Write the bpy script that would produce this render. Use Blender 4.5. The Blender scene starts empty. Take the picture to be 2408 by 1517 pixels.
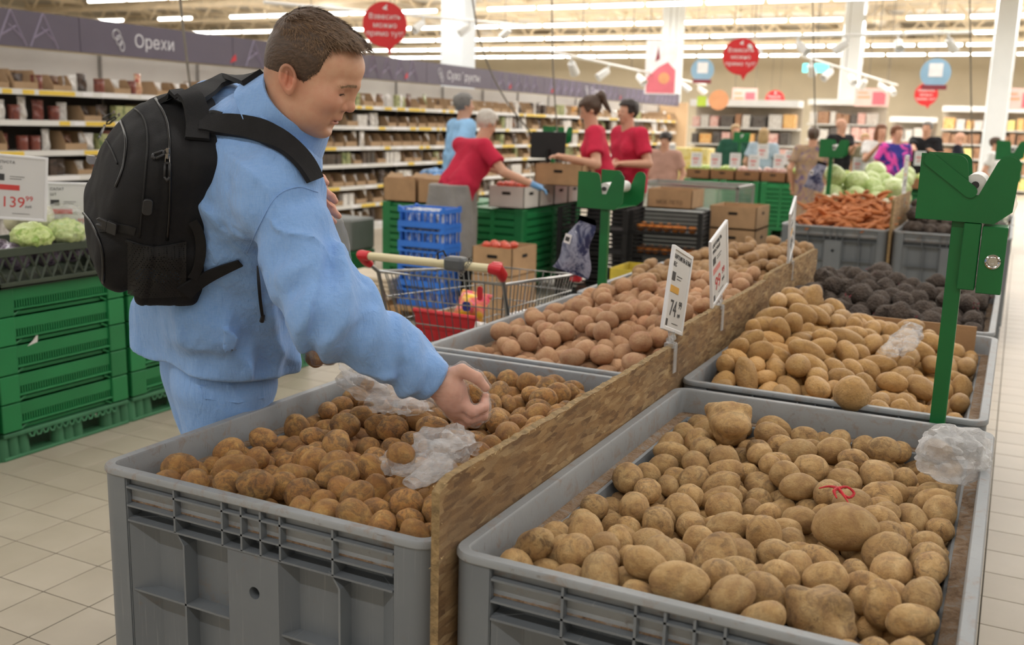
import bpy, bmesh, math, random
import numpy as np
from mathutils import Matrix, Vector, Euler
random.seed(7)
RNG = np.random.RandomState(11)
SC = bpy.context.scene
COL = SC.collection
PI = math.pi

# ------------------------------------------------------------------ camera
IW, IH, FLPX = 2408, 1517, 2341.0
YAW, PITCH, ROLL = (math.radians(a) for a in (-26.48, -11.26, 1.545))
CAMP = np.array([0.0, 0.0, 1.459])
_cy, _sy, _cp, _sp = math.cos(YAW), math.sin(YAW), math.cos(PITCH), math.sin(PITCH)
CF = np.array([_sy*_cp, _cy*_cp, _sp]); _r = np.array([_cy, -_sy, 0.0]); _u = np.cross(_r, CF)
CR = math.cos(ROLL)*_r + math.sin(ROLL)*_u
CU = -math.sin(ROLL)*_r + math.cos(ROLL)*_u
cam_data = bpy.data.cameras.new('camera'); cam = bpy.data.objects.new('camera', cam_data); COL.objects.link(cam)
m3 = Matrix((CR, CU, -CF)).transposed()
cam.matrix_world = Matrix.Translation(CAMP.tolist()) @ m3.to_4x4()
cam_data.sensor_width = 36.0; cam_data.lens = 36.0*FLPX/IW
cam_data.clip_start = 0.05; cam_data.clip_end = 300
cam_data.dof.use_dof = True; cam_data.dof.focus_distance = 2.15; cam_data.dof.aperture_fstop = 4.0
SC.camera = cam
def ray(px, py): return CF + CR*(px-IW/2)/FLPX - CU*(py-IH/2)/FLPX
def onz(px, py, z): d = ray(px, py); return CAMP + d*(z-CAMP[2])/d[2]
def onx(px, py, x): d = ray(px, py); return CAMP + d*(x-CAMP[0])/d[0]
def ony(px, py, y): d = ray(px, py); return CAMP + d*(y-CAMP[1])/d[1]
def dep(px, py, t): return CAMP + ray(px, py)*t

# ------------------------------------------------------------------ world and view
wd = bpy.data.worlds.new('world'); SC.world = wd; wd.use_nodes = True
wd.node_tree.nodes['Background'].inputs[0].default_value = (0.95, 0.97, 1.0, 1)
wd.node_tree.nodes['Background'].inputs[1].default_value = 0.25
SC.view_settings.view_transform = 'Standard'; SC.view_settings.look = 'None'
SC.view_settings.exposure = 0.62; SC.view_settings.gamma = 1.0
SC.view_settings.use_curve_mapping = False
SC.cycles.max_bounces = 7; SC.cycles.diffuse_bounces = 3; SC.cycles.glossy_bounces = 3; SC.cycles.transmission_bounces = 5; SC.cycles.transparent_max_bounces = 10

# ceiling light rows of the hall: one long tube row each, light given off downwards
LIGHT_Z = 4.8
LIGHT_ROWS = [(-6.4, 1.0), (-1.6, 1.0), (3.2, 1.0), (8.0, 1.0), (12.8, 1.25), (17.6, 1.9), (22.4, 2.5), (27.2, 2.8), (32.0, 2.8), (36.8, 2.8), (41.6, 2.8), (46.4, 2.8)]
ROW_POWER = 95.0
def row_light(y, k):
    ld = bpy.data.lights.new('tube_row_light', 'AREA'); ld.shape = 'RECTANGLE'
    ld.size = 44.0; ld.size_y = 0.12; ld.energy = ROW_POWER*k*4.4; ld.color = (1.0, 0.982, 0.958)
    lo = bpy.data.objects.new('tube_row_light', ld); COL.objects.link(lo)
    lo.location = (-8.0, y, LIGHT_Z-0.09)
    if y > 10:                       # the bare tubes shine up on the roof as well
        lu = ld.copy(); lu.energy = ld.energy*0.35; lo = bpy.data.objects.new('tube_row_uplight', lu); COL.objects.link(lo); lo.location = (-8.0, y, LIGHT_Z+0.12); lo.rotation_euler = (PI, 0, 0)
for y, k in LIGHT_ROWS: row_light(y, k)

# ------------------------------------------------------------------ helpers: colour, materials
def lin(c):
    if isinstance(c, str):
        c = c.lstrip('#'); c = [int(c[i:i+2], 16)/255 for i in (0, 2, 4)]
    return tuple((x/12.92 if x <= 0.04045 else ((x+0.055)/1.055)**2.4) for x in c)
_MATS = {}
class NT:
    """small wrapper over a node tree"""
    def __init__(s, name):
        s.m = bpy.data.materials.new(name); s.m.use_nodes = True; s.t = s.m.node_tree
        s.b = s.t.nodes['Principled BSDF']; s.out = s.t.nodes['Material Output']
    def n(s, typ, **kw):
        n = s.t.nodes.new(typ)
        for k, v in kw.items():
            if k == 'ins':
                for a, b in v.items():
                    n.inputs[a].default_value = b
            else: setattr(n, k, v)
        return n
    def l(s, a, b): s.t.links.new(a, b)
    def coord(s, scale=(1, 1, 1), kind='Object', rnd=False):
        tc = s.n('ShaderNodeTexCoord'); mp = s.n('ShaderNodeMapping'); mp.inputs['Scale'].default_value = scale
        src = tc.outputs[kind]
        if rnd:
            oi = s.n('ShaderNodeObjectInfo'); mu = s.n('ShaderNodeVectorMath', operation='MULTIPLY_ADD')
            mu.inputs[0].default_value = (1, 1, 1)
            cb = s.n('ShaderNodeCombineXYZ'); ml = s.n('ShaderNodeMath', operation='MULTIPLY'); ml.inputs[1].default_value = 37.0
            s.l(oi.outputs['Random'], ml.inputs[0])
            for k in range(3): s.l(ml.outputs[0], cb.inputs[k])
            ad = s.n('ShaderNodeVectorMath', operation='ADD'); s.l(src, ad.inputs[0]); s.l(cb.outputs[0], ad.inputs[1]); src = ad.outputs[0]
            s.t.nodes.remove(mu)
        s.l(src, mp.inputs['Vector']); return mp.outputs[0]
    def noise(s, vec, scale=5, detail=3, rough=0.55, dist=0.0):
        n = s.n('ShaderNodeTexNoise'); n.inputs['Scale'].default_value = scale; n.inputs['Detail'].default_value = detail
        n.inputs['Roughness'].default_value = rough; n.inputs['Distortion'].default_value = dist
        if vec is not None: s.l(vec, n.inputs['Vector'])
        return n.outputs['Fac']
    def ramp(s, fac, stops):
        r = s.n('ShaderNodeValToRGB'); e = r.color_ramp.elements
        while len(e) < len(stops): e.new(0.5)
        for i, (p, c) in enumerate(stops):
            e[i].position = p; e[i].color = (*c, 1) if len(c) == 3 else c
        s.l(fac, r.inputs[0]); return r.outputs[0]
    def mix(s, fac, a, b, typ='MIX'):
        n = s.n('ShaderNodeMix', data_type='RGBA', blend_type=typ)
        for sock, v in ((n.inputs[0], fac), (n.inputs[6], a), (n.inputs[7], b)):
            if hasattr(v, 'links'): s.l(v, sock)
            elif isinstance(v, (int, float)): sock.default_value = v
            else: sock.default_value = (*v, 1)
        return n.outputs[2]
    def bump(s, h, strength=0.3, dist=0.01):
        b = s.n('ShaderNodeBump'); b.inputs['Strength'].default_value = strength; b.inputs['Distance'].default_value = dist
        s.l(h, b.inputs['Height']); return b.outputs[0]
    def set(s, **kw):
        for k, v in kw.items():
            i = s.b.inputs[k.replace('_', ' ')]
            if hasattr(v, 'links'): s.l(v, i)
            else: i.default_value = (*v, 1) if isinstance(v, tuple) and len(v) == 3 else v
        return s.m
def M(name, col, rough=0.5, var=0.10, scale=6.0, bump=0.0, bscale=60.0, bdist=0.004, metal=0.0, emit=0.0, alpha=None, trans=0.0, sss=0.0, spec=0.5, rnd=False, hue=None, coat=0.0):
    """procedural material: base colour with soft noise variation, optional fine bump"""
    if name in _MATS: return _MATS[name]
    t = NT(name); c = lin(col); v = t.coord(rnd=rnd)
    f = t.noise(v, scale, 3)
    lo = tuple(max(0, x*(1-var)) for x in c); hi = tuple(min(1, x*(1+var)) for x in c)
    cc = t.ramp(f, [(0.3, lo), (0.7, hi)])
    if hue is not None:
        oi = t.n('ShaderNodeObjectInfo'); hs = t.n('ShaderNodeHueSaturation')
        a = t.n('ShaderNodeMapRange'); a.inputs[3].default_value = 1-hue; a.inputs[4].default_value = 1+hue
        t.l(oi.outputs['Random'], a.inputs[0]); t.l(a.outputs[0], hs.inputs['Value']); t.l(cc, hs.inputs['Color']); cc = hs.outputs[0]
    t.set(Base_Color=cc, Roughness=rough, Metallic=metal, Transmission_Weight=trans, Coat_Weight=coat)
    t.b.inputs['Specular IOR Level'].default_value = spec
    if sss: t.set(Subsurface_Weight=sss); t.b.inputs['Subsurface Scale'].default_value = 0.006
    if emit: t.set(Emission_Color=c, Emission_Strength=emit)
    if alpha is not None: t.set(Alpha=alpha)
    if bump:
        t.set(Normal=t.bump(t.noise(v, bscale, 3), bump, bdist))
    _MATS[name] = t.m; return t.m

# ------------------------------------------------------------------ helpers: objects
def obj(name, me, mat=None, parent=None, loc=None, rot=None, scale=None):
    o = bpy.data.objects.new(name, me); COL.objects.link(o)
    if mat is not None and len(me.materials) == 0: me.materials.append(mat)
    if parent is not None: o.parent = parent
    if loc is not None: o.location = loc
    if rot is not None: o.rotation_euler = rot
    if scale is not None: o.scale = scale if hasattr(scale, '__len__') else (scale,)*3
    return o
def tag(o, label, cat, group=None, kind=None):
    o['label'] = label; o['category'] = cat
    if group: o['group'] = group
    if kind: o['kind'] = kind
    return o
def struct(o, label=None):
    o['kind'] = 'structure'
    if label: o['label'] = label
    return o
def thing(name, label, cat, loc=(0, 0, 0), rz=0.0, group=None):
    o = bpy.data.objects.new(name, None); COL.objects.link(o); o.empty_display_size = 0.05
    o.location = loc; o.rotation_euler = (0, 0, rz)
    return tag(o, label, cat, group)
def dup(root, loc=None, rz=None, label=None, group=None):
    r = root.copy(); COL.objects.link(r)
    if loc is not None: r.location = loc
    if rz is not None: r.rotation_euler = (0, 0, rz)
    if label: r['label'] = label
    if group: r['group'] = group
    def kids(a, b):
        for ch in list(a.children):
            c = ch.copy(); COL.objects.link(c); c.parent = b; c.matrix_parent_inverse = ch.matrix_parent_inverse.copy(); kids(ch, c)
    kids(root, r); return r

class MB:
    """collects polygons; build() links them as one mesh object"""
    def __init__(s): s.v = []; s.f = []
    def add(s, v, f, M4=None):
        n = len(s.v)
        if M4 is not None: v = [tuple(M4 @ Vector(p)) for p in v]
        s.v.extend(tuple(map(float, p)) for p in v); s.f.extend(tuple(i+n for i in q) for q in f); return s
    def box(s, c, d, M4=None, rz=0.0):
        x, y, z = (a/2 for a in d)
        v = [(sx*x, sy*y, sz*z) for sz in (-1, 1) for sy in (-1, 1) for sx in (-1, 1)]
        R = Matrix.Translation(Vector(c)) @ Matrix.Rotation(rz, 4, 'Z')
        if M4 is not None: R = M4 @ R
        return s.add(v, [(0, 2, 3, 1), (4, 5, 7, 6), (0, 1, 5, 4), (2, 6, 7, 3), (0, 4, 6, 2), (1, 3, 7, 5)], R)
    def bx(s, x0, x1, y0, y1, z0, z1, M4=None): return s.box(((x0+x1)/2, (y0+y1)/2, (z0+z1)/2), (x1-x0, y1-y0, z1-z0), M4)
    def ring(s, pts, rads, n=8, closed=False, caps=True):
        """tube through points with per-point radius"""
        P = [Vector(p) for p in pts]; k = len(P)
        if not hasattr(rads, '__len__'): rads = [rads]*k
        tang = []
        for i in range(k):
            a = P[(i-1) % k] if (closed or i > 0) else P[i]; b = P[(i+1) % k] if (closed or i < k-1) else P[i]
            tang.append((b-a).normalized() if (b-a).length > 1e-9 else Vector((0, 0, 1)))
        up = Vector((0, 0, 1)) if abs(tang[0].z) < 0.9 else Vector((1, 0, 0))
        nx = tang[0].cross(up).normalized(); vs = []
        for i in range(k):
            nx = (nx - tang[i]*nx.dot(tang[i])).normalized(); ny = tang[i].cross(nx)
            for j in range(n):
                a = 2*PI*j/n; vs.append(P[i] + (nx*math.cos(a)+ny*math.sin(a))*rads[i])
        fs = []
        for i in range(k if closed else k-1):
            i2 = (i+1) % k
            for j in range(n): fs.append((i*n+j, i*n+(j+1) % n, i2*n+(j+1) % n, i2*n+j))
        if caps and not closed: fs.append(tuple(range(n))[::-1]); fs.append(tuple((k-1)*n+j for j in range(n)))
        return s.add(vs, fs)
    def cyl(s, a, b, r, r2=None, n=16): return s.ring([a, b], [r, r if r2 is None else r2], n)
    def prism(s, poly, h0, h1, M4=None):
        """polygon in XY extruded from z=h0 to h1"""
        n = len(poly); v = [(x, y, h0) for x, y in poly]+[(x, y, h1) for x, y in poly]
        f = [tuple(range(n))[::-1], tuple(range(n, 2*n))]+[(i, (i+1) % n, n+(i+1) % n, n+i) for i in range(n)]
        return s.add(v, f, M4)
    def lathe(s, prof, n=24, M4=None, cap=True):
        v = [(r*math.cos(2*PI*j/n), r*math.sin(2*PI*j/n), z) for r, z in prof for j in range(n)]; k = len(prof)
        f = [(i*n+j, i*n+(j+1) % n, (i+1)*n+(j+1) % n, (i+1)*n+j) for i in range(k-1) for j in range(n)]
        if cap: f.append(tuple(range(n))[::-1]); f.append(tuple((k-1)*n+j for j in range(n)))
        return s.add(v, f, M4)
    def grid(s, fn, nu, nv, M4=None, wrapu=False):
        v = [fn(i/(nu if wrapu else nu-1), j/(nv-1)) for i in range(nu) for j in range(nv)]; f = []
        for i in range(nu if wrapu else nu-1):
            i2 = (i+1) % nu
            for j in range(nv-1): f.append((i*nv+j, i2*nv+j, i2*nv+j+1, i*nv+j+1))
        return s.add(v, f, M4)
    def mesh(s, name, smooth=None, bevel=0.0, seg=1, recalc=True):
        me = bpy.data.meshes.new(name); me.from_pydata(s.v, [], s.f)
        if bevel or recalc:
            bm = bmesh.new(); bm.from_mesh(me)
            if recalc: bmesh.ops.recalc_face_normals(bm, faces=bm.faces)
            if bevel:
                ed = [e for e in bm.edges if len(e.link_faces) == 2 and e.calc_face_angle(0) > 0.6]
                bmesh.ops.bevel(bm, geom=ed, offset=bevel, segments=seg, affect='EDGES', profile=0.5, clamp_overlap=True)
            bm.to_mesh(me); bm.free()
        if smooth is not None:
            me.shade_smooth()
            if smooth < 3.1: me.set_sharp_from_angle(angle=smooth)
        me.update(); return me
    def build(s, name, mat, parent=None, smooth=None, bevel=0.0, seg=1, **kw):
        return obj(name, s.mesh(name, smooth, bevel, seg), mat, parent, **kw)
def rrect(w, h, r, n=5, cx=0.0, cy=0.0):
    pts = []
    for k, (sx, sy) in enumerate(((1, 1), (-1, 1), (-1, -1), (1, -1))):
        for i in range(n+1):
            a = PI/2*k + PI/2*i/n
            pts.append((cx+sx*(w/2-r)+r*math.cos(a), cy+sy*(h/2-r)+r*math.sin(a)))
    return pts
def sweep_rect(mb, w, l, rc, prof, n=5, cx=0.0, cy=0.0, closed=True):
    """profile of (inset, z) swept round a rounded rectangle"""
    k = len(prof); base = mb
    rings = [rrect(w-2*d, l-2*d, max(rc-d, 0.004), n, cx, cy) for d, z in prof]
    m = len(rings[0]); v = [(x, y, prof[i][1]) for i in range(k) for x, y in rings[i]]; f = []
    for i in range(k if closed else k-1):
        i2 = (i+1) % k
        for j in range(m): f.append((i*m+j, i*m+(j+1) % m, i2*m+(j+1) % m, i2*m+j))
    return mb.add(v, f)
def text(body, size, mat, parent, loc=(0, 0, 0), rot=(0, 0, 0), align='CENTER', ext=0.0006, name='lettering', sx=1.0):
    cu = bpy.data.curves.new(name, 'FONT'); cu.body = body; cu.size = size; cu.align_x = align; cu.align_y = 'CENTER'
    cu.extrude = ext; cu.resolution_u = 3; cu.materials.append(mat)
    key = (body, size, align, ext, mat.name)
    if key not in _TXT:
        tmp = bpy.data.objects.new(name, cu); COL.objects.link(tmp); dg = bpy.context.evaluated_depsgraph_get()
        me = bpy.data.meshes.new_from_object(tmp.evaluated_get(dg)); me.name = name; bpy.data.objects.remove(tmp)
        if len(me.materials) == 0: me.materials.append(mat)
        _TXT[key] = me
    bpy.data.curves.remove(cu)
    return obj(name, _TXT[key], mat, parent, loc, rot, (sx, 1, 1))
_TXT = {}

# ------------------------------------------------------------------ helpers: signed distance modelling
def _hash(ix, iy, iz, seed):
    h = (ix.astype(np.int64)*374761393 + iy.astype(np.int64)*668265263 + iz.astype(np.int64)*2147483647 + seed*974711) & 0xffffffff
    h = ((h ^ (h >> 13))*1274126177) & 0xffffffff
    return ((h ^ (h >> 16)) & 0xffff)/65535.0
def vnoise(p, freq, seed=0):
    q = p*freq; i = np.floor(q); f = q-i; f = f*f*(3-2*f); x, y, z = i[..., 0], i[..., 1], i[..., 2]; r = 0
    for dx in (0, 1):
        for dy in (0, 1):
            for dz in (0, 1):
                w = (f[..., 0] if dx else 1-f[..., 0])*(f[..., 1] if dy else 1-f[..., 1])*(f[..., 2] if dz else 1-f[..., 2])
                r = r + w*_hash(x+dx, y+dy, z+dz, seed)
    return r*2-1
def cone(p, a, b, ra, rb):
    a = np.asarray(a, float); b = np.asarray(b, float); d = b-a; L2 = max(d@d, 1e-12)
    t = np.clip(((p-a)@d)/L2, 0, 1)
    return np.linalg.norm(p-a-t[:, None]*d, axis=1) - (ra+(rb-ra)*t)
def ell(p, c, r, R=None):
    q = p-np.asarray(c, float)
    if R is not None: q = q@np.asarray(R)
    r = np.asarray(r, float); k0 = np.linalg.norm(q/r, axis=1); k1 = np.linalg.norm(q/(r*r), axis=1)
    return np.where(k1 > 1e-9, k0*(k0-1)/np.maximum(k1, 1e-9), -r.min())
def rbox(p, c, h, rad, R=None):
    q = p-np.asarray(c, float)
    if R is not None: q = q@np.asarray(R)
    q = np.abs(q)-(np.asarray(h, float)-rad)
    return np.linalg.norm(np.maximum(q, 0), axis=1)+np.minimum(q.max(axis=1), 0)-rad
def smin(a, b, k):
    h = np.clip(0.5+0.5*(b-a)/k, 0, 1); return b+(a-b)*h-k*h*(1-h)
def smax(a, b, k): return -smin(-a, -b, k)
def sdf_mesh(name, fn, lo, hi, h, coarse=4, slack=1.5, smooth=True):
    lo = np.asarray(lo, float); hi = np.asarray(hi, float); B = h*coarse
    nb = np.ceil((hi-lo)/B).astype(int)+1
    g = np.stack(np.meshgrid(*[np.arange(k) for k in nb], indexing='ij'), -1).reshape(-1, 3)
    ctr = lo+(g+0.5)*B; d = np.concatenate([fn(c) for c in np.array_split(ctr, max(1, len(ctr)//200000))])
    g = g[np.abs(d) < B*0.87*slack]
    off = np.stack(np.meshgrid(*[np.arange(coarse)]*3, indexing='ij'), -1).reshape(-1, 3)
    cells = (g[:, None]*coarse+off[None]).reshape(-1, 3)
    N = nb*coarse+2
    key = lambda c: (c[..., 0]*N[1]+c[..., 1])*N[2]+c[..., 2]
    co = np.array([(0, 0, 0), (1, 0, 0), (0, 1, 0), (1, 1, 0), (0, 0, 1), (1, 0, 1), (0, 1, 1), (1, 1, 1)])
    ck = key(cells[:, None]+co[None]); uk, inv = np.unique(ck, return_inverse=True); inv = inv.reshape(ck.shape)
    uc = np.stack([uk//(N[1]*N[2]), (uk//N[2]) % N[1], uk % N[2]], -1); pts = lo+uc*h
    val = np.concatenate([fn(c) for c in np.array_split(pts, max(1, len(pts)//200000))])[inv]
    act = (val.min(1) < 0) & (val.max(1) >= 0); cells = cells[act]; val = val[act]
    acc = np.zeros((len(cells), 3)); cnt = np.zeros(len(cells))
    for a, b in ((0, 1), (2, 3), (4, 5), (6, 7), (0, 2), (1, 3), (4, 6), (5, 7), (0, 4), (1, 5), (2, 6), (3, 7)):
        va, vb = val[:, a], val[:, b]; m = (va < 0) != (vb < 0); t = np.where(m, va/np.where(m, va-vb, 1), 0)
        acc += np.where(m[:, None], co[a]+t[:, None]*(co[b]-co[a]), 0); cnt += m
    V = lo+(cells+acc/cnt[:, None])*h
    k = key(cells); order = np.argsort(k); ks = k[order]; quads = []
    stp = np.eye(3, dtype=int)
    for ax in range(3):
        b, c = (ax+1) % 3, (ax+2) % 3; ce = {0: 1, 1: 2, 2: 4}[ax]
        s0 = val[:, 0] < 0; m = s0 != (val[:, ce] < 0); cc = cells[m]; sg = s0[m]
        idx = []
        ok = np.ones(len(cc), bool)
        for o in ((0, 0), (1, 0), (1, 1), (0, 1)):
            kk = key(cc-o[0]*stp[b]-o[1]*stp[c]); j = np.clip(np.searchsorted(ks, kk), 0, len(ks)-1); ok &= ks[j] == kk; idx.append(order[j])
        q = np.stack(idx, -1); q[~sg] = q[~sg][:, ::-1]; quads.append(q[ok])
    Q = np.concatenate(quads)
    me = bpy.data.meshes.new(name); me.vertices.add(len(V)); me.vertices.foreach_set('co', V.astype(np.float32).ravel())
    me.loops.add(len(Q)*4); me.loops.foreach_set('vertex_index', Q.astype(np.int32).ravel())
    me.polygons.add(len(Q)); me.polygons.foreach_set('loop_start', np.arange(0, len(Q)*4, 4, dtype=np.int32))
    me.update(calc_edges=True); me.validate()
    if smooth: me.shade_smooth()
    return me
def verts_np(me):
    a = np.zeros(len(me.vertices)*3, np.float32); me.vertices.foreach_get('co', a); return a.reshape(-1, 3).astype(float)
def vcol(me, rgb, name='tint'):
    at = me.color_attributes.new(name, 'FLOAT_COLOR', 'POINT'); a = np.ones((len(rgb), 4), np.float32); a[:, :3] = rgb
    at.data.foreach_set('color', a.ravel())

def hits(pts, sdf, off=0.0, t0=1.6):
    """first surface points met from the camera through photo pixels"""
    pts = np.asarray(pts, float); D = CF[None]+CR[None]*((pts[:, :1]-IW/2)/FLPX)-CU[None]*((pts[:, 1:2]-IH/2)/FLPX)
    P = CAMP+D*t0; D = D/np.linalg.norm(D, axis=1)[:, None]; on = np.ones(len(P), bool)
    for _ in range(140):
        if not on.any(): break
        e = sdf(P[on])-off; i = np.where(on)[0]; done = e < 0.0006
        P[i[~done]] += D[i[~done]]*np.clip(e[~done]*0.75, 0.0006, 0.25)[:, None]; on[i[done]] = False; on &= np.linalg.norm(P-CAMP, axis=1) < 4.0
    ok = np.abs(sdf(P)-off) < 0.006
    if ok.any() and not ok.all():          # rays that miss take the nearest point that was met
        g = np.where(ok)[0]
        for i in np.where(~ok)[0]: P[i] = P[g[np.argmin(np.abs(g-i))]]
    return P
def hit(px, py, sdf, off=0.0, t0=1.6): return hits([(px, py)], sdf, off, t0)[0]
def grads(sdf, P, e=0.002):
    P = np.asarray(P, float); g = np.stack([sdf(P+e*v)-sdf(P-e*v) for v in np.eye(3)], -1); return g/(np.linalg.norm(g, axis=1)[:, None]+1e-12)
def grad(sdf, p, e=0.002): return grads(sdf, p[None], e)[0]

def spline(pts, n):
    P = [np.asarray(p, float) for p in pts]; P = [2*P[0]-P[1]]+P+[2*P[-1]-P[-2]]; out = []
    m = len(P)-3
    for i in range(n+1):
        u = i/n*m; k = min(int(u), m-1); f = u-k; a, b, c, d = P[k:k+4]
        out.append(0.5*((2*b)+(c-a)*f+(2*a-5*b+4*c-d)*f*f+(3*b-a-3*c+d)*f**3))
    return out
def pix_spline(pts, n): return [(q[0], q[1]) for q in spline(pts, n)]

# ================================================================== floor
def floor_material():
    t = NT('floor_base'); v = t.coord()
    t.set(Base_Color=t.ramp(t.noise(v, 0.7, 4), [(0.3, lin('#b7ad9c')), (0.7, lin('#cdc4b4'))]), Roughness=0.45)
    # far tiles too small to tell apart: joints drawn by a brick pattern
    br = t.n('ShaderNodeTexBrick'); br.offset = 0.0; br.inputs['Scale'].default_value = 1.0
    br.inputs['Brick Width'].default_value = 0.2; br.inputs['Row Height'].default_value = 0.208; br.inputs['Mortar Size'].default_value = 0.0022
    br.inputs['Color1'].default_value = (*lin('#b4aa99'), 1); br.inputs['Color2'].default_value = (*lin('#aea493'), 1); br.inputs['Mortar'].default_value = (*lin('#6d6557'), 1)
    t.l(t.coord(), br.inputs['Vector']); t.set(Base_Color=br.outputs[0])
    return t.m
def tile_mat():
    t = NT('floor_tile'); v = t.coord(kind='Object', rnd=True); oi = t.n('ShaderNodeObjectInfo')
    a = t.ramp(t.noise(v, 3, 5, 0.6), [(0.3, lin('#a89d8b')), (0.72, lin('#b9ae9d'))])
    b = t.mix(t.noise(v, 40, 3), a, lin('#a89c88'), 'MIX'); c = t.mix(0.12, a, b)
    t.set(Base_Color=c, Roughness=t.ramp(t.noise(v, 6, 3), [(0.2, (.36,)*3), (0.8, (.44,)*3)]))
    return t.m
FLOOR_M = floor_material(); TILE_M = tile_mat(); GROUT_M = M('grout', '#433d33', 0.9, 0.2, 30)
TX, TY, TOX, TOY = 0.2, 0.208, -3.554+0.0, 1.728-0.016
mb = MB(); mb.add([(-60, -12, -0.004), (30, -12, -0.004), (30, 60, -0.004), (-60, 60, -0.004)], [(0, 1, 2, 3)])
floor = struct(mb.build('floor', FLOOR_M))
def tile_mesh():
    m = MB(); g = 0.0019; b = 0.0010
    a = [(g, g, -0.004), (TX-g, g, -0.004), (TX-g, TY-g, -0.004), (g, TY-g, -0.004), (g, g, -b), (TX-g, g, -b), (TX-g, TY-g, -b), (g, TY-g, -b)]
    c = [(g+b, g+b, 0), (TX-g-b, g+b, 0), (TX-g-b, TY-g-b, 0), (g+b, TY-g-b, 0)]
    m.add(a+c, [(0, 1, 5, 4), (1, 2, 6, 5), (2, 3, 7, 6), (3, 0, 4, 7), (4, 5, 9, 8), (5, 6, 10, 9), (6, 7, 11, 10), (7, 4, 8, 11), (8, 9, 10, 11)])
    return m
gm = MB(); x_a, x_b, y_a, y_b = TOX-24*TX, TOX+24*TX, TOY-6*TY, TOY+60*TY
gm.add([(x_a, y_a, -0.0028), (x_b, y_a, -0.0028), (x_b, y_b, -0.0028), (x_a, y_b, -0.0028)], [(0, 1, 2, 3)])
gm.build('grout_bed', GROUT_M, floor)
tile_me = tile_mesh().mesh('floor_tile'); tile_me.materials.append(TILE_M)
near_t, far_t = [], []
for i in range(-24, 24):
    for j in range(-6, 60):
        x, y = TOX+i*TX, TOY+j*TY; cx, cy = x+TX/2, y+TY/2
        d = np.array([cx, cy, 0])-CAMP; q = d@CF
        px, py = IW/2+FLPX*(d@CR)/max(q, .01), IH/2-FLPX*(d@CU)/max(q, .01)
        hidden = (-1.6 < cx < 0.0 and 1.4 < cy < 5.1) or cx < -3.7
        vis = q > 0.3 and -60 < px < IW+60 and 300 < py < IH+60 and not hidden
        (near_t if vis else far_t).append((q, x, y))
near_t.sort(); far_t += near_t[280:]; near_t = near_t[:280]
for q, x, y in near_t: obj('floor_tile', tile_me, TILE_M, floor, loc=(x, y, 0))
fm = MB(); tv, tf = tile_mesh().v, tile_mesh().f
for q, x, y in far_t: fm.add([(a+x, b+y, c) for a, b, c in tv], tf)
o = obj('floor_tile_field', fm.mesh('floor_tile_field', recalc=False), TILE_M, floor); o['kind'] = 'stuff'

# ================================================================== grey plastic bins
def grey_plastic():
    t = NT('grey_plastic'); v = t.coord(rnd=True)
    a = t.ramp(t.noise(v, 2.2, 5, 0.6), [(0.25, lin('#676c71')), (0.75, lin('#767b7f'))])
    dirt = t.ramp(t.noise(v, 9, 6, 0.7, 0.4), [(0.56, (0, 0, 0)), (0.78, (1, 1, 1))])
    fine = t.ramp(t.noise(v, 70, 3, 0.6), [(0.5, (0, 0, 0)), (0.8, (1, 1, 1))])
    a = t.mix(t.mix(1.0, dirt, fine, 'MULTIPLY'), a, lin('#7a6450'))
    sc = t.noise(t.coord((120, 3, 3), rnd=True), 2.0, 2)
    a = t.mix(t.ramp(sc, [(0.62, (0, 0, 0)), (0.8, (.35,)*3)]), a, lin('#a5a5a2'))
    t.set(Base_Color=a, Roughness=0.46, Normal=t.bump(t.noise(v, 260, 2), 0.06, 0.002))
    return t.m
def rim_plastic():
    t = NT('rim_plastic'); v = t.coord(rnd=True)
    a = t.ramp(t.noise(v, 3, 5, 0.6), [(0.25, lin('#84888b')), (0.75, lin('#989b9d'))])
    d = t.ramp(t.noise(v, 22, 6, 0.75, 0.6), [(0.52, (0, 0, 0)), (0.72, (.8,)*3)])
    a = t.mix(d, a, lin('#86705c'))
    s = t.ramp(t.noise(t.coord((14, 160, 14), rnd=True), 2.0, 3), [(0.66, (0, 0, 0)), (0.72, (.6,)*3)])
    a = t.mix(s, a, lin('#5f5349'))
    t.set(Base_Color=a, Roughness=0.5, Normal=t.bump(t.noise(v, 180, 2), 0.08, 0.002)); return t.m
def ledge_dirt():
    t = NT('ledge_dirt'); v = t.coord(rnd=True)
    a = t.ramp(t.noise(v, 30, 6, 0.8, 0.8), [(0.36, lin('#8d8780')), (0.5, lin('#8c7258')), (0.68, lin('#5a4230'))])
    t.set(Base_Color=a, Roughness=0.9, Normal=t.bump(t.noise(v, 160, 4), 0.7, 0.006)); return t.m
GP, RP, LD = grey_plastic(), rim_plastic(), ledge_dirt()
BH = 0.76
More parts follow.
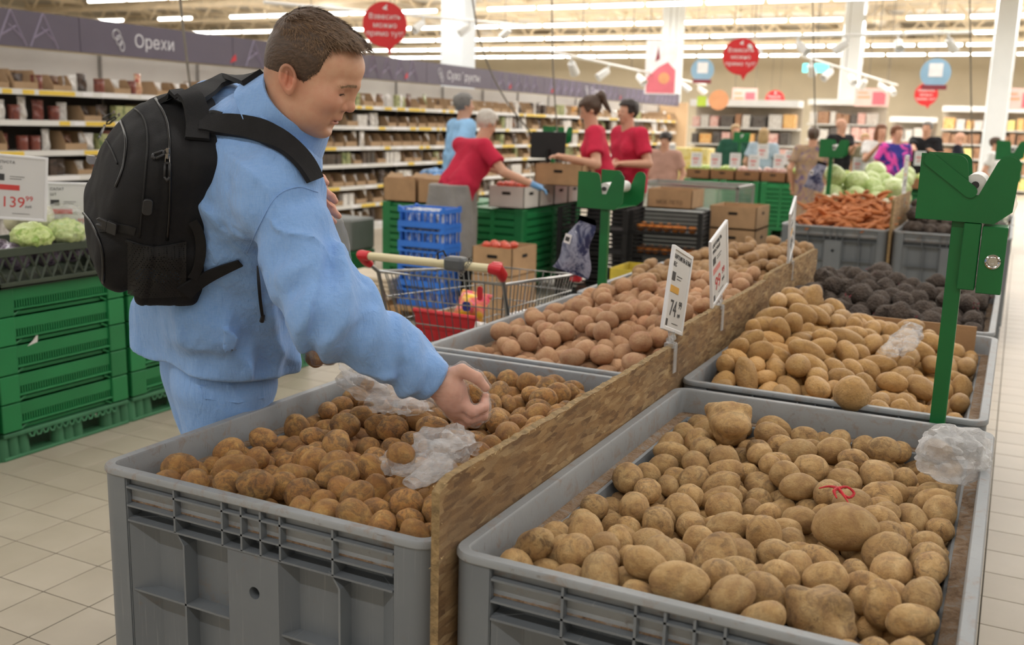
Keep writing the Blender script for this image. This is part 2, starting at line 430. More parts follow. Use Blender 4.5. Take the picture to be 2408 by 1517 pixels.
def grey_bin(label, x0, x1, y0, y1, sides=('front',), H=BH, lower=True, group='grey plastic produce bins', ledge=True):
    w, l = x1-x0, y1-y0
    t = thing('produce_bin', label, 'bin', ((x0+x1)/2, (y0+y1)/2, 0), 0, group)
    # rim: rounded ring with lip
    m = MB(); sweep_rect(m, w, l, 0.045, [(0.0, H-0.004), (0.003, H), (0.021, H), (0.024, H-0.004), (0.0255, H-0.066), (0.0205, H-0.066), (0.0195, H-0.016), (0.003, H-0.015), (0.0, H-0.012)])
    m.build('rim', RP, t, smooth=0.7)
    m = MB(); sweep_rect(m, w, l, 0.045, [(0.0205, H-0.063), (0.050, H-0.066), (0.052, H-0.070), (0.0205, H-0.070)])
    m.build('ledge', LD, t, smooth=0.7)
    # inner liner walls and bottom
    m = MB(); sweep_rect(m, w, l, 0.05, [(0.050, H-0.067), (0.060, H-0.62), (0.066, H-0.62), (0.066, H-0.10), (0.056, H-0.0705)])
    m.build('inner_wall', GP, t, smooth=0.7)
    m = MB(); m.bx(-w/2+0.055, w/2-0.055, -l/2+0.055, l/2-0.055, H-0.63, H-0.60); m.build('bottom', GP, t)
    # corner posts
    for sx in (-1, 1):
        for sy in (-1, 1):
            m = MB(); cx, cy = sx*(w/2-0.036), sy*(l/2-0.036)
            ac = [(sx*(w/2-0.045)+sx*math.cos(q)*r_, sy*(l/2-0.045)+sy*math.sin(q)*r_) for r_, qs in ((0.041, np.linspace(0, PI/2, 7)), (0.026, np.linspace(PI/2, 0, 7))) for q in qs]
            k1, k2 = ac[:7], ac[7:]; ex = lambda p_, ax: (p_[0]-sx*0.034*(ax == 0), p_[1]-sy*0.034*(ax == 1))
            m.prism([ex(k1[0], 1)]+k1+[ex(k1[-1], 0), (sx*(w/2-0.079), sy*(l/2-0.079))], 0.12, H-0.071)
            m.prism([ex(k1[0], 1)]+k1+[ex(k1[-1], 0), ex(k2[0], 0)]+k2+[ex(k2[-1], 1)], H-0.071, H-0.015)
            m.build('corner_post', GP, t, smooth=0.7)
            m = MB(); m.bx(sx*(w/2-0.068)-0.012, sx*(w/2-0.068)+0.012, sy*(l/2-0.013)-0.008, sy*(l/2-0.013)+0.008, 0.12, H-0.016)
            m.build('post_flange', GP, t, bevel=0.003)
    for sx in (-1, 0, 1):
        m = MB(); m.bx(sx*(w/2-0.07)-0.06, sx*(w/2-0.07)+0.06, -l/2+0.01, l/2-0.01, 0.0, 0.12); m.build('skid', GP, t, bevel=0.01)
    m = MB(); m.bx(-w/2+0.01, w/2-0.01, -l/2+0.01, l/2-0.01, 0.12, 0.15); m.build('deck', GP, t, bevel=0.004)
    def face(side):
        L = w if side in ('front', 'back') else l
        if side == 'front': X = Matrix.Translation((0, -l/2, 0))
        elif side == 'back': X = Matrix.Translation((0, l/2, 0)) @ Matrix.Rotation(PI, 4, 'Z')
        elif side == 'left': X = Matrix.Translation((-w/2, 0, 0)) @ Matrix.Rotation(-PI/2, 4, 'Z')
        else: X = Matrix.Translation((w/2, 0, 0)) @ Matrix.Rotation(PI/2, 4, 'Z')
        a = L/2-0.082; k = L/0.8
        # recessed panel
        m = MB(); m.bx(-L/2+0.05, L/2-0.05, 0.044, 0.050, 0.14, H-0.069, X); m.build('recessed_panel', GP, t)
        zs = [H-0.034, H-0.0725, H-0.104]
        for z in zs:
            m = MB(); m.bx(-a, a, 0.004, 0.021 if z > H-0.05 else 0.045, z-0.002, z+0.002, X); m.build('rib', GP, t)
        vx = [-0.19*k, -0.068*k, -0.021*k, 0.025*k, 0.071*k, 0.19*k]
        for x in vx:
            m = MB(); m.bx(x-0.0022, x+0.0022, 0.004, 0.021, H-0.072, H-0.014, X); m.bx(x-0.0022, x+0.0022, 0.004, 0.045, H-0.104, H-0.071, X); m.build('rib', GP, t)
        if not lower: return
        # central pad with hole
        m = MB(); hx, hz, hr = 0.006*k, H-0.184, 0.0125; n = 20
        ix0, ix1, iz0, iz1 = -0.058*k, 0.064*k, 0.14, H-0.102
        outer = []
        for q in range(n):
            an = 2*PI*q/n; dx, dz = math.cos(an), math.sin(an)
            s_ = min((ix1-hx)/dx if dx > 1e-6 else ((ix0-hx)/dx if dx < -1e-6 else 9), (iz1-hz)/dz if dz > 1e-6 else ((iz0-hz)/dz if dz < -1e-6 else 9))
            outer.append((hx+dx*s_, hz+dz*s_))
        corners = [(ix1, iz1), (ix0, iz1), (ix0, iz0), (ix1, iz0)]
        inner = [(hx+hr*math.cos(2*PI*q/n), hz+hr*math.sin(2*PI*q/n)) for q in range(n)]
        v = [(x, 0.006, z) for x, z in outer]+[(x, 0.006, z) for x, z in inner]+[(x, 0.050, z) for x, z in inner]+[(x, 0.006, z) for x, z in corners]
        f = [(q, (q+1) % n, n+(q+1) % n, n+q) for q in range(n)]+[(n+q, n+(q+1) % n, 2*n+(q+1) % n, 2*n+q) for q in range(n)]
        for ci, (cx, cz) in enumerate(corners):
            an = math.atan2(cz-hz, cx-hx) % (2*PI); q = int(an/(2*PI)*n) % n; f.append((q, 3*n+ci, (q+1) % n))
        m.add(v, f, X)
        for xx in (ix0, ix1):
            s_ = -1 if xx < 0 else 1
            m.add([(xx, 0.006, iz0), (xx, 0.006, iz1), (xx+s_*0.02, 0.044, iz1), (xx+s_*0.02, 0.044, iz0)], [(0, 1, 2, 3)], X)
        m.build('centre_pad', GP, t, smooth=0.6)
        for x in (-0.175*k, 0.2*k):
            m = MB(); m.bx(x-0.0022, x+0.0022, 0.010, 0.045, 0.14, H-0.13, X)
            m.add([(x-0.0022-0.022, 0.010, H-0.1), (x+0.0022-0.022, 0.010, H-0.1), (x+0.0022, 0.010, H-0.13), (x-0.0022, 0.010, H-0.13),
                   (x-0.0022-0.022, 0.045, H-0.1), (x+0.0022-0.022, 0.045, H-0.1), (x+0.0022, 0.045, H-0.13), (x-0.0022, 0.045, H-0.13)],
                  [(0, 1, 2, 3), (4, 7, 6, 5), (0, 4, 5, 1), (1, 5, 6, 2), (3, 2, 6, 7), (0, 3, 7, 4)], X)
            m.build('rib', GP, t)
        for x_a2, x_b2 in ((-a, -0.062*k), (0.066*k, a)):
            m = MB(); pts = []
            for q in range(9):
                u = q/8; x = x_a2+(x_b2-x_a2)*u; e = min(1, abs(x-x_a2)/0.03, abs(x-x_b2)/0.03)
                pts.append((x, 0.008+0.0*e))
            z = H-0.256
            m.bx(x_a2, x_b2, 0.010, 0.045, z-0.0022, z+0.0022, X)
            m.build('rib', GP, t)
        for sgn in (-1, 1):
            xx = sgn*(a)
            m = MB(); m.add([(xx, 0.008, 0.14), (xx, 0.008, H-0.1), (xx-sgn*0.045, 0.044, H-0.1), (xx-sgn*0.045, 0.044, 0.14), (xx, 0.044, 0.14), (xx, 0.044, H-0.1)],
                            [(0, 1, 2, 3), (0, 4, 5, 1), (0, 3, 4), (1, 5, 2)], X); m.build('corner_flare', GP, t)
    for s in sides: face(s)
    return t
BINS = {}
BINS['L1'] = grey_bin('grey plastic bin of muddy potatoes under the shopper\'s reaching hand', -1.608, -0.808, 1.345, 2.605, ('front', 'left'))
BINS['R1'] = grey_bin('grey plastic bin of soil-flecked yellow potatoes with a small red net scrap', -0.780, 0.020, 1.345, 2.600, ('front', 'right'))
BINS['L2'] = grey_bin('grey plastic bin of pinkish potatoes beside the shopping cart', -1.636, -0.836, 2.640, 3.870, ('front', 'left'))
BINS['R2'] = grey_bin('grey plastic bin of long smooth potatoes with cardboard at its back', -0.795, 0.003, 2.668, 3.890, ('front', 'right'))
BINS['L3'] = grey_bin('grey plastic bin of small oblong potatoes behind the pinkish ones', -1.650, -0.850, 3.900, 5.110, ('left',))
BINS['R3'] = grey_bin('grey plastic bin of dark beets at the end of the potato row', -0.805, -0.010, 3.945, 5.130, ('front', 'right'))

# ================================================================== potatoes
def potato_mat(name, base, light, dark, mud, mudmin, rough=0.62, patch=(0.5, 0.62), val=0.14):
    t = NT(name); v = t.coord(rnd=True)
    n1 = t.noise(v, 1.1, 5, 0.6, 0.5); c = t.ramp(n1, [(0.3, lin(dark)), (0.48, lin(base)), (0.72, lin(light))])
    mudf = t.ramp(t.noise(v, 1.5, 8, 0.72, 0.9), [(patch[0], (0, 0, 0)), (patch[1], (1, 1, 1))])
    oi = t.n('ShaderNodeObjectInfo'); mr = t.n('ShaderNodeMapRange'); mr.inputs[3].default_value = mudmin; mr.inputs[4].default_value = 0.85
    t.l(oi.outputs['Random'], mr.inputs[0]); mm = t.n('ShaderNodeMath', operation='MULTIPLY'); t.l(mudf, mm.inputs[0]); t.l(mr.outputs[0], mm.inputs[1])
    c = t.mix(mm.outputs[0], c, lin(mud))
    vo = t.n('ShaderNodeTexVoronoi'); vo.inputs['Scale'].default_value = 3.2; t.l(v, vo.inputs['Vector'])
    sp = t.ramp(vo.outputs['Distance'], [(0.05, (.7,)*3), (0.11, (0, 0, 0))]); c = t.mix(sp, c, lin(mud))
    fl = t.ramp(t.noise(v, 7, 6, 0.7, 1.0), [(0.50, (0, 0, 0)), (0.64, (.22,)*3)]); c = t.mix(fl, c, lin(dark)); fl2 = t.ramp(t.noise(v, 11, 4, 0.6, 0.6), [(0.60, (0, 0, 0)), (0.68, (.35,)*3)]); c = t.mix(fl2, c, lin(light))
    hs = t.n('ShaderNodeHueSaturation'); a = t.n('ShaderNodeMapRange'); a.inputs[3].default_value = 1-val; a.inputs[4].default_value = 1+val
    ml = t.n('ShaderNodeMath', operation='MULTIPLY'); ml.inputs[1].default_value = 7.31; fr = t.n('ShaderNodeMath', operation='FRACT')
    t.l(oi.outputs['Random'], ml.inputs[0]); t.l(ml.outputs[0], fr.inputs[0]); t.l(fr.outputs[0], a.inputs[0]); t.l(a.outputs[0], hs.inputs['Value']); t.l(c, hs.inputs['Color'])
    b1 = t.noise(v, 5, 8, 0.75); t.set(Base_Color=hs.outputs[0], Roughness=rough, Normal=t.bump(b1, 0.55, 0.06)); return t.m
PM = {
 'muddy': potato_mat('muddy_potato_skin', '#c08c50', '#d8ac68', '#a27145', '#64503f', 0.30, 0.66, (0.45, 0.58)),
 'yellow': potato_mat('yellow_potato_skin', '#c79f68', '#dfbd86', '#ad8557', '#7a5f43', 0.20, 0.62, (0.48, 0.61)),
 'pink': potato_mat('pink_potato_skin', '#c89a72', '#d4aa82', '#b8805e', '#86603f', 0.0, 0.6, (0.58, 0.72)),
 'long': potato_mat('long_potato_skin', '#cb9e62', '#dab072', '#b48952', '#7d5c3a', 0.0, 0.45, (0.54, 0.70)),
 'small': potato_mat('small_potato_skin', '#bb9264', '#c8a274', '#a37c54', '#7d5c3f', 0.0, 0.6, (0.55, 0.7)),
}
def ico(sub):
    bm = bmesh.new(); bmesh.ops.create_icosphere(bm, subdivisions=sub, radius=1.0)
    v = np.array([x.co[:] for x in bm.verts]); f = [[y.index for y in x.verts] for x in bm.faces]; bm.free(); return v, f
ICO = {k: ico(k) for k in (2, 3, 4)}
def potato_mesh(name, seed, sub, mat, el=(1.0, 1.25), lump=0.07, knobs=0, flat=0.9):
    v, f = ICO[sub]; rs = np.random.RandomState(seed); d = v.copy()
    o = rs.uniform(-50, 50, 3)
    r = 1+lump*vnoise(d+o, 1.1, seed)+lump*0.45*vnoise(d+o, 2.3, seed+3)+0.012*vnoise(d+o, 6, seed+5)
    for k in range(rs.randint(5, 9)):
        c = rs.normal(size=3); c /= np.linalg.norm(c); a = np.arccos(np.clip(d@c, -1, 1)); r -= 0.05*np.exp(-(a/0.11)**2)-0.022*np.exp(-((a-0.19)/0.1)**2)
    for k in range(knobs):
        c = rs.normal(size=3); c /= np.linalg.norm(c); a = np.arccos(np.clip(d@c, -1, 1)); r += rs.uniform(.25, .5)*np.exp(-(a/rs.uniform(.35, .5))**2)
    p = d*r[:, None]; e = rs.uniform(*el); p[:, 0] *= e; p[:, 2] *= rs.uniform(flat, 1.0)
    p[:, 0] += 0.08*rs.uniform(-1, 1)*p[:, 1]**2+0.1*rs.uniform(-1, 1)*p[:, 0]*p[:, 0]/e
    p[:, 1] *= 1+0.12*rs.uniform(-1, 1)*p[:, 0]/e
    me = bpy.data.meshes.new(name); me.from_pydata(p.tolist(), [], f); me.shade_smooth(); me.materials.append(mat); return me

def pile(box, top, n, r, el, seed, depth=2.0, iters=150, rough=0.012):
    """drop n dumbbell bodies (radius r, half axis e) on a bed surface and push them apart until they rest"""
    rs = np.random.RandomState(seed); x0, x1, y0, y1 = box
    R = rs.uniform(r[0], r[1], n); E = R*rs.uniform(el[0], el[1], n)
    bed = lambda x, y: top(x, y)-depth*0.5*(r[0]+r[1])*2
    c = np.stack([rs.uniform(x0, x1, n), rs.uniform(y0, y1, n), np.zeros(n)], -1)
    c[:, 2] = bed(c[:, 0], c[:, 1])+R+rs.uniform(0, 1, n)*depth*1.2*(r[0]+r[1])
    a = rs.normal(size=(n, 3)); a[:, 2] *= 0.35; a /= np.linalg.norm(a, axis=1)[:, None]
    p = np.concatenate([c-a*E[:, None], c+a*E[:, None]]); RR = np.concatenate([R, R])
    ids = np.concatenate([np.arange(n)]*2)
    for it in range(iters):
        g = 0.004 if it < iters*0.7 else 0.0015
        p[:, 2] -= g
        if it % 6 == 0:
            order = np.argsort(p[:, 1]); ps = p[order]; rr = RR[order]; I, J = [], []
            mx = 2*RR.max()+0.01
            hi = np.searchsorted(ps[:, 1], ps[:, 1]+mx)
            for q in range(len(ps)):
                js = np.arange(q+1, hi[q])
                if len(js):
                    dd = ps[js]-ps[q]; ok = (np.abs(dd[:, 0]) < mx) & (np.abs(dd[:, 2]) < mx); js = js[ok]
                    I.append(np.full(len(js), order[q])); J.append(order[js])
            I = np.concatenate(I); J = np.concatenate(J); k = ids[I] != ids[J]; I, J = I[k], J[k]
        for sub in range(2):
            d = p[J]-p[I]; L = np.linalg.norm(d, axis=1)+1e-9; pen = (RR[I]+RR[J])*0.985-L; m = pen > 0
            corr = (d[m]/L[m][:, None])*(pen[m]*0.5*0.55)[:, None]
            acc = np.zeros_like(p); np.add.at(acc, J[m], corr); np.add.at(acc, I[m], -corr); p += acc
            # rigid length
            d = p[n:]-p[:n]; L = np.linalg.norm(d, axis=1)+1e-9; k = ((L-2*E)/L*0.5)[:, None]*d; p[:n] += k; p[n:] -= k
            p[:, 0] = np.clip(p[:, 0], x0+RR, x1-RR); p[:, 1] = np.clip(p[:, 1], y0+RR, y1-RR)
            fl = bed(p[:, 0], p[:, 1])+RR; p[:, 2] = np.maximum(p[:, 2], fl)
    c = (p[:n]+p[n:])/2; ax = (p[n:]-p[:n]); ax /= np.linalg.norm(ax, axis=1)[:, None]+1e-9
    return c, ax, R, E
def orient(ax, roll):
    x = Vector(ax); up = Vector((0, 0, 1)) if abs(x.z) < 0.9 else Vector((0, 1, 0)); y = up.cross(x).normalized(); z = x.cross(y)
    return Matrix((x, y, z)).transposed() @ Matrix.Rotation(roll, 3, 'X')
def potato_bin(kind, name, box, top, n, r, el, seed, label, group, meshel, keep=285, depth=1.7, sub=3, lump=0.07, mat=None, keepout=(), variants=12, category='potato', meshes=None, stuff_name='buried_potatoes', stuff_label=None, zl=('along the outer side', 'beside the divider')):
    c, ax, R, E = pile(box, top, n, r, el, seed, depth)
    mat = mat or PM[kind]; meshes = meshes or [potato_mesh(name, seed*31+q, sub, mat, meshel, lump) for q in range(variants)]
    rs = np.random.RandomState(seed+1)
    vis = c[:, 2]-np.array([top(x, y) for x, y, z in c]); order = np.argsort(-vis); kept = 0; rest = MB(); tall = []
    lowv, lowf = ICO[2]
    for q in order:
        if any((c[q, 0]-k[0])**2+(c[q, 1]-k[1])**2 < k[2]**2 and c[q, 2] > k[3] for k in keepout): continue
        Rm = orient(ax[q], rs.uniform(0, 2*PI)); s = R[q]*rs.uniform(0.97, 1.05); sx = (R[q]+E[q])/R[q]
        if kept < keep:
            me = meshes[rs.randint(len(meshes))]; o = obj(name, me, mat); k = me['el'] if 'el' in me else 1.0
            o.matrix_world = Matrix.Translation(c[q].tolist()) @ Rm.to_4x4() @ Matrix.Diagonal((s*sx/np.mean(meshel), s, s, 1))
            x_, y_, z_ = c[q]; zone = 'along the near rim' if y_ < box[2]+.13 else 'against the far wall' if y_ > box[3]-.13 else zl[0] if x_ < box[0]+.10 else zl[1] if x_ > box[1]-.10 else 'mid-heap'
            size = 'large ' if R[q] > r[0]+.72*(r[1]-r[0]) else 'small ' if R[q] < r[0]+.28*(r[1]-r[0]) else ''
            tag(o, size+label[0]+' '+zone+' '+label[1], category, group); kept += 1; tall.append(o)
        else:
            M4 = Matrix.Translation(c[q].tolist()) @ Rm.to_4x4() @ Matrix.Diagonal((s*sx, s, s*0.95, 1)); rest.add(lowv, lowf, M4)
    if rest.v:
        o = obj(stuff_name, rest.mesh(stuff_name, 4.0, recalc=False), mat); tag(o, stuff_label or label[0]+' layer buried '+label[1], category, None, 'stuff')
    # added dark soil-coloured sheet that closes the gaps below the heap
    m = MB(); x0, x1, y0, y1 = box; D = depth*(r[0]+r[1])-0.012
    m.grid(lambda u, v_: (x0+(x1-x0)*u, y0+(y1-y0)*v_, top(x0+(x1-x0)*u, y0+(y1-y0)*v_)-D+0.004*math.sin(91*u+57*v_*v_)), 24, 30)
    o = obj('soil', m.mesh('soil', 4.0), M('soil', '#4a3829', 0.95, 0.35, 40, 0.8, 120, 0.01)); tag(o, 'loose dark soil under the '+group, 'soil', None, 'stuff')
    return tall
sm = lambda a, b, x: (lambda t: t*t*(3-2*t))(min(1, max(0, (x-a)/(b-a))))
def npf(f): return lambda x, y: np.vectorize(f)(x, y) if hasattr(x, '__len__') else f(x, y)
wob = lambda x, y, s: 0.012*math.sin(9*x+s)*math.cos(8*y+2*s)+0.008*math.sin(17*y+13*x+s)
top_L1 = npf(lambda x, y: 0.735+0.03*sm(-1.55, -1.1, x)+0.015*sm(1.5, 1.9, y)-0.03*sm(2.2, 2.55, y)+wob(x, y, 1))
top_R1 = npf(lambda x, y: 0.712+0.025*sm(1.75, 1.45, y)*1.0+0.015*sm(-.7, -.3, x)+wob(x, y, 2))
top_L2 = npf(lambda x, y: 0.730+0.11*sm(-1.60, -1.0, x)*sm(2.65, 3.4, y)+0.05*sm(2.7, 3.6, y)+0.04*sm(-1.6, -1.2, x)+wob(x, y, 3))
top_R2 = npf(lambda x, y: 0.745+0.12*sm(-0.35, -0.74, x)*sm(2.68, 2.95, y)+0.03*sm(2.8, 3.5, y)*sm(-.1, -.3, x)-0.03*sm(-.25, -.05, x)+wob(x, y, 4))
top_L3 = npf(lambda x, y: 0.775+0.12*sm(-1.62, -1.1, x)+0.03*sm(4.0, 4.4, y)+wob(x, y, 5))
top_R3 = npf(lambda x, y: 0.79+0.05*sm(-.3, -.7, x)+0.02*sm(4.0, 4.5, y)-0.02*sm(-.2, -.06, x)+wob(x, y, 6))
KEEP_L1 = [(-1.03, 1.60, 0.085, 0.735), (-1.30, 2.12, 0.09, 0.745), (-1.08, 1.93, 0.075, 0.74)]
KEEP_R1 = [(-0.565, 2.36, 0.075, 0.66), (-0.10, 2.40, 0.10, 0.66), (-0.19, 1.50, 0.085, 0.66), (-0.395, 1.60, 0.055, .68), (-.215, 1.86, .075, .68)]
KEEP_R2 = [(-0.33, 2.72, 0.06, 0.7)]
POT = {}
POT['L1'] = potato_bin('muddy', 'muddy_potato', (-1.555, -0.81, 1.39, 2.55), top_L1, 400, (0.0235, 0.033), (0.1, 0.35), 21, ('muddy round potato', 'in the bin under the reaching hand'), 'muddy potatoes', (1.0, 1.2), keepout=KEEP_L1)
POT['R1'] = potato_bin('yellow', 'yellow_potato', (-0.727, -0.033, 1.39, 2.55), top_R1, 400, (0.0235, 0.0345), (0.1, 0.45), 22, ('soil-flecked yellow potato', 'in the bin with the red net'), 'yellow potatoes', (1.0, 1.25), keepout=KEEP_R1, zl=('beside the divider', 'along the outer side'))
POT['L2'] = potato_bin('pink', 'pink_potato', (-1.585, -0.84, 2.69, 3.85), top_L2, 300, (0.027, 0.036), (0.1, 0.35), 23, ('clean pinkish potato', 'in the bin beside the shopping cart'), 'pinkish potatoes', (1.0, 1.2), keep=250)
POT['R2'] = potato_bin('long', 'long_potato', (-0.745, -0.05, 2.715, 3.84), top_R2, 230, (0.027, 0.036), (0.35, 0.85), 24, ('long smooth potato', 'in the bin with the cardboard sheet'), 'long smooth potatoes', (1.3, 1.65), keep=200, keepout=KEEP_R2, lump=0.05, zl=('beside the divider', 'along the outer side'))
POT['L3'] = potato_bin('small', 'oblong_potato', (-1.60, -0.855, 3.93, 5.09), top_L3, 320, (0.022, 0.030), (0.3, 0.8), 25, ('oblong potato', 'in the bin behind the pinkish ones'), 'small oblong potatoes', (1.2, 1.6), keep=270, variants=8)
# single potatoes that stand out
def lone(name, me, loc, s, rot, label, kind='potato', group=None):
    o = obj(name, me, None, None, loc=loc, rot=rot, scale=s); tag(o, label, kind, group); return o
kn = potato_mesh('knobbly_potato', 905, 4, PM['yellow'], (1.0, 1.05), 0.12, 6)
lone('knobbly_potato', kn, (-0.565, 2.36, 0.755), 0.050, (0.3, 0.2, 1.0), 'big knobbly pale potato with a dark mud spot perched high at the bin wall')
kn2 = potato_mesh('knobbly_potato', 917, 4, PM['yellow'], (1.25, 1.3), 0.14, 7)
lone('knobbly_potato', kn2, (-0.195, 1.50, 0.715), 0.050, (0.2, 0.3, 2.2), 'big lumpy potato grown into several knobs close to the bin\'s front rim')
rd = potato_mesh('round_potato', 922, 4, PM['long'], (1.0, 1.03), 0.05, 0, 0.97)
lone('round_potato', rd, (-0.332, 2.690, 0.785), 0.047, (0.5, 0.4, 0.3), 'big round potato resting on the front rim of the long potato bin')
bg = potato_mesh('large_potato', 931, 4, PM['yellow'], (1.35, 1.4), 0.06)
lone('large_potato', bg, (-0.215, 1.86, 0.735), 0.046, (0.1, 0.1, 0.5), 'large flaky potato lying just behind the red net scrap')
bg2 = potato_mesh('large_potato', 935, 4, PM['yellow'], (1.4, 1.45), 0.06)
lone('large_potato', bg2, (-0.395, 1.60, 0.725), 0.038, (0.2, -0.9, 1.3), 'large smooth potato standing on end among yellow potatoes')

# ================================================================== beets
def beet_mat():
    t = NT('beet_skin'); v = t.coord(rnd=True)
    c = t.ramp(t.noise(v, 1.2, 6, 0.65, 0.4), [(0.3, lin('#4b3f38')), (0.5, lin('#66584e')), (0.75, lin('#7c6c60'))])
    r = t.ramp(t.noise(v, 0.8, 3), [(0.66, (0, 0, 0)), (0.8, (.55,)*3)]); c = t.mix(r, c, lin('#5a2a33'))
    t.set(Base_Color=c, Roughness=0.75, Normal=t.bump(t.noise(v, 5, 6), 0.8, 0.08)); return t.m
BEET = beet_mat(); STEM = M('beet_stem', '#8c2a3c', 0.6, 0.3, 30)
def beet_mesh(seed):
    v, f = ICO[3]; rs = np.random.RandomState(seed); d = v.copy(); o = rs.uniform(-50, 50, 3)
    r = 1+0.09*vnoise(d+o, 1.2, seed)+0.03*vnoise(d+o, 3.5, seed)
    p = d*r[:, None]; t = d[:, 0]
    p[:, 0] += 0.55*np.maximum(0, t-0.75)**1.0*3.0; k = np.clip(1-np.maximum(0, t-0.55)*1.35, 0.12, 1); p[:, 1] *= k; p[:, 2] *= k
    p[:, 0] -= 0.25*np.exp(-((t+1)/0.12)**2)
    me = bpy.data.meshes.new('beet'); me.from_pydata(p.tolist(), [], f); me.shade_smooth(); me.materials.append(BEET); return me
BEETS = [beet_mesh(s) for s in range(8)]
stem_me = MB()
for k in range(4):
    a = k*1.6; stem_me.ring([(-0.9, 0.1*math.cos(a), 0.1*math.sin(a)), (-1.15, 0.2*math.cos(a), 0.22*math.sin(a)), (-1.35, 0.42*math.cos(a), 0.42*math.sin(a))], [0.07, 0.055, 0.02], 5)
stem_me = stem_me.mesh('stem_stubs', 4.0); stem_me.materials.append(STEM)
bt = potato_bin('beet', 'beet', (-0.76, -0.055, 3.985, 5.09), top_R3, 190, (0.033, 0.045), (0.02, 0.12), 26, ('dark earthy beet', 'in the bin behind the long potatoes'), 'beets behind the long potatoes', (1.0, 1.0), keep=150, mat=BEET, category='beet', meshes=BEETS, stuff_name='buried_beets', zl=('beside the divider', 'along the outer side'))
for q, o in enumerate(bt):
    if q % 4 == 0: obj('stem_stub', stem_me, STEM, o)

# ================================================================== chipboard dividers
def osb():
    t = NT('chipboard'); oi = t.n('ShaderNodeObjectInfo')
    base = None
    for k, (rot, sc) in enumerate(((0.5, 26), (-0.7, 31), (1.4, 24))):
        tc = t.n('ShaderNodeTexCoord'); mp = t.n('ShaderNodeMapping'); mp.inputs['Rotation'].default_value = (rot, 0, 0); mp.inputs['Scale'].default_value = (1, sc*0.62, sc*2.7); mp.inputs['Location'].default_value = (k*3.3, k, 0)
        t.l(tc.outputs['Object'], mp.inputs['Vector']); vo = t.n('ShaderNodeTexVoronoi'); vo.inputs['Scale'].default_value = 1.3; t.l(mp.outputs[0], vo.inputs['Vector'])
        sep = t.n('ShaderNodeSeparateColor'); t.l(vo.outputs['Color'], sep.inputs[0])
        c = t.ramp(sep.outputs[0], [(0.0, lin('#5d4027')), (0.3, lin('#8f6a42')), (0.65, lin('#b08a5a')), (1.0, lin('#d9bc8c'))])
        if base is None: base = c; h = sep.outputs[0]
        else: base = t.mix(0.55 if k == 1 else 0.5, base, c, 'LIGHTEN' if k == 1 else 'DARKEN')
    v = t.coord(); fib = t.noise(t.coord((1, 40, 40)), 8, 5, 0.7)
    base = t.mix(0.25, base, t.ramp(fib, [(0.3, lin('#5b4028')), (0.7, lin('#c6a472'))]), 'MIX')
    dirt = t.ramp(t.noise(v, 3.5, 5, 0.65), [(0.42, (0, 0, 0)), (0.7, (.75,)*3)])
    base = t.mix(dirt, base, lin('#6d5743'))
    hs = t.n('ShaderNodeHueSaturation'); a = t.n('ShaderNodeMapRange'); a.inputs[3].default_value = 0.86; a.inputs[4].default_value = 1.12
    t.l(oi.outputs['Random'], a.inputs[0]); t.l(a.outputs[0], hs.inputs['Value']); t.l(base, hs.inputs['Color'])
    t.set(Base_Color=hs.outputs[0], Roughness=0.8, Normal=t.bump(t.mix(0.5, h, fib), 0.5, 0.004)); return t.m
OSB = osb(); OSBE = M('chipboard_edge', '#8f7752', 0.9, 0.35, 60, 0.9, 140, 0.006)
def board(label, y0, y1, z0, z1, xa=-0.7985, th=0.0155, seed=0):
    t = thing('divider_board', label, 'board', (xa, (y0+y1)/2, z0), 0, 'chipboard dividers')
    rs = np.random.RandomState(seed); n = 60; L = y1-y0; H = z1-z0
    prof = []
    for q in range(n+1):
        u = q/n; y = -L/2+L*u; e = min(u, 1-u)*L; z = H-0.004*rs.rand()-(0.016*math.exp(-e/0.012))
        prof.append((y, z))
    m = MB(); v = [(0, -L/2, 0), (th, -L/2, 0), (0, L/2, 0), (th, L/2, 0)]
    a = [(0, y, z) for y, z in prof]; b = [(th, y, z-0.002*rs.rand()) for y, z in prof]
    m.add([(0, -L/2, 0), (0, L/2, 0)]+a, [tuple([0]+list(range(2, n+3))+[1])])
    m.add([(th, -L/2, 0), (th, L/2, 0)]+b, [tuple([0]+list(range(2, n+3))+[1])])
    m.build('panel_face', OSB, t)
    m = MB(); k = n+1
    m.add(a+b, [(q, q+1, k+q+1, k+q) for q in range(n)])
    m.add([(0, -L/2, 0), (th, -L/2, 0), b[0], a[0]], [(0, 1, 2, 3)]); m.add([(0, L/2, 0), (th, L/2, 0), b[-1], a[-1]], [(0, 1, 2, 3)]); m.add([(0, -L/2, 0), (th, -L/2, 0), (th, L/2, 0), (0, L/2, 0)], [(0, 1, 2, 3)])
    m.build('raw_edge', OSBE, t)
    # frayed splinters on the sawn edge
    m = MB()
    for q in range(130):
        u = rs.rand()**0.8; y = -L/2+L*u; z = H-0.008+0.004*rs.rand(); x = rs.choice([0, th])+rs.uniform(-.001, .001); d = rs.normal(size=3)*0.5; d[2] = rs.uniform(-.3, .9); s = rs.uniform(.004, .012)
        if rs.rand() < 0.25: y = -L/2+rs.uniform(0, .01); z = rs.uniform(0.0, H-.01)
        m.cyl((x, y, z), (x+d[0]*s*.3, y+d[1]*s, z+d[2]*s), 0.0009, 0.0003, 4)
    o = m.build('splinters', M('splinter', '#d3b888', 0.9, 0.2, 50), t); o['kind'] = 'stuff'
    return t
board('weathered chipboard divider between the muddy and the soil-flecked potatoes', 1.325, 2.615, 0.30, 0.884, seed=1)
board('fresh pale chipboard divider between the pinkish and the long potatoes', 2.625, 3.795, 0.34, 0.912, xa=-0.8145, seed=2)
board('greyish chipboard divider beside the beets', 3.800, 4.870, 0.34, 0.924, xa=-0.8265, seed=3)
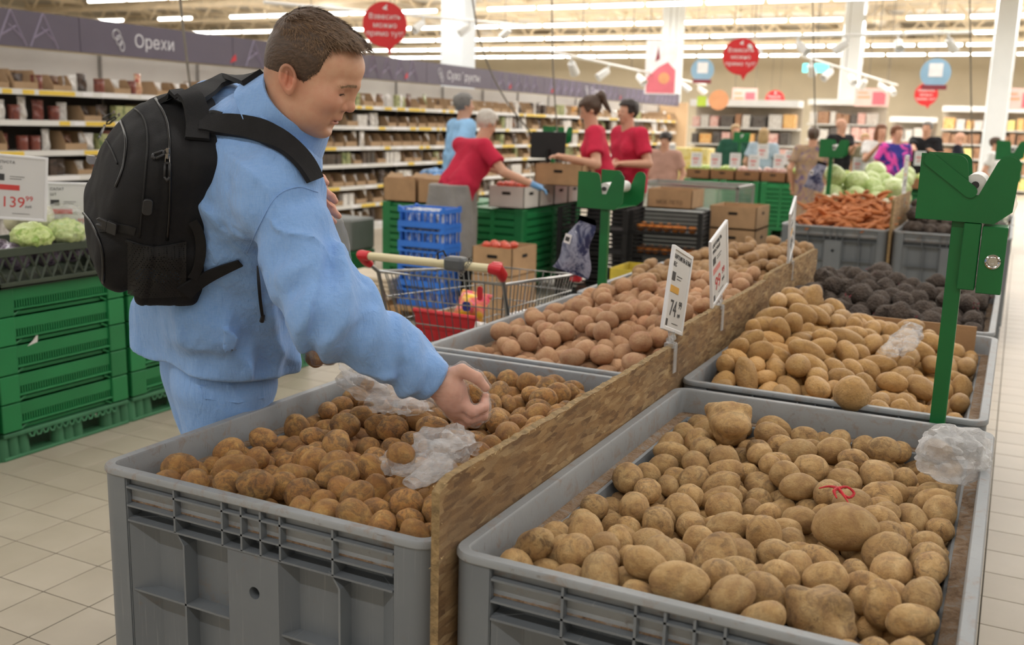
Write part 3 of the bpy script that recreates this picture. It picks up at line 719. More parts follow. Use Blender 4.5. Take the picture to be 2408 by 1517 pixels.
# cardboard liners in the long-potato bin
CARD = M('cardboard', '#b3906b', 0.85, 0.12, 9, 0.3, 120, 0.003)
m = MB(); m.bx(-0.26, 0.26, -0.0025, 0.0025, -0.06, 0.045); tag(m.build('cardboard_sheet', CARD, loc=(-0.33, 3.835, 0.755), rot=(0.12, 0, 0.0)), 'brown cardboard sheet tucked against the back wall of the long potato bin', 'cardboard')
m = MB(); m.bx(-0.09, 0.09, -0.0025, 0.0025, -0.06, 0.03); tag(m.build('cardboard_sheet', CARD, loc=(-0.62, 3.80, 0.79), rot=(0.2, 0, -0.15)), 'dark shaded cardboard flap at the divider end of the long potato bin', 'cardboard')
# red net scrap
m = MB()
for pts, r_ in (([(-.035, .004, .004), (-.018, .008, .010), (0, 0, .012), (.012, -.010, .006), (.026, -.026, -.004)], [.0012, .0022, .0034, .0030, .0010]), ([(0, 0, .012), (.016, .012, .014), (.030, .012, .004), (.022, -.002, -.002), (.004, -.004, .008)], [.003, .0024, .0030, .0026, .0020]), ([(0, 0, .012), (-.004, -.014, .010), (.004, -.028, .002)], [.003, .0034, .0012])):
    m.ring(spline(pts, 12), [float(np.interp(q/12*(len(r_)-1), range(len(r_)), r_)) for q in range(13)], 6)
tag(m.build('net_scrap', M('red_net', '#c2202c', 0.6, 0.3, 90, 0.5, 200), loc=(-0.245, 1.925, 0.772)), 'knotted scrap of red potato net lying on the yellow potatoes', 'net')

# ================================================================== the shopper
def nrm(v): v = np.asarray(v, float); return v/np.linalg.norm(v)
RH = nrm([CR[0], CR[1], 0]); FH = nrm([CF[0], CF[1], 0]); UP = np.array([0, 0, 1.0])
def mixdir(a): a = math.radians(a); return RH*math.cos(a)+FH*math.sin(a)     # heading a degrees away from image-right
J = dict(pelvis=dep(512, 855, 2.56), waist=dep(522, 700, 2.46), chest=dep(548, 440, 2.28), neck=dep(668, 276, 2.12),
         sr=dep(652, 455, 2.06), er=dep(768, 728, 2.02), wr=dep(1030, 902, 2.11),
         sl=dep(520, 280, 2.38), el=dep(628, 560, 2.46), wl=dep(735, 492, 2.60))
BF = mixdir(28); BL = nrm(np.cross(UP, BF))           # body forward, body left
HDP = dep(738, 176, 2.06)
hf0 = mixdir(-7); hl = nrm(np.cross(UP, hf0)); pit = math.radians(-29)
HF = hf0*math.cos(pit)+UP*math.sin(pit); HU = np.cross(HF, hl)
# slight roll of the head towards the camera side
rl = math.radians(3); hl2 = hl*math.cos(rl)+HU*math.sin(rl); HU = HU*math.cos(rl)-hl*math.sin(rl); hl = hl2
HR = np.stack([HF, hl, HU]); HS = 0.97
def tohead(p): return ((p-HDP)@HR.T)/HS
def fromhead(q): return HDP+(np.asarray(q)*HS)@HR
def head_core(q):
    y = np.abs(q[:, 1]); s = np.stack([q[:, 0], y, q[:, 2]], -1)
    d = ell(q, (-0.016, 0, 0.034), (0.098, 0.076, 0.080))
    d = smin(d, ell(q, (-0.048, 0, 0.002), (0.056, 0.066, 0.066)), 0.02)
    d = smin(d, ell(q, (0.038, 0, -0.016), (0.054, 0.062, 0.078)), 0.022)          # face mass
    d = smin(d, ell(s, (0.028, 0.030, -0.064), (0.052, 0.034, 0.046)), 0.022)      # jaw sides
    d = smin(d, ell(q, (0.066, 0, -0.090), (0.024, 0.028, 0.020)), 0.018)          # chin
    d = smin(d, ell(q, (0.026, 0, -0.092), (0.044, 0.042, 0.024)), 0.024)          # under chin
    d = smin(d, ell(q, (0.043, 0, 0.050), (0.048, 0.060, 0.042)), 0.022)           # forehead
    d = smin(d, cone(s, (0.089, 0.0, 0.026), (0.072, 0.044, 0.016), 0.0095, 0.0085), 0.014)   # brow
    d = smin(d, ell(s, (0.058, 0.041, -0.022), (0.030, 0.024, 0.024)), 0.020)      # cheek
    return d
def head_sdf(q, detail=True):
    y = np.abs(q[:, 1]); s = np.stack([q[:, 0], y, q[:, 2]], -1); d = head_core(q)
    d = smax(d, -ell(s, (0.102, 0.034, 0.004), (0.022, 0.019, 0.0125)), 0.010)     # eye sockets
    d = smin(d, ell(s, (0.0690, 0.034, 0.004), (0.0145, 0.0150, 0.0115)), 0.0035)  # lids over the eyes
    d = smax(d, -ell(s, (0.0850, 0.034, -0.0005), (0.0065, 0.0125, 0.0034)), 0.0016)   # opening below the upper lid
    d = smin(d, cone(s, (0.088, 0.003, 0.026), (0.096, 0.0, -0.012), 0.0085, 0.0095), 0.009)    # nose bridge
    d = smin(d, ell(q, (0.0985, 0, -0.0200), (0.0135, 0.0120, 0.0115)), 0.008)     # nose tip
    d = smin(d, ell(s, (0.0885, 0.0135, -0.0260), (0.0115, 0.0072, 0.0085)), 0.005)   # wings
    d = smax(d, -cone(s, (0.0800, 0.0225, -0.0200), (0.0780, 0.0235, -0.0320), 0.0022, 0.0022), 0.004)  # crease behind the wing
    d = smax(d, -ell(s, (0.0945, 0.0065, -0.0345), (0.006, 0.0036, 0.0045)), 0.003)   # nostrils
    d = smin(d, ell(q, (0.079, 0, -0.050), (0.014, 0.026, 0.015)), 0.010)          # muzzle
    d = smin(d, ell(q, (0.0865, 0, -0.0535), (0.0080, 0.0215, 0.0055)), 0.005)     # upper lip
    d = smin(d, ell(q, (0.0850, 0, -0.0660), (0.0085, 0.0195, 0.0062)), 0.005)     # lower lip
    d = smax(d, -ell(q, (0.0945, 0, -0.0600), (0.011, 0.024, 0.0014)), 0.0032)     # mouth line
    d = smax(d, -ell(q, (0.0880, 0, -0.0770), (0.006, 0.020, 0.0060)), 0.012)      # dip above chin
    # ears
    c, sn = math.cos(0.56), math.sin(0.56); x0, z0 = -0.020, -0.023
    e = np.stack([(s[:, 0]-x0)*c+(s[:, 2]-z0)*sn, s[:, 1]-0.077-0.22*np.maximum(0, -(s[:, 0]-x0-0.004)), -(s[:, 0]-x0)*sn+(s[:, 2]-z0)*c], -1)
    w = np.where(e[:, 2] < 0, 1+0.40*(e[:, 2]/0.033), 1.0); ee = np.stack([e[:, 0]/np.maximum(w, .4), e[:, 1], e[:, 2]], -1)
    ear = ell(ee, (0, 0, 0), (0.0190, 0.0090, 0.0325))
    ear = smax(ear, -ell(ee, (0.0020, 0.0090, 0.004), (0.0132, 0.0125, 0.0240)), 0.0025)
    ear = smin(ear, cone(e, (-0.0070, 0.001, -0.010), (0.0010, 0.002, 0.0150), 0.0030, 0.0026), 0.0025)
    ear = smin(ear, ell(e, (0.0130, 0.001, -0.004), (0.0048, 0.0048, 0.0065)), 0.003)
    d = smin(d, ear, 0.004)
    return d
def hand_r(p):
    D = 2.10
    def c(px, py, dd=0.0): return dep(px, py, D+dd)
    d = cone(p, J['wr'], c(1058, 918, 0.004), 0.030, 0.033)
    d = smin(d, cone(p, c(1052, 900), c(1078, 945, 0.012), 0.027, 0.025), 0.015)
    d = smin(d, cone(p, c(1056, 940, 0.01), c(1072, 965, 0.026), 0.026, 0.020), 0.015)
    def chain(pts, rr, k=0.006):
        nonlocal d
        f = None
        for (a, b, ra, rb) in zip(pts[:-1], pts[1:], rr[:-1], rr[1:]):
            g = cone(p, a, b, ra, rb); f = g if f is None else smin(f, g, 0.004)
        d = smin(d, f, k)
    chain([c(1050, 888, -0.004), c(1086, 872, -0.010), c(1120, 888, -0.006), c(1142, 912, 0.0)], [0.0185, 0.0145, 0.0125, 0.0090])      # thumb
    chain([c(1076, 940, 0.004), c(1112, 968, 0.000), c(1138, 958, 0.018), c(1141, 932, 0.030)], [0.0140, 0.0115, 0.0105, 0.0085])
    chain([c(1072, 956, 0.016), c(1104, 985, 0.018), c(1136, 978, 0.036), c(1143, 950, 0.050)], [0.0140, 0.0115, 0.0105, 0.0085])
    chain([c(1064, 964, 0.030), c(1092, 992, 0.036), c(1122, 990, 0.056), c(1136, 966, 0.070)], [0.0130, 0.0110, 0.0100, 0.0080])
    chain([c(1056, 966, 0.042), c(1078, 990, 0.054), c(1100, 992, 0.072), c(1116, 974, 0.084)], [0.0115, 0.0098, 0.0090, 0.0072])
    return d
def hand_l(p):
    def c(px, py, dd=0.0): return dep(px, py, 2.58+dd)
    d = cone(p, J['wl'], c(742, 470), 0.029, 0.032); d = smin(d, cone(p, c(738, 480, 0.02), c(748, 440, -0.01), 0.028, 0.024), 0.015)
    def chain(pts, rr):
        nonlocal d
        f = None
        for (a, b, ra, rb) in zip(pts[:-1], pts[1:], rr[:-1], rr[1:]):
            g = cone(p, a, b, ra, rb); f = g if f is None else smin(f, g, 0.004)
        d = smin(d, f, 0.006)
    chain([c(738, 430, -0.01), c(744, 410, -0.02), c(757, 419, -0.04), c(767, 430, -0.05)], [0.0125, 0.0110, 0.0100, 0.0080])
    chain([c(748, 452, -0.02), c(764, 452, -0.04), c(780, 464, -0.05), c(788, 473, -0.05)], [0.0130, 0.0115, 0.0105, 0.0082])
    chain([c(750, 480, -0.01), c(766, 484, -0.03), c(782, 496, -0.04), c(796, 508, -0.045)], [0.0130, 0.0112, 0.0102, 0.0080])
    chain([c(746, 496, 0.0), c(760, 504, -0.01), c(774, 514, -0.02), c(786, 522, -0.02)], [0.0120, 0.0100, 0.0092, 0.0072])
    chain([c(746, 460, 0.03), c(764, 470, 0.05), c(780, 490, 0.05), c(790, 506, 0.04)], [0.0150, 0.0125, 0.0110, 0.0085])
    return d
def torso(p, off=0.0, k=0.06):
    a = [(J['pelvis'], 0.085, 0.122), (J['waist'], 0.075, 0.115), (J['chest'], 0.085, 0.108)]
    d = None
    for sgn in (-1, 1):
        pts = [j+BL*sgn*w for j, w, r in a]
        for i in range(2):
            g = cone(p, pts[i], pts[i+1], a[i][2]+off, a[i+1][2]+off); d = g if d is None else smin(d, g, k)
    d = smin(d, cone(p, J['sr'], J['sl'], 0.070+off, 0.070+off), 0.09)
    d = smin(d, cone(p, J['chest'], J['neck'], 0.10+off, 0.060+off), 0.07)
    return d
hips = [J['pelvis']-BL*0.085-UP*0.02, J['pelvis']+BL*0.095-UP*0.02]
FEET = [np.array([*(hips[0]-BF*0.02)[:2], 0.08])-BL*0.02, np.array([*(hips[1]+BF*0.04)[:2], 0.08])+BL*0.06]
KNEES = [(h+f)/2+BF*0.035 for h, f in zip(hips, FEET)]
def body_sdf(p, fine=True):
    d = (head_sdf if fine else head_core)(tohead(p))*HS
    d = smin(d, cone(p, fromhead((-0.028, 0, -0.040)), J['neck']+UP*-0.01, 0.058, 0.066), 0.030)
    d = smin(d, cone(p, fromhead((0.0, 0, -0.075)), J['neck']+BF*0.025-UP*0.02, 0.046, 0.050), 0.025)
    d = smin(d, torso(p, -0.03), 0.05)
    for s, e, w, hnd in (('sr', 'er', 'wr', hand_r), ('sl', 'el', 'wl', hand_l)):
        g = smin(cone(p, J[s], J[e], 0.050, 0.042), cone(p, J[e], J[w], 0.042, 0.029), 0.02); g = smin(g, hnd(p), 0.012); d = smin(d, g, 0.012)
    for h, kn, f in zip(hips, KNEES, FEET):
        g = smin(cone(p, h, kn, 0.085, 0.055), cone(p, kn, f, 0.055, 0.038), 0.02); g = smin(g, cone(p, f-UP*0.03, f+BF*0.16-UP*0.045, 0.04, 0.03), 0.02); d = smin(d, g, 0.03)
    return d
def skin_mat(name, base, blush, rough=0.56):
    t = NT(name); at = t.n('ShaderNodeVertexColor'); at.layer_name = 'tint'; v = t.coord()
    n = t.noise(v, 60, 5, 0.6); c = t.mix(t.ramp(n, [(0.35, (0, 0, 0)), (0.75, (.35,)*3)]), at.outputs['Color'], lin(blush))
    t.set(Base_Color=c, Roughness=rough, Subsurface_Weight=0.08, Normal=t.bump(t.noise(v, 420, 4, 0.6), 0.12, 0.002))
    t.b.inputs['Subsurface Radius'].default_value = (1.0, 0.35, 0.2); t.b.inputs['Subsurface Scale'].default_value = 0.004
    return t.m
SKIN = skin_mat('skin', '#d3a084', '#c98068')
def man():
    root = thing('person', 'man in a light blue linen shirt and trousers bending to pick potatoes', 'person', (FEET[0][0], FEET[0][1], 0))
    inv = Matrix.Translation((-FEET[0][0], -FEET[0][1], 0))
    def put(name, me, mat, par=root):
        me.transform(inv); return obj(name, me, mat, par)
    allj = np.array(list(J.values())+[HDP]+FEET); lo = allj.min(0)-0.22; hi = allj.max(0)+0.25; lo[2] = 0.0
    # head, hands and the clothed rest at the resolution each needs, sharing one mesh
    nk = nrm(HDP-J['neck']); cut = lambda p: (p-(J['neck']+nk*0.012))@nk
    wcut = lambda p, w, e: (p-(J[w]-nrm(J[w]-J[e])*0.04))@nrm(J[w]-J[e])
    near = lambda p, w: np.linalg.norm(p-J[w], axis=1)-0.20
    pieces = [sdf_mesh('body', lambda p: np.maximum(body_sdf(p), np.maximum(-cut(p), np.linalg.norm(p-HDP, axis=1)-0.26)), HDP-0.27, HDP+0.27, 0.0020),
              sdf_mesh('body', lambda p: np.maximum(smin(hand_r(p), cone(p, J['er'], J['wr'], 0.042, 0.029), 0.012), -wcut(p, 'wr', 'er')), J['wr']-0.2, J['wr']+0.2, 0.0021),
              sdf_mesh('body', lambda p: np.maximum(smin(hand_l(p), cone(p, J['el'], J['wl'], 0.042, 0.029), 0.012), -wcut(p, 'wl', 'el')), J['wl']-0.2, J['wl']+0.2, 0.0024),
              sdf_mesh('body', lambda p: np.maximum(np.maximum(np.maximum(body_sdf(p, False), cut(p)-0.004), np.where(near(p, 'wr') < 0, wcut(p, 'wr', 'er')-0.004, -1)), np.where(near(p, 'wl') < 0, wcut(p, 'wl', 'el')-0.004, -1)), lo, hi, 0.010)]
    bm = bmesh.new()
    for pm in pieces: bm.from_mesh(pm)
    me = bpy.data.meshes.new('body'); bm.to_mesh(me); bm.free(); me.shade_smooth()
    V = verts_np(me); q = tohead(V); base = np.array(lin('#d6a789')); col = np.tile(base, (len(V), 1))
    def paint(w, c): nonlocal col; w = np.clip(w, 0, 1)[:, None]; col = col*(1-w)+np.array(lin(c))*w
    ay = np.abs(q[:, 1]); g = lambda c, r: np.exp(-(((q[:, 0]-c[0])/r[0])**2+((ay-c[1])/r[1])**2+((q[:, 2]-c[2])/r[2])**2))
    paint(0.50*g((0.070, 0.05, -0.022), (0.04, 0.03, 0.03)), '#c98872'); paint(0.55*g((0.103, 0, -0.022), (0.02, 0.02, 0.016)), '#c8826d')
    paint(0.80*g((-0.020, 0.080, -0.023), (0.026, 0.02, 0.036)), '#cb7a62'); paint(1.0*g((0.090, 0.0, -0.060), (0.011, 0.021, 0.0090)), '#b5685e')
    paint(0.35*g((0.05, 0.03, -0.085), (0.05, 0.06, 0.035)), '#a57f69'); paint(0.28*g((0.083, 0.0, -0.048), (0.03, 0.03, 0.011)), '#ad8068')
    paint(0.5*g((0.088, 0.028, 0.024), (0.014, 0.022, 0.0040)), '#8d6b52'); paint(0.45*g((0.078, 0.034, 0.006), (0.012, 0.016, 0.010)), '#b98770'); paint(0.8*g((0.0815, 0.034, 0.0005), (0.008, 0.0115, 0.0016)), '#5b4033')
    hl_w = np.clip((np.interp(q[:, 2], [-0.06, -0.016, -0.013, 0.0, 0.023, 0.055, 0.077, 0.09, 0.2], [-0.05, -0.03, 0.014, 0.018, 0.034, 0.034, 0.034, 0.05, 0.06])-q[:, 0])/0.03, 0, 1)*np.clip((q[:, 2]+0.10)/0.04, 0, 1); paint(0.45*hl_w*(np.abs(q[:, 0]) < 0.2)*(q[:, 2] < 0.2), '#7d6350')
    hd = np.exp(-(np.linalg.norm(V-dep(1095, 950, 2.12), axis=1)/0.09)**4); paint(0.75*hd, '#e4ab9a'); hd = np.exp(-(np.linalg.norm(V-dep(770, 465, 2.55), axis=1)/0.09)**4); paint(0.7*hd, '#e0a08a')
    vcol(me, col); put('body', me, SKIN)
    # ---- shirt
    hem = J['pelvis'][2]+0.030
    def fold(p):
        f = 0.0
        # drag folds radiating under the arm and at the waist
        t = (p-J['pelvis'])@BF; u = (p-J['pelvis'])@BL; z = p[:, 2]
        wsp = vnoise(p*np.array([1, 1, .6]), 6.0, 4)
        f = f+0.011*np.sin((z*30+t*22+u*16)+4*wsp)*np.exp(-((z-1.02)/0.16)**2)
        f = f+0.009*np.sin((t*62+u*40+z*6)+3*wsp)*np.exp(-((z-0.86)/0.07)**2)
        f = f+0.010*vnoise(p*np.array([1,1,.7]), 9, 9)+0.005*vnoise(p, 19, 10)+0.0028*vnoise(p+0.03*wsp[:, None], 40, 12)
        pr = np.stack([t*7+z*5, u*7+z*3, z*2.2-t*3], -1)+0.5*wsp[:, None]; f = f+0.012*(np.clip(1-np.abs(vnoise(pr, 1.0, 14)), 0, 1)**4-.25)
        return f
    ax_u = nrm(J['er']-J['sr']); ax_f = nrm(J['wr']-J['er'])
    def sleeve(p, s, e, w, r0=0.083, r1=0.082, r2=0.052):
        wr = J[w]-nrm(J[w]-J[e])*0.016
        tu = (p-J[s])@nrm(J[e]-J[s]); tf = (p-J[e])@nrm(J[w]-J[e]); L = np.linalg.norm(J[w]-J[e])
        n = vnoise(p, 11, 21)
        d = smin(cone(p, J[s], J[e]-nrm(J[e]-J[s])*0.0, r0, r1), cone(p, J[e], wr, r1, r2), 0.03)
        side = (p-J[e])@np.cross(ax_f, CF)
        d = d-0.0035*vnoise(p, 30, 22)-0.010*(np.clip(1-np.abs(vnoise(p*np.array([9, 9, 6])+0.6*n[:, None], 1.0, 23)), 0, 1)**4-.25)-0.010*np.sin(tf*75+side*28+3.5*n)*np.exp(-((tf-0.02)/0.10)**2)-0.009*np.sin(tf*58+4*n+side*20)*np.exp(-((tf-L+0.085)/0.045)**2)
        d = d-0.008*np.sin(tu*50+3*n+side*16)*np.exp(-((tu-0.16)/0.14)**2)
        d = smax(d, tf-(L-0.012), 0.004)
        return d
    def cuff(p, e, w):
        tf = (p-J[e])@nrm(J[w]-J[e]); L = np.linalg.norm(J[w]-J[e])
        d = cone(p, J[e], J[w]+nrm(J[w]-J[e])*0.1, 0.062, 0.040); ax = nrm(J[w]-J[e])
        d = cone(p, J[w]-ax*0.075, J[w]+ax*0.03, 0.0485, 0.0465)
        return smax(smax(d, tf-(L-0.006), 0.003), (L-0.066)-tf, 0.003)
    def shirt_sdf(p):
        d = torso(p, 0.028)
        # belly/front drape and back tail
        d = smin(d, cone(p, J['chest']+BF*0.05-UP*0.1, J['pelvis']+BF*0.02-UP*0.06, 0.12, 0.138), 0.08)
        d = smin(d, cone(p, J['chest']-BF*0.02, J['pelvis']-BF*0.060-UP*0.02+BL*0.06, 0.10, 0.135), 0.08)
        d = smin(d, cone(p, J['pelvis']-BF*0.075+BL*0.10, J['pelvis']-BF*0.085+BL*0.12-UP*0.08, 0.10, 0.115), 0.06)
        d = d-fold(p)
        d = smin(d, sleeve(p, 'sr', 'er', 'wr'), 0.012); d = smin(d, sleeve(p, 'sl', 'el', 'wl'), 0.012)
        u = (p-J['pelvis'])@BL; t = (p-J['pelvis'])@BF
        hz = hem+0.030*np.clip(u/0.2, -1, 1)*0-0.022*np.exp(-(t/0.14)**2)+0.018*np.clip(-t/0.2, -1, 1)+0.006*np.sin(u*40)
        arm = np.minimum(cone(p, J['er'], J['wr'], 0.12, 0.12), cone(p, J['sr'], J['er'], 0.13, 0.12))
        d = np.where(arm < 0, d, smax(d, hz-p[:, 2], 0.006))
        # neck opening
        d = smax(d, -cone(p, J['neck']-(HDP-J['neck'])*0.25, HDP, 0.066, 0.075), 0.010)
        d = smin(d, cuff(p, 'er', 'wr'), 0.002)
        return d
    root['x'] = 0; del root['x']
    me = sdf_mesh('shirt', shirt_sdf, lo, hi, 0.0052, slack=2.4)
    put('shirt', me, LINEN)
    MAN['shirt'] = shirt_sdf
    # collar: folded band round the neck
    nx = nrm(HDP+np.array([0, 0, -0.02])-J['neck']); cf = nrm(BF-nx*(BF@nx)); cl = np.cross(nx, cf)
    def band(r0, h0, r1, h1, a0, a1, tipd, nm):
        m = MB(); n = 40
        def ring(r, h, a, tip): return J['neck']+nx*h+(cf*math.cos(a)*1.08+cl*math.sin(a))*r+cf*tip
        pr = []
        for i in range(n+1):
            a = a0+(a1-a0)*i/n; e = abs(2*i/n-1)**6
            pr.append((ring(r0, h0, a, 0), ring(r1*(1+0.02*math.sin(9*a)), h1-tipd*e, a, 0.012*e)))
        th = 0.0035; vs = []; fs = []
        for a, b in pr:
            o = nrm(a-J['neck']-nx*((a-J['neck'])@nx))*th; vs += [a, b, b+o, a+o]
        for i in range(n):
            for k in range(4): fs.append((4*i+k, 4*i+(k+1) % 4, 4*i+4+(k+1) % 4, 4*i+4+k))
        fs += [(0, 1, 2, 3), (4*n+3, 4*n+2, 4*n+1, 4*n)]
        m.add(vs, fs); me = m.mesh(nm, 0.9); return put(nm, me, LINEN)
    band(0.079, 0.056, 0.104, -0.006, 0.42, 2*PI-0.42, 0.040, 'collar')
    band(0.076, 0.054, 0.078, 0.004, 0.36, 2*PI-0.36, 0.0, 'collar_stand')
    m = MB(); m.lathe([(0.0, 0.0), (0.0055, 0.0), (0.006, 0.001), (0.0055, 0.0022), (0.003, 0.0018), (0.0, 0.0018)], 14)
    bp = dep(984, 911, 2.075); me = m.mesh('cuff_button', 0.7); me.transform(Matrix.Translation(bp.tolist()) @ Vector((-CF).tolist()).to_track_quat('Z', 'Y').to_matrix().to_4x4()); put('cuff_button', me, M('shirt_button', '#c9c4bb', 0.3))
    for pts in ([(748, 452), (700, 440), (650, 462), (612, 525), (580, 596)],):
        P = hits(pix_spline(pts, 26), shirt_sdf, 0.0004); mm = MB(); mm.ring(P, 0.0011, 5); put('seam', mm.mesh('seam', 4.0), LINEN)
    # ---- trousers
    def trousers(p):
        d = None
        for sgn in (-1, 1):
            g = cone(p, J['pelvis']+BL*sgn*0.08+UP*0.10, J['pelvis']+BL*sgn*0.085-UP*0.03, 0.122, 0.130); d = g if d is None else smin(d, g, 0.05)
        for h, kn, f in zip(hips, KNEES, FEET):
            g = smin(cone(p, h-UP*0.03, kn, 0.112, 0.092), cone(p, kn, f-UP*0.02, 0.092, 0.082), 0.03); g = smax(g, 0.035-p[:, 2], 0.004); d = smin(d, g, 0.025)
        n = vnoise(p, 7, 31)
        return d-0.006*np.sin(p[:, 2]*30+5*n)*np.exp(-((p[:, 2]-0.68)/0.12)**2)-0.005*vnoise(p, 10, 33)
    me = sdf_mesh('trousers', trousers, (hips[1][0]-.5, hips[0][1]-.5, 0), (hips[0][0]+.5, hips[1][1]+.5, 1.05), 0.008); put('trousers', me, LINEN)
    # back pocket patch and belt loop
    P = list(hits([(470, 908), (545, 905), (618, 898), (622, 936), (560, 948), (480, 938)], trousers, 0.004, 2.1))
    m = MB(); m.add([tuple(p) for p in P]+[tuple(p+CF*0.006) for p in P], [(0, 1, 4, 5), (1, 2, 3, 4), (6, 11, 10, 7), (7, 10, 9, 8)]+[(i, (i+1) % 6, 6+(i+1) % 6, 6+i) for i in range(6)]); put('back_pocket', m.mesh('back_pocket'), LINEN)
    # shoes
    for f in FEET:
        sh = lambda p: smax(smin(cone(p, f+BF*-0.03-UP*0.03, f+BF*0.17-UP*0.045, 0.046, 0.036), cone(p, f-UP*0.02, f+UP*0.02, 0.045, 0.044), 0.03), -p[:, 2], 0.004)
        put('shoe', sdf_mesh('shoe', sh, f-0.25, f+0.3, 0.007), M('shoe', '#3a3734', 0.6))
    # ---- hair
    HZ = np.array([-0.06, -0.016, -0.013, 0.000, 0.023, 0.055, 0.077, 0.090, 0.097, 0.104, 0.2]); HX = np.array([-0.040, -0.034, 0.012, 0.016, 0.030, 0.0300, 0.029, 0.045, 0.062, 0.100, 0.110])
    def hairline(q):
        """>0 where hair grows (head space)"""
        x, z = q[:, 0], q[:, 2]; ay = np.abs(q[:, 1])
        f = np.interp(z-0.35*np.maximum(0, 0.03-ay)*(x > 0.05), HZ, HX)-x
        f = np.minimum(f, (z-np.where(x < -0.030, -0.082, -0.020))*1.5)
        return f
    def hair_t(q):
        z = q[:, 2]; x = q[:, 0]
        th = 0.004+0.009*np.clip((z-0.045)/0.055, 0, 1)+0.007*np.clip((z-0.06)/0.05, 0, 1)*np.clip((x-0.01)/0.05, 0, 1)
        e = np.clip(hairline(q)/0.010, -1, 1); return np.where(e > 0, th*np.clip(e, 0.10, 1), -0.006)
    def hair_sdf(p):
        q = tohead(p); d = head_core(q)-hair_t(q)
        st = q*np.array([26, 110, 60]); n = vnoise(st, 1.0, 51); n2 = vnoise(st*np.array([1.4, 2.1, 1.7]), 1.0, 52)
        a = np.clip((q[:, 2]-0.02)/0.06, 0.12, 1)
        return (d-0.0035*a*n-0.0018*a*n2)*HS
    c0 = fromhead((0, 0, 0.03)); me = sdf_mesh('hair', hair_sdf, c0-0.17, c0+0.17, 0.0030)
    hm = put('hair', me, HAIR)
    # strands
    V = verts_np(me)+np.array([FEET[0][0], FEET[0][1], 0]); q = tohead(V); ok = np.where((hairline(q) > 0.003))[0]
    rs = np.random.RandomState(5); pick = rs.choice(ok, 13000); Q = q[pick]; eps = 1e-4
    grad = np.stack([head_core(Q+eps*np.eye(3)[k])-head_core(Q-eps*np.eye(3)[k]) for k in range(3)], -1)/(2*eps); grad /= np.linalg.norm(grad, axis=1)[:, None]
    topw = np.clip((Q[:, 2]-0.045)/0.05, 0, 1)[:, None]
    comb = np.array([0.95, -0.22, 0.10])*topw+np.array([0.25, 0, -1.0])*(1-topw); comb = comb+rs.normal(size=comb.shape)*0.28
    comb -= grad*(comb*grad).sum(1)[:, None]*0.9; comb /= np.linalg.norm(comb, axis=1)[:, None]
    frw = np.clip((Q[:, 0]-0.02)/0.06, 0, 1)
    Ln = (0.008+(0.020-0.006*frw)*topw[:, 0]*rs.uniform(.5, 1.2, len(Q)))[:, None]; lift = 0.06+0.24*topw*rs.uniform(0.2, 1.2, (len(Q), 1))
    a = Q-grad*0.0015; b = a+comb*Ln*0.55+grad*Ln*lift*0.7; c = a+comb*Ln+grad*Ln*lift*0.75
    wv = np.cross(comb, grad)*0.00045
    v = np.concatenate([a-wv, a+wv, b-wv*.8, b+wv*.8, c]); v = HDP+(v*HS)@HR; n = len(Q); i = np.arange(n)
    f = np.stack([i, i+n, i+3*n, i+2*n], -1).tolist()+np.stack([i+2*n, i+3*n, i+4*n], -1).tolist()
    ms = bpy.data.meshes.new('hair_strands'); ms.from_pydata(v.tolist(), [], f); ms.transform(inv); o = obj('hair_strands', ms, HAIRS, hm); o['kind'] = 'stuff'
    # eyebrows, dark lash line that also draws the upper lid's shadow, eyeballs
    def face(yz):
        yz = np.asarray(yz, float); q = np.stack([np.full(len(yz), .13), yz[:, 0], yz[:, 1]], -1)
        for _ in range(60): q[:, 0] -= np.clip(head_sdf(q), -.002, .01)*.7
        return q
    rs = np.random.RandomState(8); BROW = hairm('brow_hair', '#7d6048', '#a88866')
    for sgn in (-1, 1):
        u = rs.rand(230); yz = np.stack([sgn*(0.012+0.038*u), 0.0270-0.011*u*u+rs.normal(size=230)*0.0013], -1); A = face(yz); B = face(yz+np.stack([np.full(230, sgn*.0055), -.001+.0016*(1-u)], -1)); m = MB()
        for a_, b_ in zip(A, B): m.ring([fromhead(a_+np.array([.0004, 0, 0])), fromhead(b_+np.array([.0009, 0, 0]))], [0.00034, 0.00014], 3)
        put('eyebrow', m.mesh('eyebrow'), BROW); m = MB()
        v_ = np.linspace(-1, 1, 15); yz = np.stack([sgn*(0.034+0.0125*v_), 0.0022-0.0030*v_*v_-0.0012*v_], -1); m.ring([fromhead(q+np.array([.0006, 0, 0])) for q in face(yz)], [0.0003+0.0008*(1-x*x) for x in v_], 5); put('lash_and_lid_shade', m.mesh('lash_and_lid_shade', 4.0), M('lash_lid_shade', '#3a2a20', .6))
    for sgn in (-1, 1):
        m = MB(); c = fromhead((0.0712, sgn*0.034, 0.0010)); m.lathe([(0.0112*HS*math.sin(a), -0.0112*HS*math.cos(a)) for a in np.linspace(0.02, PI-0.02, 12)], 16, Matrix.Translation(c.tolist())); put('eye', m.mesh('eye', 4.0), M('eye_dark', '#4d423b', 0.15))
    # glove: thin film over the picking hand, bunched at the wrist
    ax = nrm(J['wr']-J['er'])
    def glove(p):
        d = hand_r(p)-0.0035; t = (p-J['wr'])@ax
        fr = cone(p, J['wr']-ax*0.012, J['wr']+ax*0.035, 0.043, 0.034)-0.004*np.sin(26*np.arctan2((p-J['wr'])@CU, (p-J['wr'])@CF)+80*t); d = smin(d, fr, 0.01)
        d = d-0.0022*vnoise(p, 75, 61)-0.0016*vnoise(p*np.array([1, 1, 2.2]), 120, 62)
        return smax(d, -(t+0.006), 0.002)
    c0 = dep(1085, 935, 2.12); put('glove', sdf_mesh('glove', glove, c0-0.12, c0+0.12, 0.0026), FILM_CLEAR)
    return root
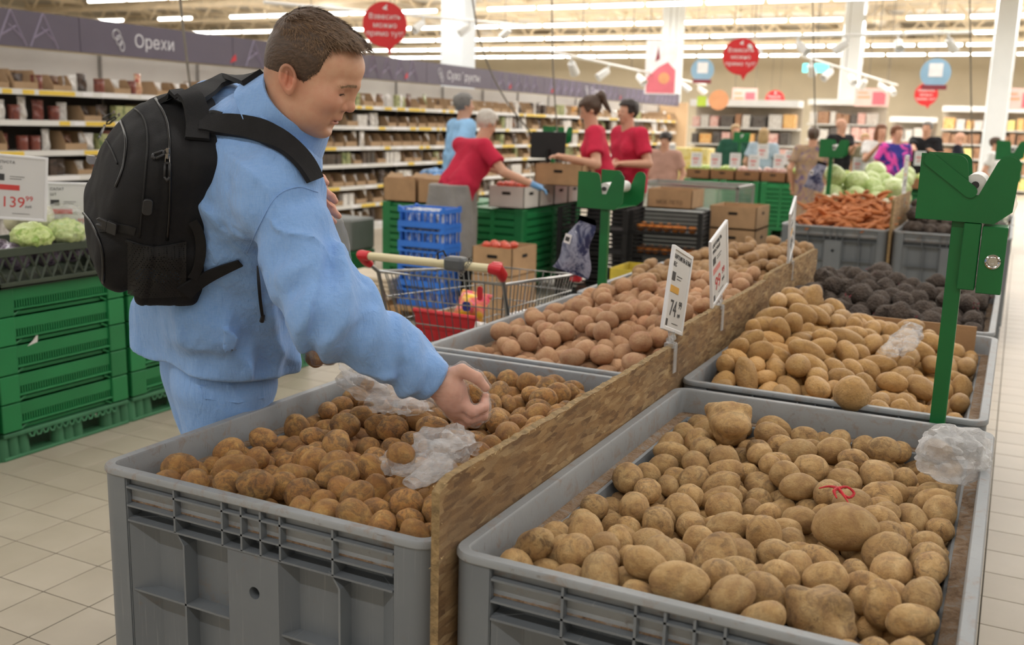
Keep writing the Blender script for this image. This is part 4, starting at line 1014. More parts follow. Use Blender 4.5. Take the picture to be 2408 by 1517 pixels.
def linen():
    t = NT('linen'); v = t.coord()
    a = t.ramp(t.noise(v, 4, 4, 0.6), [(0.3, lin('#79a5e2')), (0.7, lin('#8ab3ec'))])
    w1 = t.noise(t.coord((60, 60, 900)), 1.0, 2); w2 = t.noise(t.coord((900, 900, 60)), 1.0, 2)
    w = t.mix(0.5, w1, w2); a = t.mix(t.ramp(w, [(0.42, (.30,)*3), (0.58, (0, 0, 0))]), a, lin('#a6c8f4'))
    cre = t.noise(t.coord((1, 1, 0.30)), 85, 5, 0.6, 0.35)
    b = t.bump(cre, 0.7, 0.007); b2 = t.n('ShaderNodeBump'); b2.inputs['Strength'].default_value = 0.25; b2.inputs['Distance'].default_value = 0.001; t.l(w, b2.inputs['Height']); t.l(b, b2.inputs['Normal'])
    t.set(Base_Color=a, Roughness=0.85, Normal=b2.outputs[0], Sheen_Weight=0.25); t.b.inputs['Specular IOR Level'].default_value = 0.2; return t.m
def film(name, col, alpha, rough=0.22):
    """thin plastic film: partly see-through, white scatter and shine"""
    t = NT(name); v = t.coord(); n = t.noise(v, 30, 5, 0.7, 0.6)
    tr = t.n('ShaderNodeBsdfTransparent'); mx = t.n('ShaderNodeMixShader'); lw = t.n('ShaderNodeLayerWeight'); lw.inputs[0].default_value = 0.25
    a = t.n('ShaderNodeMapRange'); a.inputs[3].default_value = alpha; a.inputs[4].default_value = min(1, alpha+0.45); t.l(lw.outputs['Facing'], a.inputs[0])
    n2 = t.noise(v, 75, 4, 0.7, 1.2); t.set(Base_Color=lin(col), Roughness=rough, Normal=t.bump(t.mix(0.5, n, n2), 0.9, 0.02)); t.b.inputs['Specular IOR Level'].default_value = 0.8; t.l(a.outputs[0], mx.inputs[0]); t.l(tr.outputs[0], mx.inputs[1]); t.l(t.b.outputs[0], mx.inputs[2]); t.l(mx.outputs[0], t.out.inputs[0]); return t.m
def hairm(name, a, b):
    t = NT(name); v = t.coord((1, 6, 3)); t.set(Base_Color=t.ramp(t.noise(v, 60, 3), [(0.3, lin(a)), (0.7, lin(b))]), Roughness=0.5, Normal=t.bump(t.noise(t.coord((40, 200, 90)), 2, 3), 0.5, 0.004)); return t.m
LINEN = linen(); FILM_CLEAR = film('glove_film', '#f0eae8', 0.09, 0.14); HAIR = hairm('hair', '#3e2e23', '#594434'); HAIRS = hairm('hair_strand', '#58432f', '#8f7053')
MAN = {}

MAN['root'] = man()
# ================================================================== backpack
def tube_on(name, pts, r, mat, parent, inv, sdf, off=0.001, n=24, k=6):
    P = hits([(q[0], q[1]) for q in spline(pts, n)], sdf, off)
    m = MB(); m.ring(P, r, k); me = m.mesh(name, 4.0); me.transform(inv); return obj(name, me, mat, parent)
def ribbon3(name, P, N, width, th, mat, parent, inv):
    """flat webbing through 3D points with surface normals"""
    m = MB(); vs, fs = [], []; n = len(P)
    for i in range(n):
        tg = nrm(P[min(i+1, n-1)]-P[max(i-1, 0)]); nn = nrm(N[i]-tg*(N[i]@tg)); sd = np.cross(tg, nn); w = (width if np.isscalar(width) else width[0]+(width[1]-width[0])*i/(n-1))/2
        vs += [P[i]-sd*w, P[i]-sd*w*0.92+nn*th, P[i]+sd*w*0.92+nn*th, P[i]+sd*w]
    for i in range(n-1):
        for k in range(4): fs.append((4*i+k, 4*i+(k+1) % 4, 4*i+4+(k+1) % 4, 4*i+4+k))
    fs += [(0, 1, 2, 3), (4*n-1, 4*n-2, 4*n-3, 4*n-4)]
    m.add(vs, fs); me = m.mesh(name, 0.8); me.transform(inv); return obj(name, me, mat, parent)
def backpack():
    bz = nrm(J['chest']-J['waist']+RH*0.02); bo = -nrm(BF-bz*(BF@bz)); bl = np.cross(bz, bo); bl = bl if bl@BL > 0 else -bl
    C = dep(410, 540, 2.10)+bl*0.145; R = np.stack([bo, bl, bz], 1)
    def q_(p): return (p-C)@R
    def pack(p):
        q = q_(p)
        d = rbox(q, (0.004, 0, 0), (0.118, 0.150, 0.212), 0.055)
        d = smax(d, ell(q, (-0.10, 0, -0.03), (0.248, 0.30, 0.255)), 0.05)
        fp = rbox(q, (0.103, 0, -0.03), (0.040, 0.125, 0.135), 0.035); d = smin(d, smax(fp, ell(q, (-0.05, 0, -0.05), (0.202, 0.30, 0.225)), 0.03), 0.018)
        fp2 = rbox(q, (0.108, 0, -0.118), (0.045, 0.135, 0.080), 0.035); d = smin(d, smax(fp2, ell(q, (-0.04, 0, -0.09), (0.205, 0.3, 0.19)), 0.03), 0.014)
        sp = rbox(q, (-0.005, -0.140, -0.125), (0.070, 0.022, 0.080), 0.020); d = smin(d, sp, 0.010)
        d = d-0.0035*vnoise(p, 14, 71)-0.002*vnoise(p, 34, 72)
        # seam grooves along the gusset
        g = np.abs(q[:, 0]-0.035-0.15*np.minimum(0, q[:, 2])**2); d = d+0.003*np.exp(-(g/0.004)**2)
        g = np.abs(q[:, 0]+0.020); d = d+0.002*np.exp(-(g/0.003)**2)
        return d
    base = C-bz*0.208
    root = thing('backpack', 'black fabric backpack with zip pockets worn on the bending man\'s back', 'backpack', base.tolist())
    inv = Matrix.Translation((-base).tolist())
    FAB = M('black_fabric', '#1b1b1d', 0.78, 0.18, 30, 0.5, 420, 0.002, spec=0.3); WEB = M('black_webbing', '#161617', 0.6, 0.2, 60, 0.6, 600, 0.002, spec=0.35)
    ZIP = M('zip_tape', '#0e0e10', 0.35, 0.2, 50); MET = M('gunmetal', '#8c8884', 0.3, 0.1, 20, metal=1.0); RUB = M('rubber_pull', '#232325', 0.5)
    me = sdf_mesh('main_body', pack, C-0.45, C+0.45, 0.0050); me.transform(inv); obj('main_body', me, FAB, root)
    for nm, pts, r in (('zipper', [(262, 262), (283, 285), (296, 330), (290, 390), (272, 440)], 0.0032), ('zipper', [(366, 232), (388, 270), (397, 310), (400, 400), (398, 500), (393, 565)], 0.0032),
                       ('seam_piping', [(312, 252), (338, 278), (347, 330), (340, 430), (328, 560)], 0.0022), ('seam_piping', [(232, 305), (258, 345), (276, 385)], 0.002),
                       ('zipper', [(180, 486), (212, 520), (238, 580), (243, 640), (238, 690)], 0.0034), ('pocket_binding', [(296, 566), (360, 582), (434, 572)], 0.0042)):
        tube_on(nm, pts, r, ZIP if nm == 'zipper' else WEB, root, inv, pack)
    def pull(a, b):
        P = [hit(*a, pack, 0.004), hit(*b, pack, 0.006)]; m = MB(); d = nrm(P[1]-P[0]); n = grad(pack, P[0]); s = np.cross(d, n)
        L = np.linalg.norm(P[1]-P[0])
        m.ring([P[0]+s*0.004, P[0]+d*L*0.3+s*0.005, P[0]+d*L*0.3-s*0.005, P[0]-s*0.004], 0.0013, 5, closed=True); me = m.mesh('pull_ring', 4.0); me.transform(inv); obj('pull_ring', me, MET, root)
        m = MB(); 
        for sg in (-1, 1): m.ring([P[0]+d*L*0.28+s*sg*0.0045, P[1]-d*L*0.15+s*sg*0.0055], 0.0032, 6)
        m.ring([P[0]+d*L*0.28+s*0.0045, P[0]+d*L*0.28-s*0.0045], 0.003, 6); m.ring([P[1]-d*L*0.16+s*0.0055, P[1], P[1]-d*L*0.16-s*0.0055], 0.0036, 6); me = m.mesh('zip_pull', 4.0); me.transform(inv); obj('zip_pull', me, RUB, root)
        m = MB(); m.box(tuple(P[0]), (0.008, 0.008, 0.012)); me = m.mesh('zip_slider', bevel=0.002); me.transform(inv); obj('zip_slider', me, MET, root)
    pull((395, 355), (358, 370)); pull((394, 368), (393, 425)); pull((280, 270), (250, 292)); pull((268, 264), (240, 280)); pull((246, 296), (232, 326))
    # usb port cover
    p = hit(347, 486, pack, 0.002); n = grad(pack, p); m = MB(); m.prism(rrect(0.020, 0.036, 0.008), -0.003, 0.006); me = m.mesh('port_cover', 0.6, bevel=0.0015)
    me.transform(inv @ Matrix.Translation(p.tolist()) @ Matrix((np.cross(bz, n).tolist(), np.cross(n, np.cross(bz, n)).tolist(), n.tolist())).transposed().to_4x4()); obj('port_cover', me, RUB, root)
    # metal badge with a stepped mark
    p = hit(216, 376, pack, 0.001); n = grad(pack, p); u = nrm(bz-n*(bz@n)); s = np.cross(u, n); X = inv @ Matrix.Translation(p.tolist()) @ Matrix((s.tolist(), u.tolist(), n.tolist())).transposed().to_4x4()
    m = MB(); m.prism([(-0.020, -0.017), (0.010, -0.017), (0.020, -0.006), (0.020, 0.017), (-0.010, 0.017), (-0.020, 0.006)], 0, 0.002); me = m.mesh('badge', bevel=0.0006); me.transform(X); bd = obj('badge', me, M('badge_metal', '#b9b5ab', 0.28, 0.06, 20, metal=1.0), root)
    m = MB()
    for x0, x1, y0, y1 in ((-0.013, -0.009, -0.012, 0.006), (-0.013, 0.002, 0.004, 0.008), (-0.002, 0.002, -0.010, 0.008), (-0.002, 0.013, -0.010, -0.006), (0.009, 0.013, -0.010, 0.012), (-0.013, 0.004, -0.015, -0.012)): m.bx(x0, x1, y0, y1, 0.002, 0.0026)
    me = m.mesh('badge_mark'); me.transform(X); obj('badge_mark', me, M('badge_dark', '#2c2a28', 0.5), bd)
    # side-release buckle and compression strap
    P = hits([(q[0], q[1]) for q in spline([(236, 536), (262, 534), (300, 540), (318, 546)], 10)], pack, 0.001); N = grads(pack, P); ribbon3('compression_strap', P, N, 0.020, 0.002, WEB, root, inv)
    p = hit(266, 534, pack, 0.002); n = grad(pack, p); u = nrm(bz-n*(bz@n)); s = np.cross(u, n); X = inv @ Matrix.Translation(p.tolist()) @ Matrix((s.tolist(), u.tolist(), n.tolist())).transposed().to_4x4()
    m = MB(); m.prism(rrect(0.022, 0.028, 0.004), 0, 0.008); m.prism([(-0.011, -0.012), (-0.030, -0.012), (-0.036, -0.006), (-0.030, -0.004), (-0.022, -0.004), (-0.022, 0.004), (-0.030, 0.004), (-0.036, 0.006), (-0.030, 0.012), (-0.011, 0.012)], 0.001, 0.007); me = m.mesh('buckle', bevel=0.001); me.transform(X); obj('buckle', me, RUB, root)
    # mesh pocket with a blue bottle foot glinting through
    def net_mat():
        t = NT('pocket_net'); tr = t.n('ShaderNodeBsdfTransparent'); mx = t.n('ShaderNodeMixShader'); vo = t.n('ShaderNodeTexVoronoi'); vo.inputs['Scale'].default_value = 230; vo.inputs['Randomness'].default_value = 0.15; t.l(t.coord(), vo.inputs['Vector'])
        st = t.ramp(vo.outputs['Distance'], [(0.24, (0, 0, 0)), (0.30, (1, 1, 1))]); t.set(Base_Color=lin('#101011'), Roughness=0.7); t.l(st, mx.inputs[0]); t.l(tr.outputs[0], mx.inputs[1]); t.l(t.b.outputs[0], mx.inputs[2]); t.l(mx.outputs[0], t.out.inputs[0]); return t.m
    g = MB(); nu, nv = 26, 20
    def hgrid(mb_, fn, nu, nv, off):
        uv = [(i/(nu-1), j/(nv-1)) for i in range(nu) for j in range(nv)]; P = hits([fn(*q) for q in uv], pack, off)
        mb_.add(P.tolist(), [(i*nv+j, (i+1)*nv+j, (i+1)*nv+j+1, i*nv+j+1) for i in range(nu-1) for j in range(nv-1)])
    hgrid(g, lambda u, v: (300+138*u, (568+14*math.sin(PI*u))*(1-v)+(704-6*u-13*max(0, 0.25-u)*4)*v), nu, nv, 0.006)
    me = g.mesh('mesh_pocket', 4.0); me.transform(inv); obj('mesh_pocket', me, net_mat(), root)
    for (px, py, w, h, c) in ((345, 650, 26, 14, '#5b86b8'), (400, 655, 24, 12, '#7fa6cf')):
        gm = MB(); hgrid(gm, lambda u, v: (px-w+2*w*u, py-h+2*h*v-6*math.sin(PI*u)), 8, 6, 0.003); me = gm.mesh('blue_lining', 4.0); me.transform(inv); obj('blue_lining', me, M('pocket_blue'+c[1:], c, 0.5, 0.3, 60), root)
    # carry handle
    P = spline([hit(392, 236, pack, 0.0), hit(420, 222, pack, 0.020), hit(452, 232, pack, 0.030), hit(466, 285, pack, 0.010), hit(464, 330, pack, 0.002)], 20); ribbon3('carry_handle', P, grads(pack, P), 0.050, 0.008, FAB, root, inv)
    # shoulder straps laid on the shirt
    sh = MAN['shirt']; both = lambda p: np.minimum(sh(p), pack(p))
    def strap(name, pts, width, mat, off=0.007, th=0.010, n=26, f=both, t0=1.6):
        P = list(hits([(q[0], q[1]) for q in spline(pts, n)], f, off, t0))
        for _ in range(3): P = [P[0]]+[(P[i-1]+2*P[i]+P[i+1])/4 for i in range(1, len(P)-1)]+[P[-1]]
        N = grads(f, P, 0.015)
        for _ in range(8): N = np.concatenate([N[:1], (N[:-2]+2*N[1:-1]+N[2:])/4, N[-1:]])
        for _ in range(4): P = [P[0]]+[(P[i-1]+2*P[i]+P[i+1])/4 for i in range(1, len(P)-1)]+[P[-1]]
        ribbon3(name, P, N, width, th, mat, root, inv)
    strap('shoulder_strap', [(470, 296), (520, 294), (590, 298), (640, 318), (690, 354), (722, 392), (738, 425)], 0.048, FAB)
    strap('shoulder_strap', [(446, 242), (480, 215), (520, 195), (560, 184), (596, 186)], 0.050, FAB)
    strap('load_strap', [(478, 268), (500, 266), (520, 272)], 0.016, WEB, th=0.002, n=8)
    strap('lower_strap', [(432, 690), (470, 660), (515, 638), (566, 618)], (0.045, 0.018), FAB, th=0.004, n=12)
    strap('webbing', [(452, 520), (470, 545), (474, 590), (466, 635), (452, 655)], 0.022, WEB, off=0.010, th=0.002, n=14)
    strap('webbing_tail', [(607, 628), (609, 670), (612, 710), (617, 742)], 0.007, WEB, th=0.002, n=10)
    p = hit(617, 748, sh, 0.004); m = MB(); m.ring([p-bz*0.010, p+bz*0.010], [0.0055, 0.0045], 8); me = m.mesh('strap_end'); me.transform(inv); obj('strap_end', me, RUB, root)
    return root
backpack()

# ================================================================== hall shell
CEIL = M('ceiling_deck', '#c6bfb2', 0.8, 0.12, 0.6, 0.3, 3, 0.05); STEEL = M('beige_steel', '#d8c8ad', 0.6, 0.10, 2); WALL = M('wall_paint', '#d9cdb4', 0.8, 0.05, 0.6)
WHITE = M('white_paint', '#e6e6e4', 0.5, 0.04, 3); CABLE = M('cable', '#6f675c', 0.6); DARKM = M('dark_metal', '#2a2a2c', 0.5)
HX0, HX1, HY0, HY1, HZ_ = -46.0, 24.0, -11.0, 56.0, 6.6
m = MB(); m.bx(HX0, HX1, HY0, HY1, HZ_, HZ_+0.1); ceil = struct(m.build('ceiling', CEIL))
for nm, b in (('wall_back', (HX0, HX1, HY1-0.2, HY1, 0, HZ_)), ('wall_front', (HX0, HX1, HY0, HY0+0.2, 0, HZ_)), ('wall_left', (HX0, HX0+0.2, HY0+.2, HY1-.2, 0, HZ_)), ('wall_right', (HX1-0.2, HX1, HY0+.2, HY1-.2, 0, HZ_))):
    m = MB(); m.bx(b[0], b[1], b[2], b[3], b[4], b[5]); struct(m.build(nm, WALL))
# roof trusses (lattice girders along x) and purlins along y
def truss_mesh(L, h):
    m = MB(); m.bx(-L/2, L/2, -0.09, 0.09, h-0.18, h); m.bx(-L/2, L/2, -0.08, 0.08, 0, 0.15); n = int(L/1.6)
    for k in range(n):
        x0 = -L/2+L*k/n; x1 = x0+L/n/2; x2 = x0+L/n
        m.ring([(x0, 0, 0.07), (x1, 0, h-0.1)], 0.05, 4); m.ring([(x1, 0, h-0.1), (x2, 0, 0.07)], 0.05, 4)
    return m.mesh('roof_truss')
tm = truss_mesh(66.0, 1.05); tm.materials.append(STEEL)
for k, y in enumerate(np.arange(10.4, 54, 4.8)):
    o = obj('roof_truss', tm, STEEL, None, loc=(-11, y, HZ_-1.12)); o['kind'] = 'structure'; o['label'] = 'beige lattice roof truss above the light rows'
pm = MB(); pm.bx(-0.07, 0.07, 8, 55.5, -0.18, 0); pmm = pm.mesh('roof_purlin'); pmm.materials.append(STEEL)
for x in np.arange(-40, 22, 2.6):
    o = obj('roof_purlin', pmm, STEEL, None, loc=(x, 0, HZ_-0.004)); o['kind'] = 'structure'
dm = MB(); dm.ring([(0, 9, 0), (0, 55, 0)], 0.32, 14); dmm = dm.mesh('air_duct', 4.0)
for x in (-24.0, -5.5, 9.0): o = obj('air_duct', dmm, M('duct', '#b8ac98', 0.5, 0.1, 1, metal=0.2), None, loc=(x, 0, HZ_-0.62)); tag(o, 'round beige air duct hung under the roof deck', 'air duct', 'roof air ducts')
COLS = [(1078, 60, 21.0, 0.55, 'tall white column behind the dried fruit shelves'), (1578, 165, 30.0, 0.55, 'pale column behind the hanging red banner'), (1998, 200, 30.0, 0.55, 'pale blue-white column between two pink hanging posters'), (2356, 160, 24.0, 0.5, 'white column beside the far bread counter')]
COLP = [dep(*c_[:3]) for c_ in COLS]
# tube light rows
TUBE = M('lit_tube', '#fffaf0', 0.4, 0.0, 1, emit=9.0); HOUS = M('light_housing', '#e2ded6', 0.5)
lm = MB(); lm.bx(-0.78, 0.78, -0.055, 0.055, 0.03, 0.085); lmm = lm.mesh('housing'); lmm.materials.append(HOUS)
tmh = MB(); tmh.ring([(-0.75, 0, 0.0), (0.75, 0, 0.0)], 0.05, 8); tmm = tmh.mesh('tube', 4.0); tmm.materials.append(TUBE)
rs = np.random.RandomState(3)
ROWN = ['twelfth', 'eleventh', 'tenth', 'ninth', 'eighth', 'seventh', 'sixth', 'fifth', 'fourth', 'third', 'second', 'first']
for ri, (y, k) in enumerate(LIGHT_ROWS):
    if y < 20: continue
    half = y*0.62
    for i, x in enumerate(np.arange(max(-38, -y*0.50-half), min(16, -y*0.50+half+3), 1.66)):
        px_d = np.array([x, y, LIGHT_Z])-CAMP; q = px_d@CF
        ppx = IW/2+FLPX*(px_d@CR)/q; ppy = IH/2-FLPX*(px_d@CU)/q
        if not (-40 < ppx < IW+40 and -30 < ppy < 400) or rs.rand() < 0.06 or any(abs(x-c_[0]) < 1.1 and abs(y-c_[1]) < .5 for c_ in COLP): continue
        t = thing('strip_light', 'lit white strip light in the %s light row counted from the back wall' % ROWN[ri], 'ceiling light', (x, y, LIGHT_Z), 0, 'ceiling strip lights')
        obj('housing', lmm, HOUS, t); obj('tube', tmm, TUBE, t)
# suspended light tracks with white spotlights
def spot_mesh():
    m = MB(); m.cyl((0, 0, 0), (0, 0, -0.10), 0.018, n=8); me1 = m.mesh('stem', 4.0)
    m = MB(); m.lathe([(0.045, 0), (0.06, 0.02), (0.07, 0.2), (0.075, 0.24), (0.06, 0.24), (0.05, 0.2)], 14, Matrix.Translation((0, 0, -0.10)) @ Matrix.Rotation(2.2, 4, 'Y')); me2 = m.mesh('lamp_head', 0.8)
    for q in (me1, me2): q.materials.append(WHITE)
    return me1, me2
s1, s2 = spot_mesh()
def track(p0, p1, n, label):
    p0 = np.asarray(p0); p1 = np.asarray(p1); d = p1-p0
    t = thing('light_track', label, 'light track', p0.tolist()); m = MB(); m.ring([(0, 0, 0), tuple(d)], 0.022, 4); m.build('rail', WHITE, t)
    for k in range(4):
        q = d*(k+0.5)/4; m = MB(); m.cyl(tuple(q), (q[0], q[1], q[2]+HZ_-p0[2]-q[2]-.2), 0.006, n=5); m.build('hanger', CABLE, t)
    for k in range(n):
        c = p0+d*(k+0.5)/n; s = thing('spotlight', 'white cylinder spotlight clipped to '+label.split(' ', 1)[1], 'spotlight', c.tolist(), rs.uniform(0, 6), 'track spotlights'); obj('stem', s1, WHITE, s); obj('lamp_head', s2, WHITE, s)
track(dep(620, 5, 13.0), dep(1240, 60, 20.0), 5, 'sloping white light track over the nut shelves')
track(dep(1290, 120, 14.0), dep(1660, 200, 26.0), 6, 'white light track ending beside the round info sign')
track(dep(1700, 90, 15.0), dep(2290, 76, 15.0), 5, 'long white light track above the vegetable bins')
track(dep(1880, 130, 16.0), dep(2110, 200, 24.0), 6, 'white light track over the far counters')
# columns
def column(x, y, w, label):
    m = MB(); m.bx(-w/2, w/2, -w/2, w/2, 0, HZ_); o = m.build('column', M('column_white', '#d5dadd', 0.6, 0.05, 1), None, bevel=0.03, loc=(x, y, 0)); o['kind'] = 'structure'; o['label'] = label
for px, py, d, w, lab in COLS:
    p = dep(px, py, d); column(p[0], p[1], w, lab)

# ================================================================== long shelving unit on the side aisle
GX, GY0, GY1 = -7.8, 4.6, 24.6
SHELVES = [0.10, 0.358, 0.604, 0.888, 1.115, 1.38, 1.645]
SHW = M('shelf_white', '#dfddd8', 0.45, 0.04, 5); BACKP = M('shelf_back', '#4b4744', 0.7, 0.1, 4); PLUM = M('header_plum', '#5b5363', 0.5, 0.05, 3); PLUML = M('header_line', '#9389a0', 0.5); YEL = M('label_yellow', '#e8c648', 0.5, 0.05, 10); LBW = M('label_white', '#eceaea', 0.5, 0.03, 10); TXTW = M('print_white', '#d8d6dc', 0.5)
g = thing('shelving_unit', 'long white supermarket shelving unit with plum header over nuts and dried fruit', 'shelving', (GX, GY0, 0))
L = GY1-GY0
m = MB(); m.bx(-0.52, -0.50, 0, L, 0.05, 2.02); m.build('back_panel', BACKP, g)
m = MB(); m.bx(-0.5, 0.0, 0, L, 0.0, 0.085); m.build('plinth', SHW, g)
for n_, z in enumerate(SHELVES):
    sh = MB(); sh.bx(-0.50, 0.0, 0, L, z-0.025, z); so = sh.build('shelf', SHW, g)
    r = MB(); r.bx(0.0, 0.008, 0, L, z-0.045, z+0.004); r.build('price_rail', SHW, so)
    rsl = np.random.RandomState(40+n_); y = 0.1
    while y < L-0.4:
        w = rsl.uniform(0.08, 0.2) if rsl.rand() < .55 else rsl.uniform(.3, .5); px_y = GY0+y
        if rsl.rand() < 0.85:
            q = MB(); q.bx(0.008, 0.0105, y, y+w, z-0.041, z-0.002); q.build('price_label', YEL if rsl.rand() < 0.55 else LBW, so)
        y += w+rsl.uniform(0.01, 0.16)*(1 if px_y < 16 else 1.8)
m = MB(); m.bx(-0.50, -0.485, 0, L, 1.66, 2.02); m.build('upper_panel', M('upper_panel', '#d9d4cc', 0.5, 0.04, 3), g)
for y in np.arange(0, L+0.1, 1.333):
    m = MB(); m.bx(-0.485, -0.46, y-0.012, y+0.012, 0.05, 2.02); m.build('upright', M('upright', '#8f8a84', 0.5), g)
# header boards with line pattern, words and red flecks
hy = 0.0; hk = 0
HTEXT = {7.05: 'Орехи', 13.0: 'Сухофрукты', 18.6: 'Семечки'}
for y in np.arange(0, L, 2.0):
    m = MB(); m.bx(0.02, 0.045, y+0.004, y+1.996, 2.0, 2.305); hb = m.build('header_board', PLUM, g)
    yc = GY0+y+1.0
    if abs(yc-7.05) < 0.9 or abs(yc-13.0) < 1.0 or abs(yc-18.6) < 1.0: continue
    m = MB(); n = 5
    for k in range(n):
        ya = y+0.2+1.6*k/n; 
        for (a, b) in (((ya, 2.01), (ya+0.14, 2.30)), ((ya+0.28, 2.01), (ya+0.14, 2.30)), ((ya+.03, 2.08), (ya+0.19, 2.17)), ((ya+.25, 2.07), (ya+.11, 2.18))):
            m.ring([(0.0455, a[0], a[1]), (0.0455, b[0], b[1])], 0.0085, 4)
    m.build('line_pattern', PLUML, hb)
RED = M('fleck_red', '#c32230', 0.5)
for y, word in HTEXT.items():
    text(word, 0.17, TXTW, g, (0.047, y-GY0+0.18, 2.145), (PI/2, 0, PI/2), 'LEFT', 0.001)
    m = MB()
    for k in range(3):
        a = [(0.047, y-GY0-0.03+0.045*math.cos(t)*(1-.2*k)+0.03*k, 2.19-0.05*k+0.045*math.sin(t)) for t in np.linspace(0, 2*PI, 14)[:-1]]; m.ring(a, 0.006, 4, closed=True)
    m.build('nut_icon', TXTW, g)
for y in (8.55, 12.0, 15.2, 16.9, 20.4):
    m = MB(); m.prism([(0, 0), (0.10, 0.03), (0.09, 0.10), (0.04, 0.06)], 0, 0.002, Matrix.Translation((0.046, y-GY0, 2.03)) @ Matrix.Rotation(PI/2, 4, 'Z') @ Matrix.Rotation(PI/2, 4, 'X')); m.build('red_fleck', RED, g)
# end panel of birch ply
m = MB(); m.bx(-0.55, 0.25, 0, 0.05, 0, 2.1); tag(m.build('end_panel', M('birch', '#d6b48c', 0.6, 0.06, 2), None, loc=(GX, GY1+0.05, 0)), 'tall birch plywood end panel closing the long shelving unit', 'panel')

# ---- packs on the shelves
def bag_mesh(w, h, d, seed):
    rsb = np.random.RandomState(seed); nu, nv = 9, 9; m = MB()
    def f(side):
        def fn(u, v):
            x = (u-.5)*w; z = v*h; e = (1-(2*u-1)**4)*(1-(2*v-1)**4)**0.7; b = d/2*e*(1+0.3*math.sin(5*u+seed+7*v*side))*(1.25-0.5*v)
            return (side*b, x*(0.92+0.08*abs(2*v-1)), z)
        return fn
    m.grid(f(1), nu, nv); m.grid(f(-1), nu, nv); m.bx(-0.003, 0.003, -w/2, w/2, h-0.012, h+0.012); return m.mesh('pack', 4.0)
def tray_mesh(w, h, d):
    m = MB(); t = 0.004
    m.bx(-d/2, d/2, -w/2, w/2, 0, t); m.bx(-d/2, -d/2+t, -w/2, w/2, 0, h); m.bx(d/2-t, d/2, -w/2, w/2, 0, h*0.38)
    for s in (-1, 1): m.prism([(-d/2, 0), (d/2, 0), (d/2, h*0.38), (d/2-0.06, h), (-d/2, h)], s*(w/2)-t/2, s*(w/2)+t/2, Matrix.Rotation(PI/2, 4, 'X'))
    return m.mesh('display_tray')
def carton_mesh(w, h, d): m = MB(); m.bx(-d/2, d/2, -w/2, w/2, 0, h); return m.mesh('carton', bevel=0.003)
def tub_mesh(r, h): m = MB(); m.lathe([(r*.85, 0), (r*.95, .01), (r, h*.8), (r*.95, h*.85), (r*1.02, h*.86), (r*1.02, h), (r*.9, h)], 14); return m.mesh('tub', 0.7)
def pack_mat(nm, c1, c2, rough=0.3, sc=9):
    t = NT(nm); v = t.coord(rnd=True); t.set(Base_Color=t.ramp(t.noise(v, sc, 4, 0.7, 0.8), [(0.40, lin(c1)), (0.52, lin(c2)), (0.7, lin(c1))]), Roughness=rough, Coat_Weight=0.3); return t.m
PK = {'dark': pack_mat('pack_dark', '#2b2523', '#57463c'), 'nut': pack_mat('pack_nuts', '#8a5f42', '#4b3226', .3, 25), 'clear': pack_mat('pack_clear', '#c9bdae', '#eeeae6', .18, 10), 'red': pack_mat('pack_red', '#b83a30', '#d9b48e'), 'green': pack_mat('pack_green', '#55683a', '#b0b07c'),
      'white': pack_mat('pack_white', '#e6e3de', '#c2bcb6', .3, 18), 'purple': pack_mat('pack_plum', '#45324a', '#2d2430'), 'orange': pack_mat('pack_orange', '#c97a34', '#e3b25e'), 'berry': pack_mat('pack_berry', '#5b2d2c', '#8a4a3c', .3, 30)}
LABEL = {'dark': 'dark glossy pack', 'nut': 'brown pack of nuts', 'clear': 'clear crinkly bag', 'red': 'red and beige pack', 'green': 'olive green pack', 'white': 'white pack', 'purple': 'plum coloured pack', 'orange': 'orange pack', 'berry': 'pack of dark dried berries'}
SHN = ['bottom shelf', 'second shelf from the floor', 'third shelf from the floor', 'fourth shelf from the floor', 'fifth shelf from the floor', 'sixth shelf from the floor', 'top shelf']
BAGM = [bag_mesh(w, h, d, s) for s, (w, h, d) in enumerate(((.12, .18, .06), (.14, .16, .07), (.10, .20, .05), (.16, .15, .08)))]
TRAYM = [tray_mesh(.24, .17, .3), tray_mesh(.2, .14, .28)]; CARTM = [carton_mesh(.09, .17, .06), carton_mesh(.11, .15, .08)]; TUBM = tub_mesh(.05, .13)
TRAYC = M('tray_card', '#a98c6c', .85, .1, 8); rs = np.random.RandomState(77); counts = {}
def on_shelf(nm, me, mat, y, z, x, lab, cat, rz=0.0, sc=1.0):
    c = counts.get(nm, 0)
    if c >= 290: return None
    counts[nm] = c+1
    mm = me.copy() if False else me
    o = bpy.data.objects.new(nm, mm); COL.objects.link(o); o.location = (x, y, z); o.rotation_euler = (0, 0, rz); o.scale = (sc,)*3
    if len(mm.materials) == 0: mm.materials.append(mat)
    o.material_slots[0].link = 'OBJECT'; o.material_slots[0].material = mat
    return tag(o, lab, cat, lab+' group')
